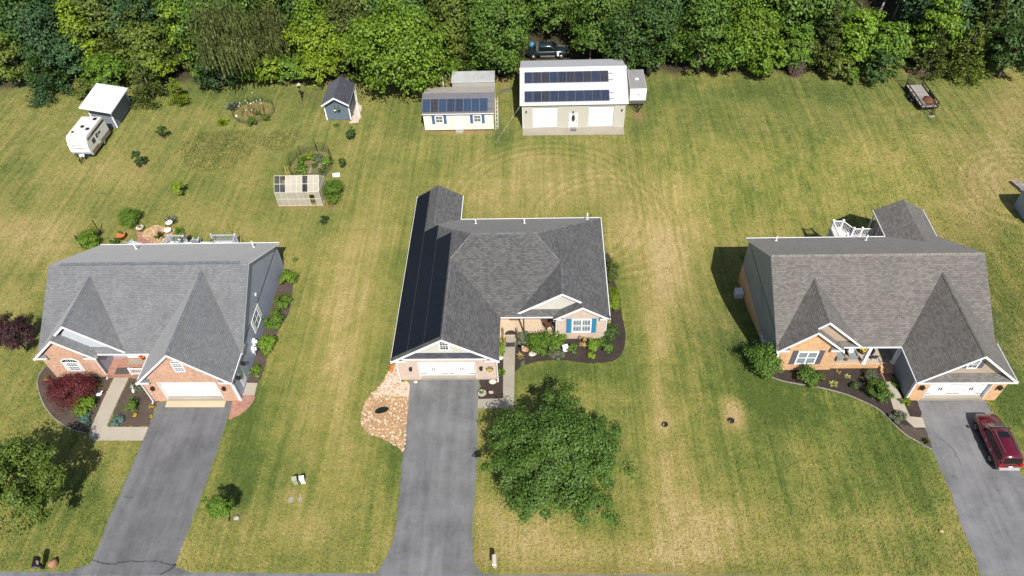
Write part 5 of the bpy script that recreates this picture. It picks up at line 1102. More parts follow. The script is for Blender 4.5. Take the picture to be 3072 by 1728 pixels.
# ================================================================== vegetation: many small leaf faces spread through clumped crowns
def nrm(a): return a/np.maximum(np.linalg.norm(a, axis=-1, keepdims=True), 1e-6)
def leaves(g, P, N, size, asp=.6, tang=None):
    n = len(P); t_ = nrm(np.cross(N, g.normal(size=(n, 3)))) if tang is None else nrm(tang); b_ = nrm(np.cross(N, t_))
    s = (size*g.uniform(.65, 1.35, n))[:, None]
    return np.stack([P-t_*s*.5, P+b_*s*asp*.5, P+t_*s*.5, P-b_*s*asp*.5], 1)
def sphere(g, n): return nrm(g.normal(size=(n, 3)))
def crown(g, rx, ry, rz, ncl, per, size, kind='round', rcs=None):
    """leaf faces round the origin; the crown is a set of lumpy clumps with gaps between"""
    out = []
    if kind == 'cone':
        h = g.uniform(0, 1, ncl)**1.25; a = g.uniform(0, 6.283, ncl); rr = (1-h)**.8*g.uniform(.55, 1.05, ncl)+.03
        C = np.stack([rx*rr*np.cos(a), ry*rr*np.sin(a), (h*2-1)*rz], 1); rc = .30*rx*(1.15-h)*g.uniform(.7, 1.2, ncl)+.08
    elif kind == 'willow':
        d = sphere(g, ncl); d[:, 2] = np.abs(d[:, 2])*.9-.1; C = d*np.array([rx, ry, rz])*g.uniform(.45, 1, ncl)[:, None]; rc = np.full(ncl, .2*rx)
    else:
        d = sphere(g, ncl); d[:, 2] = np.where(d[:, 2] < -.75, -d[:, 2]*.6, d[:, 2])
        ph = g.uniform(0, 6.28, 3); lump = 1+.14*np.sin(3*np.arctan2(d[:, 1], d[:, 0])+ph[0])+.12*np.sin(5*d[:, 2]+ph[1])+.08*np.sin(7*d[:, 0]+ph[2])
        C = d*np.array([rx, ry, rz])*(lump*g.uniform(.35, 1, ncl)**.45*.86)[:, None]
        rc = (rcs or (.26 if kind == 'round' else .2))*(rx+ry+rz)/3*g.uniform(.6, 1.3, ncl)
    for c, r in zip(C, rc):
        n = int(per*g.uniform(.7, 1.3)); d = sphere(g, n); d[:, 2] = np.where(d[:, 2] < -.3, -d[:, 2], d[:, 2])
        P = c+d*(r*np.abs(g.normal(.72, .3, n))[:, None])*np.array([1.1, 1.1, .75])
        o = nrm(P/np.array([rx, ry, rz])); up = np.array([0, 0, 1.0])
        if kind == 'willow':
            k = np.repeat(g.uniform(0, 1, (n//7+1,)), 7)[:n]; base = np.repeat(c+sphere(g, n//7+1)*r, 7, 0)[:n]; dr = np.tile(np.arange(7), n//7+1)[:n]
            P = base+np.stack([.04*dr*o[:, 0], .04*dr*o[:, 1], -.32*dr*(1+.3*k)], 1); tg = np.tile([0, 0, 1.0], (n, 1))+g.normal(size=(n, 3))*.25
            N = nrm(o*np.array([1, 1, .2])+g.normal(size=(n, 3))*.5); out.append(leaves(g, P, N, size, .34, tg)); continue
        N = nrm(d*.7+up*.45+o*.55+g.normal(size=(n, 3))*.45)
        if kind == 'cone': out.append(leaves(g, P, N, size, .45, nrm(o*np.array([1, 1, .1])+up*.25+g.normal(size=(n, 3))*.35)))
        else: out.append(leaves(g, P, N, size, .62))
    return np.concatenate(out), C
def foliage(name, V, mat, parent=None, loc=(0, 0, 0)):
    V = V.reshape(-1, 3).astype(np.float32); n = len(V)//4; me = bpy.data.meshes.new(name)
    me.vertices.add(n*4); me.vertices.foreach_set('co', V.ravel()); me.loops.add(n*4); me.loops.foreach_set('vertex_index', np.arange(n*4, dtype=np.int32))
    me.polygons.add(n); me.polygons.foreach_set('loop_start', np.arange(0, n*4, 4, dtype=np.int32)); me.update(calc_edges=True)
    me.materials.append(mat); return link(name, me, parent, loc)
seedc = [100]
def tree(name, label, x, y, h, rx, rz, leaf, zc=None, kind='round', dens=1.0, size=.3, group=None, ry=None, bark='bark', trunks=1, cat='tree', lean=0.0, tr=None, skirt=False, lobes=()):
    """trunk with limbs, crown of leaves; zc is the height of the crown's middle"""
    seedc[0] += 1; g = np.random.default_rng(seedc[0]); r = random.Random(seedc[0]); ry = ry or rx; zc = zc if zc is not None else h-rz
    o = thing(name, label, cat, (x, y, hz(x, y)), 0, group, True)
    vol = (rx*ry*rz)**(2/3); ncl = int(max(26, min(170, 17*vol**.62))*dens); per = int(max(14, min(700, 62*vol*max(1, rz/rx)**.5/(size*size)/ncl)))
    if skirt and zc-rz > .5:                     # growth down to the ground at the wood edge
        tp_ = zc+rz; rz = (tp_-.2)/2; zc = rz+.2; ncl = int(ncl*1.35)
    V, C = crown(g, rx, ry, rz, ncl, per, size, kind)
    for lx, ly, lz, lr in lobes:
        V2, C2 = crown(g, lr, lr, lr*.75, max(8, ncl//8), int(per*.55), size, kind, .36); V = np.concatenate([V, V2+np.array([lx, ly, lz])]); C = np.concatenate([C, C2+np.array([lx, ly, lz])])
    V = V+np.array([0, 0, zc]); V[..., 2] = np.maximum(V[..., 2], .03)
    foliage('crown', V, M['leaf_'+leaf], o)
    b = B(); R = tr or max(.05, .02*h+.012*rx)
    top = (zc+rz*.75) if kind == 'cone' else zc+rz*.15
    for k in range(trunks):
        ox, oy = (r.uniform(-.4, .4)*rx*.4, r.uniform(-.2, .2)) if trunks > 1 else (0, 0)
        b.path([(ox, oy, -.15), (ox*1.2+lean*.3, oy, top*.35), (ox*1.5+lean*.7, oy, top*.7), (ox*.8+lean, oy, top)], R, R*.3, 7)
    if kind != 'cone':
        for c in C[::max(1, len(C)//14)]:
            s = Vector((lean*.5, 0, min(top*.85, max(.5*top, zc-rz*.6)))); e = Vector((c[0], c[1], c[2]+zc)); m = s.lerp(e, .5)+Vector((0, 0, .12*rz)); b.path([s, m, e], R*.35, R*.08, 5)
    b.build('trunk', M[bark], o)
    return o
def treepx(name, label, u, v, z, rpx, hr, leaf, **k):
    """tree whose crown middle is seen at photo pixel u,v at height z; rpx = crown radius in photo pixels, hr = height to width"""
    p_ = at(u, v, z); rx = rpx*mpp(p_); return tree(name, label, p_.x, p_.y, z+rx*hr, rx, rx*hr, leaf, zc=z, **k)
def shrub(label, u, v, rpx, leaf, hr=.8, size=.13, name='shrub', cat='shrub', group=None, ry=None, kind='bush', dens=1.0, z0=0.0, spikes=False):
    seedc[0] += 1; g = np.random.default_rng(seedc[0]); q = gat(u, v); rx = rpx*mpp(q)*1.12; rz = rx*hr
    p_ = at(u, v, hz(q.x, q.y)+rz*.8+z0); p_.z = hz(p_.x, p_.y)+z0; ry_ = (ry or 1.0)*rx
    vol = (rx*ry_*rz)**(2/3); ncl = int(max(12, min(70, 24*(vol+.1)**.5))*dens); per = int(max(20, min(500, 58*dens*vol/(size*size)/ncl)))
    if spikes:
        n = int(60*dens); d = sphere(g, n); d[:, 2] = np.abs(d[:, 2])*.9+.15; d = nrm(d); L_ = g.uniform(.5, 1.1, n)[:, None]
        P = d*np.array([rx, ry_, rz*1.6])*L_*.5; N = nrm(np.cross(d, g.normal(size=(n, 3)))); V = leaves(g, P, N, rx*.95, .2, d)
    else:
        V, C = crown(g, rx, ry_, rz, ncl, per, size, kind, .36); V = V+np.array([0, 0, rz*.8])
    V[..., 2] = np.maximum(V[..., 2], .02)
    o = foliage(name, V, M['leaf_'+leaf], None, p_); tag(o, label, cat, group)
    return o
def deadbrush(label, u, v, z, rpx, hr):
    seedc[0] += 1; r = random.Random(seedc[0]); p_ = at(u, v, z); rx = rpx*mpp(p_); b = B()
    for k in range(90):
        a = r.uniform(0, 6.28); x0 = r.uniform(-.5, .5)*rx; e = Vector((x0+math.cos(a)*rx*r.uniform(.2, .9), math.sin(a)*rx*.6*r.uniform(.2, 1), rx*hr*r.uniform(.7, 1.9))); s = Vector((x0, r.uniform(-.3, .3)*rx, 0))
        m = s.lerp(e, .5)+Vector((r.uniform(-.4, .4), r.uniform(-.4, .4), .3)); b.path([s, m, e], .045, .012, 4)
        for q in range(3): w = m.lerp(e, r.uniform(0, 1)); b.tube(w, w+Vector((r.uniform(-1, 1), r.uniform(-1, 1), r.uniform(-.3, .9)))*rx*.28, .016, .005, 4)
    b2 = B(); b2.v = [(v_[0]+p_.x, v_[1]+p_.y, v_[2]) for v_ in b.v]; b2.f = b.f; b2.m = b.m; b2.sm = b.sm
    return tag(b2.build('dead_brush', M['twig'], loc=(p_.x, p_.y, 0)), label, 'dead brush')
# ---- trees of the wood edge, left to right (u, v of the crown middle)
W = [
 ('broadleaf_tree','round olive green tree at the far left edge of the wood',33,160,4.2,66,1.05,'olive',{}),
 ('broadleaf_tree','tall blue green tree second from the left in the wood edge',120,70,7.5,92,1.0,'blue',{}),
 ('vine_covered_tree','narrow bright lime vine column between dark trees at the left',226,84,7.0,38,2.6,'lime',{}),
 ('cedar_tree','dark cedar left of the grey shed with the white roof',126,200,3.2,62,1.0,'dark',dict(kind='cone')),
 ('broadleaf_tree','small blue green tree behind the grey shed roof',200,152,4.4,58,1.2,'blue',{}),
 ('cedar_tree','pointed brownish green conifer behind the grey shed',342,95,5.5,46,2.4,'cedar',dict(kind='cone')),
 ('broadleaf_tree','olive yellow tree with fine crown right of the pointed conifer',425,112,5.8,80,1.1,'olive',{}),
 ('broadleaf_tree','dark blue green tree at the top edge above the olive tree',420,22,8.5,80,1.0,'deep',{}),
 ('broadleaf_tree','fresh green bushy tree directly behind the white shed roof',325,218,2.7,66,.85,'fresh',{}),
 ('wild_bush','low olive bush against the left side of the white roofed shed',258,268,1.4,38,.8,'olive',dict(size=.22)),
 ('wild_bush','dark low cedar bush at the wood edge left of the shed',145,262,1.5,58,.65,'blue',dict(kind='cone')),
 ('wild_bush','yellow green bush in the wood edge above the small yellow tree',452,184,3.2,56,.9,'lime',{}),
 ('cedar_tree','dark brown green cedar right of the white roofed shed',440,245,2.6,58,1.1,'cedar',dict(kind='cone')),
 ('broadleaf_tree','blue green tree between the olive tree and the willow',535,100,5.0,58,1.5,'blue',{}),
 ('broadleaf_tree','bright green tree top at the upper edge left of the willow',520,22,9.0,62,.9,'lime',{}),
 ('willow_tree','large drooping willow with long hanging branches',675,85,7.8,118,1.05,'willow',dict(kind='willow',size=.5)),
 ('willow_tree','smaller drooping willow right of the large one',800,70,7.2,78,1.1,'willow',dict(kind='willow',size=.5)),
 ('wild_bush','dark green shrub mass under the large willow',655,212,2.4,70,.8,'deep',{}),
 ('wild_bush','yellow green bush at the lawn edge right of the willow',790,196,2.6,62,.85,'lime',{}),
 ('wild_bush','mixed green bush at the lawn edge behind the bird house',868,208,2.1,52,.8,'fresh',{}),
 ('vine_covered_tree','big bright green vine covered tree behind the blue grey shed',950,108,5.0,92,1.0,'lime',{}),
 ('wild_bush','pale yellow green vine mound left of the big round tree',1052,128,4.4,58,1.0,'lime',{}),
 ('wild_bush','bright yellow green bush just behind the blue grey shed',952,202,2.4,62,.8,'lime',{}),
 ('broadleaf_tree','brownish dark tree between the willow and the big round tree',1040,50,7.4,64,1.1,'cedar',{}),
 ('broadleaf_tree','bright tree at the top edge between willow and round tree',930,18,9.0,70,.9,'bright',{}),
 ('broadleaf_tree','very large round bright green tree left of the cream shed',1190,142,6.4,148,1.02,'bright',dict(size=.38,dens=1.25)),
 ('cedar_tree','narrow olive brown tree right of the big round bright tree',1365,62,6.8,48,1.9,'olive',{}),
 ('broadleaf_tree','large dark green broadleaf tree behind the metal shed',1490,48,8.0,112,1.0,'mid',{}),
 ('broadleaf_tree','green tree whose branches overhang the back of the truck',1484,130,4.0,84,.7,'mid',dict(size=.34,skirt=False)),
 ('cedar_tree','low dark cedar bush behind the weathered metal shed',1408,178,2.4,58,.85,'cedar',dict(kind='cone')),
 ('broadleaf_tree','mid green tree top above the pickup truck',1640,14,4.5,96,1.0,'mid',{}),
 ('broadleaf_tree','green broadleaf tree right of the truck above the workshop',1808,46,5.6,98,1.0,'mid',{}),
 ('broadleaf_tree','small spreading green tree just right of the parked truck',1772,126,3.4,54,.7,'mid',dict(skirt=False)),
 ('broadleaf_tree','two-trunked tree behind the right corner of the workshop',1880,72,7.2,66,.9,'dark',dict(trunks=2,bark='bark_pale',tr=.32)),
 ('broadleaf_tree','dull green tree behind the cargo trailer',1965,40,8.4,84,1.0,'dark',{}),
 ('vine_covered_tree','fresh green vine bush beside the bare brown vines',2040,112,4.2,60,1.3,'fresh',{}),
 ('wild_bush','low green bush behind the cargo trailer roof',1955,165,2.2,46,.9,'mid',{}),
 ('broadleaf_tree','dark green tall tree in the middle of the right wood edge',2125,34,8.4,80,1.1,'mid',{}),
 ('vine_covered_tree','tall bright vine draped tree right of the brown vine trunk',2255,62,6.6,84,1.25,'bright',{}),
 ('vine_covered_tree','rounded bright vine mound at the lawn edge below the tall vine tree',2192,142,3.6,66,1.05,'fresh',{}),
 ('vine_covered_tree','bright vine bush leaning over the lawn left of the pale olive bush',2305,168,3.0,64,.95,'bright',{}),
 ('wild_bush','pale olive vine column right of the bright vine bush',2398,140,3.4,44,1.5,'fresh',{}),
 ('cedar_tree','brown olive cedar in the middle of the right wood edge',2488,108,5.0,52,2.0,'cedar',dict(kind='cone')),
 ('wild_bush','straw tinged bush at the lawn edge below the brown cedar',2512,198,1.9,46,.8,'olive',{}),
 ('vine_covered_tree','pale bright green tree right of the brown cedar',2580,98,4.8,60,1.3,'bright',{}),
 ('vine_covered_tree','bright green vine mound left of the grey dead brush',2665,122,4.2,62,1.0,'fresh',{}),
 ('wild_bush','small bright bush standing out on the lawn edge',2556,224,1.1,26,.9,'fresh',dict(size=.2)),
 ('wild_bush','dark olive bush at the lawn edge left of the utility trailer',2640,200,2.0,56,.85,'dark',{}),
 ('broadleaf_tree','bright green tree above the grey dead brush at the right',2835,52,6.6,62,1.2,'bright',{}),
 ('cedar_tree','olive green cedar behind the utility trailer',2808,138,3.8,52,1.1,'cedar',dict(kind='cone')),
 ('cedar_tree','wide olive cedar above the split log pile',2912,138,4.0,66,1.05,'olive',dict(kind='cone')),
 ('cedar_tree','tall olive cedar at the top right corner',2975,48,6.8,66,1.4,'cedar',dict(kind='cone')),
 ('broadleaf_tree','dark green tree at the right edge of the wood',3045,132,4.6,62,1.3,'dark',{}),
]
for nm, lb, u, v, z, rp, hr, lf, kw in W:
    kw = {'skirt': True, 'size': .34, **kw}; treepx(nm, lb, u, v, z, rp, hr, lf, cat='bush' if nm == 'wild_bush' else 'tree', **kw)
for u, v, z, rp, hr, lb in ((1955,150,1.2,46,2.0,'bare brown vines hanging beside the cargo trailer'),(2094,160,.8,24,2.6,'bare brown vine tangle on a trunk at the right wood edge'),(2385,222,.3,30,1.0,'low grey brown dead brush below the pale olive column'),(2752,120,1.5,48,1.5,'grey dead brush behind the utility trailer')): deadbrush(lb, u, v, z, rp, hr)
# dead pale trunks in the gap at the upper right
for i_, (u, v, lb) in enumerate(((2668,78,'pale dead trunk leaning right in the dark gap'),(2625,70,'thin pale dead trunk left of the leaning one'),(2772,60,'thin dead trunk right of the dark gap'))):
    c = gat(u, v); b = B(); b.path([(c.x,c.y,0),(c.x+.3,c.y+.1,3),(c.x+.9,c.y+.2,7),(c.x+1.3,c.y,9)], .16, .05, 7)
    for k in range(6): z_ = 3+k; b.tube((c.x+.3+.13*k,c.y,z_),(c.x+.3+.13*k+rnd.uniform(-1.4,1.4),c.y+rnd.uniform(-1,1),z_+.9), .04, .01, 5)
    tag(b.build('dead_tree', M['bark_pale'], loc=(c.x,c.y,0)), lb, 'dead tree')
c = gat(588,236); b = B(); b.path([(c.x,c.y,0),(c.x-.15,c.y,1.2),(c.x-.5,c.y,2.4),(c.x-.9,c.y,2.3)], .11, .05, 7); tag(b.build('dead_tree', M['bark_pale'], loc=(c.x,c.y,0)), 'short bent dead trunk at the lawn edge below the willow', 'dead tree')
# deeper wood: three crown shapes shared by the trees behind the edge
protos = []
for lf, nm in (('dark','dark green'),('mid','mid green'),('blue','blue green'),('olive','olive green')):
    o = tree('woodland_tree', nm+' tree of the wood behind the edge trees', 0, 130, 12.5, 4.6, 5.6, lf, zc=7.2, size=.46, dens=.9, skirt=True, group='trees of the wood behind the edge'); protos.append(o)
first = set(); r = random.Random(21)
for row, y0 in enumerate((91.0, 96.5, 103.0, 110.5)):
    for i in range(24):
        x_ = -86+i*6.8+r.uniform(-1.8, 1.8)+4*(row % 2); y_ = y0+r.uniform(-2, 2)
        if row < 2 and (-5 < x_ < 11 or 38.5 < x_ < 47): continue
        if x_ > 72: continue
        k = r.randrange(4)
        if k not in first: first.add(k); o = protos[k]; o.location = (x_, y_, 0)
        else: o = dup(protos[k], (x_, y_, 0), r.uniform(0, 6.28))
        s = r.uniform(.8, 1.2); o.scale = (s, s, s*r.uniform(.85, 1.1))
# undergrowth at the foot of the edge trees
up_ = []
for lf, nm in (('fresh','fresh green'),('mid','mid green'),('olive','olive green')):
    up_.append(tree('undergrowth_bush', nm+' undergrowth bush at the foot of the wood edge trees', 0, 140, 2.6, 1.7, 1.3, lf, zc=1.3, size=.26, group='undergrowth bushes along the wood edge', cat='bush'))
r = random.Random(8); used_ = set()
for i in range(54):
    x_ = -78+i*2.75+r.uniform(-.9, .9); y_ = r.uniform(85.0, 88.0)
    if -4 < x_ < 10.5: continue
    k = r.randrange(3)
    if k not in used_: used_.add(k); o = up_[k]; o.location = (x_, y_, 0)
    else: o = dup(up_[k], (x_, y_, 0), r.uniform(0, 6.28))
    s = r.uniform(.8, 1.6); o.scale = (s, s, s*r.uniform(.8, 1.4))
# ---- garden and lawn trees
tree('broadleaf_tree', 'large dense dark green tree on the lawn right of the middle driveway', .75, 26.7, 8.6, 4.5, 3.2, 'oak', zc=4.9, size=.18, dens=.85, ry=4.6, lobes=((3.7,-.6,-.2,1.7),(2.6,-3.6,-.8,1.9),(-3.2,2.4,-.3,1.9),(.8,4.2,.3,1.7),(3.7,2.2,0,1.4),(-3.9,-1.0,-.5,1.6),(-1.6,-3.5,-.6,1.7),(.4,.4,1.9,2.2)), bark='bark_pale', trunks=1, tr=.16, kind='bush')
tree('maple_tree', 'round yellow green maple at the lower left corner of the lawn', -38.4, 24.4, 8.4, 3.45, 3.3, 'maple', zc=4.9, size=.2, dens=1.1, tr=.16, lobes=((2.4,-1.6,-.6,1.5),(1.6,2.2,.3,1.5),(-2.0,1.5,.6,1.6),(2.9,.9,.2,1.2)))
tree('small_tree', 'small egg shaped tree on the lawn right of the left driveway', -23.63, 24.1, 4.2, .9, 1.5, 'fresh', zc=2.6, size=.12, tr=.06)
treepx('plum_tree', 'dark purple leaved tree beside the left house', 36, 1000, 2.6, 68, .95, 'purple', size=.16, tr=.12)
treepx('small_tree', 'yellow green feathery small tree at the wood edge right of the grey shed', 528, 272, 2.0, 32, 1.3, 'lime', size=.16, kind='cone')
for lb, u, v, z, rp, hr, lf in (('spindly dark sapling on the lawn right of the camper',484,392,1.3,15,1.4,'dark'),('taller forked sapling on the lawn between camper and greenhouse',412,474,1.3,17,1.9,'dark'),
  ('small yellow green sapling in the lawn above the left house',534,562,1.2,20,.9,'lime'),('thin dark sapling by the dry patch right of the blue grey shed',1052,400,1.1,15,1.2,'dark'),('thin bare sapling right of the fenced vegetable plot',1027,486,1.0,12,1.5,'dark')):
    treepx('sapling', lb, u, v, z, rp, hr, lf, size=.13, tr=.035, dens=1.0)
# ---- shrubs and bed plants
for a in [
 ('crimson laceleaf maple mound in the left house bed',208,1172,62,'crimson',dict(hr=.75,size=.11,ry=.75,name='laceleaf_maple',dens=1.2)),
 ('rounded yellow green shrub beside the crimson maple',248,1212,31,'bright',dict()),
 ('low blue green spruce at the tip of the left bed',252,1259,20,'spruce',dict(hr=.5,size=.09)),
 ('low blue green spruce at the path corner of the square bed',354,1261,20,'spruce',dict(hr=.5,size=.09)),
 ('dry straw grass tuft in the left bed by the path',298,1154,10,'straw',dict(hr=.7,size=.1,spikes=True,name='grass_tuft',cat='grass')),
 ('silver green shrub under the left garage eave',420,1160,23,'grey',dict(hr=.6)),
 ('small silvery plant left of the garage eave shrub',398,1157,9,'silver',dict(hr=.7,size=.08,name='bed_plant',cat='plant')),
 ('green shrub in the middle of the square bed',400,1217,18,'fresh',dict(hr=.9)),
 ('golden flower clump below the square bed shrub',404,1245,8,'gold',dict(hr=.6,size=.09,name='bed_plant',cat='plant')),
 ('golden flower clump beside the left garage door',454,1221,8,'gold',dict(hr=.6,size=.09,name='bed_plant',cat='plant')),
 ('tiny golden plant at the driveway edge of the square bed',454,1249,5,'gold',dict(hr=.6,size=.08,name='bed_plant',cat='plant')),
 ('small yellow plant next to the white ornament',409,1166,6,'lime',dict(size=.07,name='bed_plant',cat='plant')),
 ('rearmost yellow green shrub along the blue siding wall',861,836,25,'bright',dict()),
 ('pale green shrub second from the rear along the blue siding',848,905,23,'fresh',dict()),
 ('pale green shrub in the middle along the blue siding',822,960,27,'fresh',dict()),
 ('clipped round yellow green shrub by the meter boxes',797,1031,25,'bright',dict(hr=.95)),
 ('small low shrub near the front end of the blue siding',767,1112,18,'bright',dict(hr=.6)),
 ('tiny round shrub alone on the grass behind the left house',885,779,8,'fresh',dict(size=.1)),
 ('smooth egg shaped green shrub on the lawn behind the left house',389,652,28,'fresh',dict(hr=1.0,size=.09,dens=1.6)),
 ('vine shrub climbing the dark trellis behind the left house',266,719,30,'bright',dict(hr=.9)),
 ('dark brownish clump over the small rock garden',478,704,22,'cedar',dict(hr=.5,spikes=True)),
 ('flowering grey green clump behind the rock garden',508,655,30,'grey',dict(hr=.6,dens=.5,spikes=True)),
 ('grassy green clump right of the white pots',534,688,17,'fresh',dict(hr=.7,spikes=True,name='grass_tuft',cat='grass')),
 ('low bush against the rear wall left of the patio',345,727,14,'dark',dict(hr=.5)),
 ('small dark round shrub on the lawn below the greenhouse',973,660,13,'deep',dict(size=.1)),
 ('leafy green shrub along the right side of the greenhouse',1000,572,26,'fresh',dict(hr=1.2,ry=1.3,kind='bush')),
 ('silvery ornamental grass tuft left of the netted plot',694,314,24,'silver',dict(hr=.6,spikes=True,dens=2.0,name='grass_tuft',cat='grass')),
 ('broad leaved yellow green mullein clump with tall stalks',664,362,22,'lime',dict(hr=.6,spikes=True,name='bed_plant',cat='plant')),
 ('grey green lavender mound by the porch steps',1570,1014,24,'grey',dict(hr=.7,size=.1,spikes=False)),
 ('wide leafy green bush in front of the middle porch',1628,1034,44,'fresh',dict(hr=.65,ry=.75,size=.15)),
 ('bright leafy bush at the corner of the bay window wall',1674,1020,26,'fresh',dict(hr=.85,size=.15)),
 ('grey green low plant below the leafy porch bushes',1668,1058,24,'grey',dict(hr=.4,size=.11)),
 ('dark green small shrub right of the white box',1716,1046,15,'mid',dict(hr=.8)),
 ('brown dry shrub under the bay window',1744,1024,16,'straw',dict(hr=.8,size=.1,dens=.6)),
 ('yellow green rounded shrub at the bay corner',1783,1034,23,'bright',dict(hr=.9)),
 ('trailing yellowish plant hanging below the bay corner shrub',1774,1066,12,'lime',dict(hr=.7,size=.1)),
 ('dark green shrub at the right end of the bay wall',1834,998,23,'dark',dict(hr=1.0)),
 ('smaller dark green shrub below the right end of the bay wall',1820,1040,18,'mid',dict(hr=.8)),
 ('tall yellow green hedge shrub along the right wall of the middle house',1842,898,19,'lime',dict(hr=1.1,ry=2.2,size=.1)),
 ('dark purple green shrub at the rear of the right wall bed',1833,815,19,'cedar',dict(hr=1.2,ry=2.0,size=.12)),
 ('spiky straw plant by the curve of the walkway bed',1561,1066,15,'straw',dict(hr=.6,spikes=True,name='bed_plant',cat='plant')),
 ('small pale plant near the lower edge of the middle bed',1568,1088,9,'grey',dict(hr=.5,size=.08,name='bed_plant',cat='plant')),
 ('bright broad leaved plant at the right corner of the middle garage',1505,1114,15,'bright',dict(hr=.9,size=.16,spikes=True,dens=1.6,name='bed_plant',cat='plant')),
 ('narrow green plants along the garage wall beside the walkway',1503,1046,9,'bright',dict(hr=1.0,ry=3.2,size=.1,name='bed_plant',cat='plant')),
 ('large dark green shrub at the left front corner of the right house',2292,1086,44,'mid',dict(hr=1.1,size=.15,dens=1.2)),
 ('rounded green shrub below the orange brick bay window',2422,1133,31,'mid',dict(hr=.85)),
 ('small dark bronze shrub beside the bay window shrub',2463,1130,14,'cedar',dict(hr=.8)),
 ('largest variegated pale hosta in the right house bed',2501,1150,15,'hosta',dict(hr=.5,size=.16,spikes=True,dens=2.0,name='hosta',cat='plant')),
 ('medium variegated pale hosta nearer the right porch',2543,1128,10,'hosta',dict(hr=.5,size=.14,spikes=True,dens=1.5,name='hosta',cat='plant')),
 ('smallest pale hosta beside the lavender clump',2588,1136,8,'hosta',dict(hr=.5,size=.1,spikes=True,name='hosta',cat='plant')),
 ('small dark round shrub in the middle of the right bed',2564,1157,13,'dark',dict(hr=.8)),
 ('grey green lavender clump by the brick steps',2612,1126,20,'grey',dict(hr=.7,size=.1)),
 ('large glossy green shrub at the bend of the right path',2636,1172,33,'mid',dict(hr=.9,size=.15)),
 ('small leafy plant along the shaded garage wall',2686,1152,10,'bright',dict(hr=.6,ry=1.8,size=.1,name='bed_plant',cat='plant')),
 ('yellow green shrub at the garage corner of the right house',2717,1207,13,'lime',dict(hr=.7,size=.1)),
 ('grey green spreading juniper at the lower path bend',2694,1250,28,'grey',dict(hr=.4,size=.12,ry=.6)),
 ('dark dry grass clump at the driveway edge of the right bed',2779,1322,15,'cedar',dict(hr=.6,spikes=True,name='grass_tuft',cat='grass')),
 ('thin brown plant in the mulch near the right porch',2516,1116,9,'straw',dict(hr=.5,size=.08,dens=.4,name='bed_plant',cat='plant')),
 ('small plant on the pale patch before the blue grey shed',1008,376,8,'mid',dict(hr=.6,size=.12,name='bed_plant',cat='plant')),
]: shrub(*a[:5], **a[5])
# fenced vegetable plots
def plot(label, cu, cv, ru, rv, soilmat, posts, h, rows):
    c = gat(cu, cv); rx = (gat(cu+ru, cv)-c).length; ry_ = (gat(cu, cv-rv)-c).length
    sheet('garden_soil', [(c.x+rx*math.cos(a)*.97, c.y+ry_*math.sin(a)*.97) for a in np.linspace(0, 6.283, 26)[:-1]], .012, soilmat, .4, .05)
    o = thing('netting_fence', label, 'fence', c, 0, None, True)
    tm = M.get('net') 
    if tm is None:
        q = T('net'); q.fin((.02,.06,.035), .7, .2); tp = q.n('BsdfTransparent'); mx = q.n('MixShader', {0: .72}); q.t.links.new(q.b.outputs[0], mx.inputs[1]); q.t.links.new(tp.outputs[0], mx.inputs[2]); q.t.links.new(mx.outputs[0], q.out.inputs[0]); M['net'] = tm = q.m
    b = B(); A_ = list(np.linspace(0, 6.283, posts*3+1))
    for a0, a1 in zip(A_, A_[1:]): b.poly([(rx*math.cos(a0), ry_*math.sin(a0), .02), (rx*math.cos(a1), ry_*math.sin(a1), .02), (rx*math.cos(a1), ry_*math.sin(a1), h), (rx*math.cos(a0), ry_*math.sin(a0), h)])
    b.build('netting', tm, o)
    for a in A_[:-1:3]: b = B(); b.tube((rx*math.cos(a), ry_*math.sin(a), 0), (rx*math.cos(a), ry_*math.sin(a), h+.25), .025, None, 5); b.build('fence_post', M['dark_iron'], o)
    return c, rx, ry_
M['garden_soil'] = mulchmat('garden_soil', (.12,.125,.03), (.27,.20,.09), 3); M['veg_soil'] = mulchmat('veg_soil', (.09,.10,.03), (.26,.20,.10), 5)
c, rx, ry_ = plot('low green netting fence round the oval plot with white tipped stakes', 763, 338, 60, 32, M['garden_soil'], 9, .8, 0)
r = random.Random(5)
for k in range(13):
    a = r.uniform(0, 6.28); q = r.uniform(.1, .85); p_ = Vector((c.x+rx*q*math.cos(a), c.y+.15+ry_*q*math.sin(a), 0)); b = B(); b.tube(p_, p_+Vector((0,0,1.5)), .028, None, 5)
    o = tag(b.build('garden_stake', M['wood_brown'], loc=p_), 'thin wooden stake with a pale tip in the oval netted plot', 'stake', 'stakes in the oval netted plot'); b = B(); b.tube(p_+Vector((0,0,1.5)), p_+Vector((0,0,1.66)), .045, None, 6); b.build('stake_tip', M['plain_white'], o)
for lb, u, v, rp, lf in (('leafy tomato plant at the front of the oval plot',755,366,13,'mid'),('green plant by the front right stakes of the oval plot',796,352,11,'mid'),('small vine on the middle stakes of the oval plot',775,340,8,'dark')): shrub(lb, u, v, rp, lf, hr=1.2, size=.14, dens=.6, name='vegetable_plant', cat='plant')
c = gat(711,352); b = B(); b.blob((c.x,c.y,.15),.22,.2,.2,8,5,.1,3); tag(b.build('white_stone', M['stone_white'], loc=c), 'white stone at the left end of the oval plot', 'stone')
c, rx, ry_ = plot('tall green netting fence round the leafy plot behind the greenhouse', 935, 500, 62, 46, M['veg_soil'], 8, 1.3, 0)
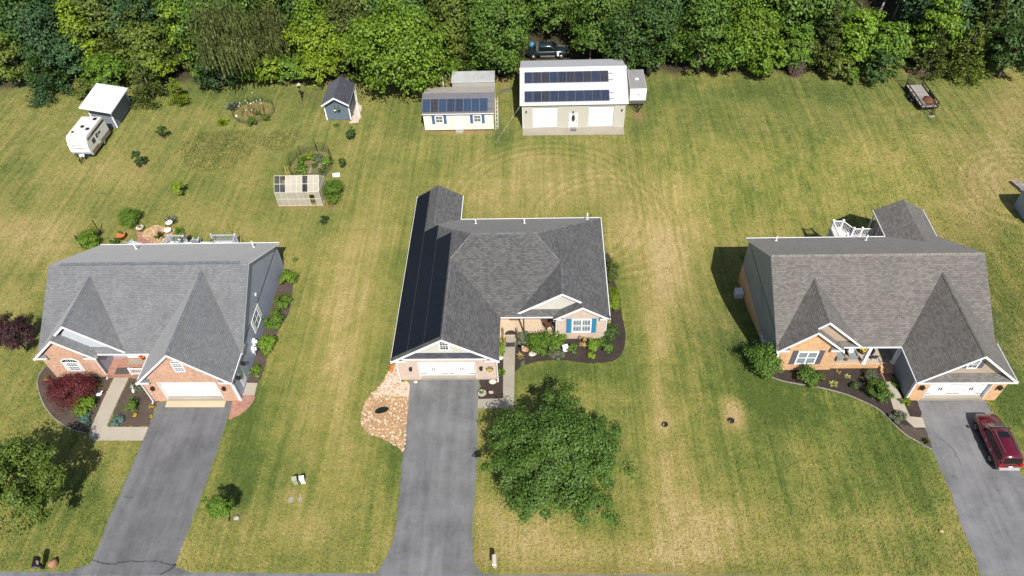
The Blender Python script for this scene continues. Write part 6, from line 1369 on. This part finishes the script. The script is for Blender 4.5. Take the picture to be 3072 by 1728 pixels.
for lb, u, v, rp, lf in (('sprawling squash plant at the left of the plot behind the greenhouse',912,484,20,'fresh'),('light green bean row in the middle of the greenhouse plot',930,468,18,'lime'),('grey green cabbage clump in the greenhouse plot',955,476,19,'grey'),('bright bushy plant at the right of the greenhouse plot',980,484,20,'bright'),('leafy plant at the front left of the greenhouse plot',902,508,19,'fresh'),('small dark plants at the front right of the greenhouse plot',966,508,13,'mid'),('low leafy plant between the boards of the greenhouse plot',944,496,11,'mid')): shrub(lb, u, v, rp, lf, hr=.5, size=.2, dens=.8, name='vegetable_plant', cat='plant')
for u0, v0, u1, v1, lb in ((938,488,930,520,'left pale board walk strip in the greenhouse plot'),(962,490,954,520,'right pale board walk strip in the greenhouse plot')):
    a, d_ = gat(u0,v0), gat(u1,v1); b = B(); m = (a+d_)/2; b.obox(m+Vector((0,0,.06)), (a-d_).length, .18, .05, math.atan2((a-d_).y,(a-d_).x)); tag(b.build('board', M['wood_grey'], loc=m), lb, 'board')
for u0, v0, lb in ((953,456,'dark tall stake at the rear of the greenhouse plot'),(903,498,'dark tall stake at the left of the greenhouse plot')):
    a = gat(u0,v0); b = B(); b.tube(a, a+Vector((-.1,0,2.0)), .03, None, 5); tag(b.build('garden_stake', M['dark_iron'], loc=a), lb, 'stake')
# mullein stalks stand with their clump: pale poles
for k, (u, v) in enumerate(((660,356),(668,356))):
    a = gat(u, v); b = B(); b.tube(a, a+Vector((-.25,0,1.9)), .025, .012, 5); tag(b.build('flower_stalk', M['leaf_lime'], loc=a), 'tall pale yellow flower stalk rising from the mullein clump', 'stalk', 'mullein stalks')

# ---- mown grass: blades over the lawn, coloured like the ground they grow from; rank grass in two round patches
def inside(px_, py_, poly):
    c = np.zeros(len(px_), bool); q = np.roll(poly, 1, 0)
    for (x1, y1), (x2, y2) in zip(poly, q):
        if y1 == y2: continue
        m = ((y1 > py_) != (y2 > py_)); c ^= m & (px_ < (x2-x1)*(py_-y1)/(y2-y1)+x1)
    return c
def hzv(x, y):
    f = lambda a, b, v: (lambda t: t*t*(3-2*t))(np.clip((v-a)/(b-a), 0, 1))
    return -2.6*f(36.6, 50.5, y)*(1-f(56, 73, y))*f(9, 18.5, x)*(1-f(40, 49, x))
g = np.random.default_rng(77); n = 430000
px_ = g.uniform(-76, 66, n); py_ = 20.3+(85.5-20.3)*g.uniform(0, 1, n)**1.12
lim = 34+.52*(py_-20); k = (px_ > -lim-6) & (px_ < lim-1)
px_, py_ = px_[k], py_[k]; bad = np.zeros(len(px_), bool)
for S_ in SHEETS:
    lo, hi = S_.min(0), S_.max(0); w = np.where((px_ > lo[0]) & (px_ < hi[0]) & (py_ > lo[1]) & (py_ < hi[1]))[0]
    if len(w): bad[w] |= inside(px_[w], py_[w], S_)
for x0, x1, y0, y1 in ((-12.3,5.7,41.4,54),(-12.3,-3.8,37,57.5),(-43,-25.7,37.5,51),(-33.2,-25.8,34.9,38),(19.8,37.1,37.9,50.9),(29.9,37.1,34.7,38),(-2,10.1,73.4,83),(-13.8,-5.3,73.3,79)): bad |= (px_ > x0) & (px_ < x1) & (py_ > y0) & (py_ < y1)
px_, py_ = px_[~bad], py_[~bad]
ix = np.clip(np.searchsorted(X, px_), 1, len(X)-1); iy = np.clip(np.searchsorted(Y, py_), 1, len(Y)-1)
ds = np.clip(dry[iy, ix], 0, 1.2); ss = np.clip(soil[iy, ix], 0, 1.2); k = g.uniform(0, 1, len(px_)) > ss*1.1
px_, py_, ds, ss = px_[k], py_[k], ds[k], ss[k]; n = len(px_)
P = np.stack([px_, py_, hzv(px_, py_)+g.uniform(.02, .06, n)], 1); N = nrm(np.array([0, -.1, 1.0])+g.normal(size=(n, 3))*.5)
V = leaves(g, P, N, .19, .34)
gr = foliage('grass_blades', V, M['lawn']); tag(gr, kind='stuff')
for nm, ar in (('dry', ds+g.normal(size=n)*.06), ('soil', ss*.5), ('jit', g.uniform(-.2, .26, n))):
    a_ = gr.data.attributes.new(nm, 'FLOAT', 'POINT'); a_.data.foreach_set('value', np.repeat(ar, 4).astype(np.float32))
for cu, cv, ru, rv, n in ((655,448,112,52,3600),(838,420,56,26,1100)):
    c = gat(cu, cv); rx = (gat(cu+ru, cv)-c).length; ry_ = (gat(cu, cv-rv)-c).length
    a = g.uniform(0, 6.283, n); q = np.sqrt(g.uniform(0, 1, n))*(1+.1*np.sin(3*a))*(1+np.abs(g.normal(0, .09, n))); P = np.stack([c.x+rx*q*np.cos(a), c.y+ry_*q*np.sin(a), g.uniform(.04, .12, n)], 1)
    N = nrm(np.array([0, -.25, .8])+g.normal(size=(n, 3))*.6); V = leaves(g, P, N, .34, .3); V[..., 2] = np.maximum(V[..., 2], .01)
    o = foliage('rank_grass', V, M['lawn']); tag(o, kind='stuff')
    for nm, ar in (('dry', g.uniform(.1, .5, n)), ('soil', g.uniform(0, .06, n)), ('jit', g.uniform(-.22, .1, n))):
        a_ = o.data.attributes.new(nm, 'FLOAT', 'POINT'); a_.data.foreach_set('value', np.repeat(ar, 4).astype(np.float32))
# ================================================================== small things
def pot(label, u, v, r_, h, mat, plant, prad, pl='mid', z=0.0, name='flower_pot'):
    c = at(u, v, z) if z else gat(u, v); o = thing(name, label, 'flower pot', c, 0, None, True)
    b = B(); b.lathe([(r_*.7,0),(r_,h),(r_*1.08,h),(r_*1.08,h*.9),(r_*.9,h*.88)], (0,0,0), 14); b.build('pot', mat, o)
    seedc[0] += 1; g = np.random.default_rng(seedc[0])
    if plant: V, C = crown(g, prad, prad, prad*.7, 8, 26, .09); foliage('plant', V+np.array([0,0,h+prad*.45]), M['leaf_'+plant] if 'leaf_'+plant in M else M[plant], o)
    else: b = B(); b.lathe([(r_*.9,h*.86),(.01,h*.87)], (0,0,0), 12); b.build('soil', M['mulch'], o)
    return o
pot('big orange terracotta pot with green plant behind the left house', 369, 716, .42, .6, M['terracotta'], 'fresh', .4)
pot('pale planter with dry plants left of the rock garden', 423, 690, .38, .4, M['stone_white'], 'straw', .3)
pot('white pot behind the rock garden with dark soil', 512, 677, .34, .5, M['plain_white'], None, 0)
pot('white pot at the right of the rock garden beside the deck', 508, 700, .34, .5, M['plain_white'], None, 0)
pot('small red pot with yellow green plant in the left bed', 145, 1143, .2, .3, M['terracotta'], 'lime', .24)
pot('red flowers in a pot on the left brick porch', 432, 1076, .22, .4, M['terracotta'], 'red_flower', .34, z=.42)
pot('concrete pot with moss green plant beside the middle driveway', 1447, 1187, .34, .42, M['concrete'], 'mid', .28)
pot('potted yellow flowers on the right porch', 2586, 1058, .28, .3, M['wood_brown'], 'yellow', .36, z=.56)
pot('leafy white potted plant on the round deck table', 556, 713, .2, .3, M['plain_white'], 'grey', .4, z=1.14)
pot('small potted plant at the left of the round deck table', 540, 722, .16, .22, M['plain_white'], 'mid', .22, z=1.14)
pot('potted pale plant at the right end of the low deck', 641, 727, .2, .25, M['stone_white'], 'grey', .3, z=.42)
def stone(label, u, v, s, mat, sx=1.3, sz=.7, name='garden_stone', cat='stone', seed=1):
    c = gat(u, v); b = B(); b.smooth = True; b.blob((c.x,c.y,c.z+s*sz*.6), s*sx, s, s*sz, 10, 6, .12, seed); return tag(b.build(name, mat, loc=c), label, cat)
stone('white rock cluster at the front of the middle bed', 1596, 1064, .26, M['stone_white'], seed=2)
stone('second white rock touching the cluster in the middle bed', 1604, 1062, .16, M['stone_white'], seed=3)
stone('warm orange rock among the plants by the walkway', 1576, 1050, .3, M['stone_warm'], seed=4)
stone('smooth white ball by the walkway of the middle house', 1566, 1043, .16, M['plain_white'], 1, 1, 'garden_ball', 'ball', 5)
stone('pale flat stone beside the walkway under the garage eave', 1500, 1074, .26, M['stone_white'], 1.3, .4, seed=6)
stone('pale rock at the right front corner of the middle garage', 1478, 1147, .28, M['stone_white'], seed=7)
stone('small white rock at the left of the middle garage door', 1247, 1147, .15, M['stone_white'], seed=8)
stone('brown glossy boulder beside the black mailbox', 163, 1694, .36, M['copper'], 1.0, .95, 'boulder', 'boulder', 9)
stone('small pale rock on the lawn near the right driveway', 2823, 1594, .14, M['stone_warm'], seed=11)
stone('weathered stone at the foot of the small egg shaped tree', 710, 1555, .2, M['concrete'], seed=12)
# white ornaments
def goose(label, u, v, rot, s=1.0):
    c = gat(u, v); o = thing('garden_ornament', label, 'ornament', c, rot, None, True); b = B(); b.smooth = True
    b.blob((0,0,.16*s),.26*s,.16*s,.15*s,10,6); b.path([(.18*s,0,.2*s),(.28*s,0,.38*s),(.33*s,0,.42*s)],.06*s,.04*s,8); b.blob((.36*s,0,.43*s),.07*s,.05*s,.05*s,8,5); b.build('body', M['plain_white'], o)
    b = B(); b.tube((.42*s,0,.42*s),(.5*s,0,.4*s),.02*s,.008*s,6); b.build('beak', M['orange_plastic'], o)
goose('white bird ornament in the left bed by the path', 300, 1186, .4)
goose('white bird ornament near the yellow plant under the left garage eave', 403, 1175, 2.0)
c = gat(1695, 1052); b = B(); b.obox(c+Vector((0,0,.35)), .5, .3, .7, .3); tag(b.build('white_box', M['plain_white'], loc=c), 'upright white box among plants of the middle bed', 'box')
c = gat(1564, 1056); o = thing('garden_lantern', 'black lantern beside the white ball', 'lantern', c, 0, None, True); b = B(); b.tube((0,0,0),(0,0,.7),.025,None,6); b.build('post', M['black'], o); b = B(); b.box(-.08,.08,-.08,.08,.7,.92); b.lathe([(.14,.92),(.02,1.02)],(0,0,0),6); b.build('lamp', M['black'], o)
c = gat(1467, 1186); o = thing('garden_flag', 'small red and white striped garden flag beside the concrete pot', 'flag', c, 0, None, True); b = B(); b.tube((0,0,0),(0,0,.75),.012,None,5); b.build('pole', M['black'], o)
for k in range(6): b = B(); zz = .28+k*.07; b.box(.01,.38,-.006,.006,zz,zz+.07); b.build('stripe', M['lamp_red'] if k % 2 else M['plain_white'], o)
# walkway mat and step mat
c = gat(1531, 1034); b = B(); b.box(c.x-.42,c.x+.42,c.y-.28,c.y+.28,.052,.066); tag(b.build('door_mat', simple('walk_mat', (.05,.045,.045), .9, .1, var=.5, vs=6), loc=c), 'dark patterned mat at the foot of the middle porch steps', 'door mat')
b = B(); n_ = 12; b.prism([(-2.75+.55*math.cos(math.pi*k/n_), 41.66+.5*math.sin(math.pi*k/n_)) for k in range(n_+1)], .342, .36); tag(b.build('door_mat', simple('arch_mat', (.04,.038,.038), .9, .1, var=.5, vs=8), loc=(-2.75,41.8,.34)), 'half round dark mat on the middle porch floor', 'door mat')
# orange strip, utility boxes, lids
a, d_ = gat(1179, 1094), gat(1172, 1118); b = B(); b.obox((a+d_)/2+Vector((0,0,.03)), .3, (a-d_).length, .06, math.atan2((a-d_).y,(a-d_).x)-math.pi/2); tag(b.build('drain_tray', M['orange_plastic'], loc=a), 'orange flat drain strip on the grass beside the middle garage', 'drain')
for u, v, m, lb in ((889,1449,simple('sage_box', (.30,.33,.24), .5, .3),'sage green utility box on the lawn, left of the white one'),(911,1447,M['plain_white'],'white utility box on the lawn beside the sage green one')):
    c = gat(u, v); o = thing('utility_box', lb, 'utility box', c, .25, None, True); b = B(); b.box(-.16,.16,-.13,.13,0,.72); b.build('cabinet', m, o); b = B(); b.faces([(-.19,-.16,.72),(.19,-.16,.72),(.19,.16,.78),(-.19,.16,.78),(-.19,-.16,.66),(.19,-.16,.66),(.19,.16,.68),(-.19,.16,.68)], [(0,1,2,3),(0,4,5,1),(1,5,6,2),(2,6,7,3),(3,7,4,0)]); b.build('lid', m, o)
for u, v, r_, lb in ((2193,1262,.30,'dark round septic lid in the tan dry patch'),(1994,1273,.27,'dark round septic lid on the grass left of the dry patch'),(873,1500,.24,'grey round valve cover left of its pair below the utility boxes'),(900,1499,.2,'grey round valve cover right of its pair below the utility boxes')):
    c = gat(u, v); b = B(); b.lathe([(r_,0),(r_,.04),(r_*.9,.06),(r_*.85,.05),(.03,.055)], c, 18); tag(b.build('manhole_lid', M['dark_iron'] if r_ > .25 else M['concrete_grey'], loc=c), lb, 'lid')
# mailboxes
c = gat(132, 1704); o = thing('mailbox', 'large black mailbox on a post by the left driveway', 'mailbox', c, .25, None, True)
b = B(); b.box(-.09,.09,-.09,.09,0,1.0); b.build('post', M['black'], o)
b = B(); n_ = 10; b.gable([(-.2,1.0),(.2,1.0)]+[(.2*math.cos(math.pi*k/n_), 1.22+.18*math.sin(math.pi*k/n_)) for k in range(n_+1)], -.42, .32); b.build('box', M['black'], o)
b = B(); b.box(.2,.215,-.3,-.05,1.15,1.4); b.build('flag', M['plain_white'], o); b = B(); b.box(-.17,.17,-.435,-.42,1.03,1.25); b.build('door', M['steel'], o)
b = B(); b.box(.07,.16,-.2,-.05,1.37,1.385); b.build('sticker', M['lamp_red'], o)
c = gat(1485, 1698); o = thing('mailbox', 'beige moulded mailbox post by the middle driveway', 'mailbox', c, .05, None, True)
bm = simple('beige_plastic', (.48,.42,.34), .5, .3); b = B(); b.box(-.13,.13,-.13,.13,0,1.0); b.build('post', bm, o)
b = B(); b.gable([(-.17,1.0),(.17,1.0)]+[(.17*math.cos(math.pi*k/n_), 1.16+.16*math.sin(math.pi*k/n_)) for k in range(n_+1)], -.36, .3); b.build('box', bm, o); b = B(); b.box(-.14,.14,-.375,-.36,1.02,1.2); b.build('door', M['plain_white'], o)
# porch furniture
o = chair('rocking_chair', 'brown wooden rocking chair on the middle porch', .62, 42.45, .34, .5, M['wood_brown'])
for s_ in (-.28,.28): b = B(); b.path([(s_,-.55,.07),(s_,-.2,.02),(s_,.25,.02),(s_,.6,.1)], .025, None, 5); b.build('rocker', M['wood_brown'], o)
def armchair(label, x, y, rot, z=.56):
    o = thing('patio_armchair', label, 'armchair', (x,y,z), rot, None, True)
    b = B(); b.box(-.42,.42,-.4,.4,.08,.34); b.box(-.42,-.3,-.4,.4,.34,.6); b.box(.3,.42,-.4,.4,.34,.6); b.box(-.42,.42,.3,.45,.34,.85); b.build('frame', M['taupe_fabric'], o)
    b = B(); b.box(-.29,.29,-.41,.29,.345,.47); b.build('seat_cushion', M['grey_fabric'], o); b = B(); b.obox(Vector((0,.27,.68)),.58,.14,.5,0,-.2); b.build('back_cushion', M['grey_fabric'], o)
    return o
armchair('grey cushioned wicker armchair at the left end of the right porch', 25.35, 38.75, .3); a_ = armchair('grey cushioned wicker armchair in the middle of the right porch', 26.5, 38.85, 0)
b = B(); b.obox(Vector((26.35,38.95,1.2)),.4,.12,.35,0,-.3); tag(b.build('cushion', M['plain_white'], loc=(26.35,38.95,1.1)), 'white cushion on the middle wicker armchair', 'cushion')
b = B(); b.lathe([(.25,0),(.22,.4),(.26,.44)], (25.95,38.6,.56), 12); tag(b.build('side_table', M['taupe_fabric'], loc=(25.95,38.6,.56)), 'small taupe side table between the wicker armchairs', 'table')
o = thing('dog_statue', 'dark and white dog ornament on the right porch', 'ornament', (28.35,38.5,.56), .2, None, True)
b = B(); b.smooth = True; b.blob((0,0,.32),.34,.13,.14,10,6); b.path([(-.26,0,.36),(-.36,0,.5),(-.4,0,.55)],.09,.07,8); b.blob((-.45,0,.57),.13,.08,.085,8,5); b.path([(.32,0,.36),(.46,0,.48)],.03,.015,6); b.build('body', M['dark_iron'], o)
for x_ in (-.2,.22):
    for y_ in (-.07,.07): b = B(); b.tube((x_,y_,0),(x_,y_,.28),.03,.04,6); b.build('leg', M['plain_white'], o)
b = B(); b.lathe([(.16,0),(.2,.3)], (28.3,39.1,.56), 10); b.blob((28.3,39.1,.98),.22,.22,.2,8,5,.3,2); tag(b.build('dark_planter', M['black'], loc=(28.3,39.1,.56)), 'dark round planter behind the dog ornament', 'planter')
# bird house on a pole, trellis
c = gat(909, 305); o = thing('bird_house', 'white topped bird house on a thin pole in the back lawn', 'bird house', c, 0, None, True)
b = B(); b.tube((0,0,0),(0,0,2.1),.04,None,6); b.build('pole', M['black'], o); b = B(); b.box(-.17,.17,-.17,.17,2.1,2.4); b.lathe([(.1,1.4),(.22,1.5)],(0,0,0),8); b.build('house', M['dark_iron'], o); b = B(); b.gable([(-.24,2.4),(.24,2.4),(0,2.62)],-.22,.22); b.build('roof', M['stone_white'], o)
a, d_ = gat(249, 745), gat(301, 700); o = thing('trellis', 'dark wire trellis arch behind the left house', 'trellis', (a+d_)/2, math.atan2((d_-a).y,(d_-a).x), None, True); ln = (d_-a).length/2
b = B()
for k in range(9): b.tube((-ln+2*ln*k/8,0,0),(-ln+2*ln*k/8,0,1.6),.02,None,4)
for k in range(6): b.tube((-ln,0,.2+.28*k),(ln,0,.2+.28*k),.016,None,4)
b.build('lattice', M['wood_brown'], o)
b = B(); b.tube((ln,0,0),(ln,0,1.9),.05,None,6); b.build('post', M['dark_iron'], o); b = B(); b.tube((-ln,0,0),(-ln,0,1.9),.05,None,6); b.build('post', M['dark_iron'], o)
# guy wires at the workshop's left eave
a, d_ = Vector((-2.2,73.3,3.3)), gat(1478, 436); b = B(); b.tube(a, d_, .004, None, 4); b.tube(a+Vector((0,.15,0)), d_+Vector((.35,.3,0)), .004, None, 4); tag(b.build('guy_wire', M['plain_white'], loc=d_), 'pair of thin pale wires from the workshop eave to the lawn', 'wire')

GRP = dict(shrub='shrubs in the house beds and gardens', bed_plant='small bed plants', hosta='pale hostas in the right house bed', sapling='saplings on the back lawn', manhole_lid='lids and covers set in the lawn',
  utility_box='pair of utility boxes', shepherd_hook='iron hook poles round the low deck', garden_ornament='white bird ornaments', patio_armchair='wicker armchairs on the right porch', deck_chair='chairs on the low deck',
  flower_pot='pots and planters', garden_stone='loose garden stones', mailbox='mailboxes by the road', brick_house='brick houses in a row', garden_shed='sheds on the back lawns', vegetable_plant='vegetables in the netted plots',
  netting_fence='netted vegetable plots', grass_tuft='ornamental grass tufts', door_mat='door mats', ladder='ladders by the sheds', wild_bush='bushes along the wood edge', broadleaf_tree='broadleaf trees', cedar_tree='cedars of the wood edge',
  vine_covered_tree='vine covered trees of the wood edge', willow_tree='willows of the wood edge', dead_tree='dead trunks at the wood edge', dead_brush='dead brush at the wood edge', wooden_deck='decks behind the houses', hanging_basket='baskets on the blue grey shed', board='board strips in the greenhouse plot', small_tree='small trees', garden_stake='garden stakes')
for o in list(COL.objects):
    if o.parent is None and 'label' in o and 'group' not in o:
        gname = GRP.get(o.name.split('.')[0])
        if gname: o['group'] = gname
# ------------------------------------------------------------------ camera, light, sky
cam = bpy.data.cameras.new('camera'); co_ = bpy.data.objects.new('camera', cam); COL.objects.link(co_)
cam.sensor_width = 36; cam.lens = 36*F/3072; cam.clip_end = 3000; cam.clip_start = .5
fwd = ray(1536, 864).normalized(); rt = (ray(1537, 864)-ray(1535, 864)).normalized()
rt = (rt-fwd*rt.dot(fwd)).normalized(); up = rt.cross(fwd)
m4 = Matrix.Identity(4)
for k in range(3): m4[k][0] = rt[k]; m4[k][1] = up[k]; m4[k][2] = -fwd[k]
m4[0][3], m4[1][3], m4[2][3] = 0, 0, H
co_.matrix_world = m4; sc.camera = co_
EL, AZ = rad(50), rad(16.0)                    # the sun stands behind the camera, a little to the right
sd = Vector((math.sin(AZ)*math.cos(EL), -math.cos(AZ)*math.cos(EL), math.sin(EL)))
sl = bpy.data.lights.new('sun', 'SUN'); sl.energy = 4.3; sl.angle = rad(.55); sl.color = (1.0, .95, .87)
so = bpy.data.objects.new('sun', sl); COL.objects.link(so); so.rotation_euler = (-sd).to_track_quat('-Z', 'Y').to_euler(); so.location = (0, 0, 80)
w = bpy.data.worlds.new('World'); sc.world = w; w.use_nodes = True
sky = w.node_tree.nodes.new('ShaderNodeTexSky'); sky.sky_type = 'NISHITA'; sky.sun_disc = False
sky.sun_elevation = EL; sky.sun_rotation = math.pi-AZ
bg = w.node_tree.nodes['Background']; bg.inputs[1].default_value = .075
w.node_tree.links.new(sky.outputs[0], bg.inputs[0])
sc.view_settings.view_transform = 'Standard'; sc.view_settings.look = 'None'; sc.view_settings.exposure = .62; sc.view_settings.gamma = 1
sc.view_settings.use_curve_mapping = False
sc.cycles.max_bounces = 6; sc.cycles.transparent_max_bounces = 8
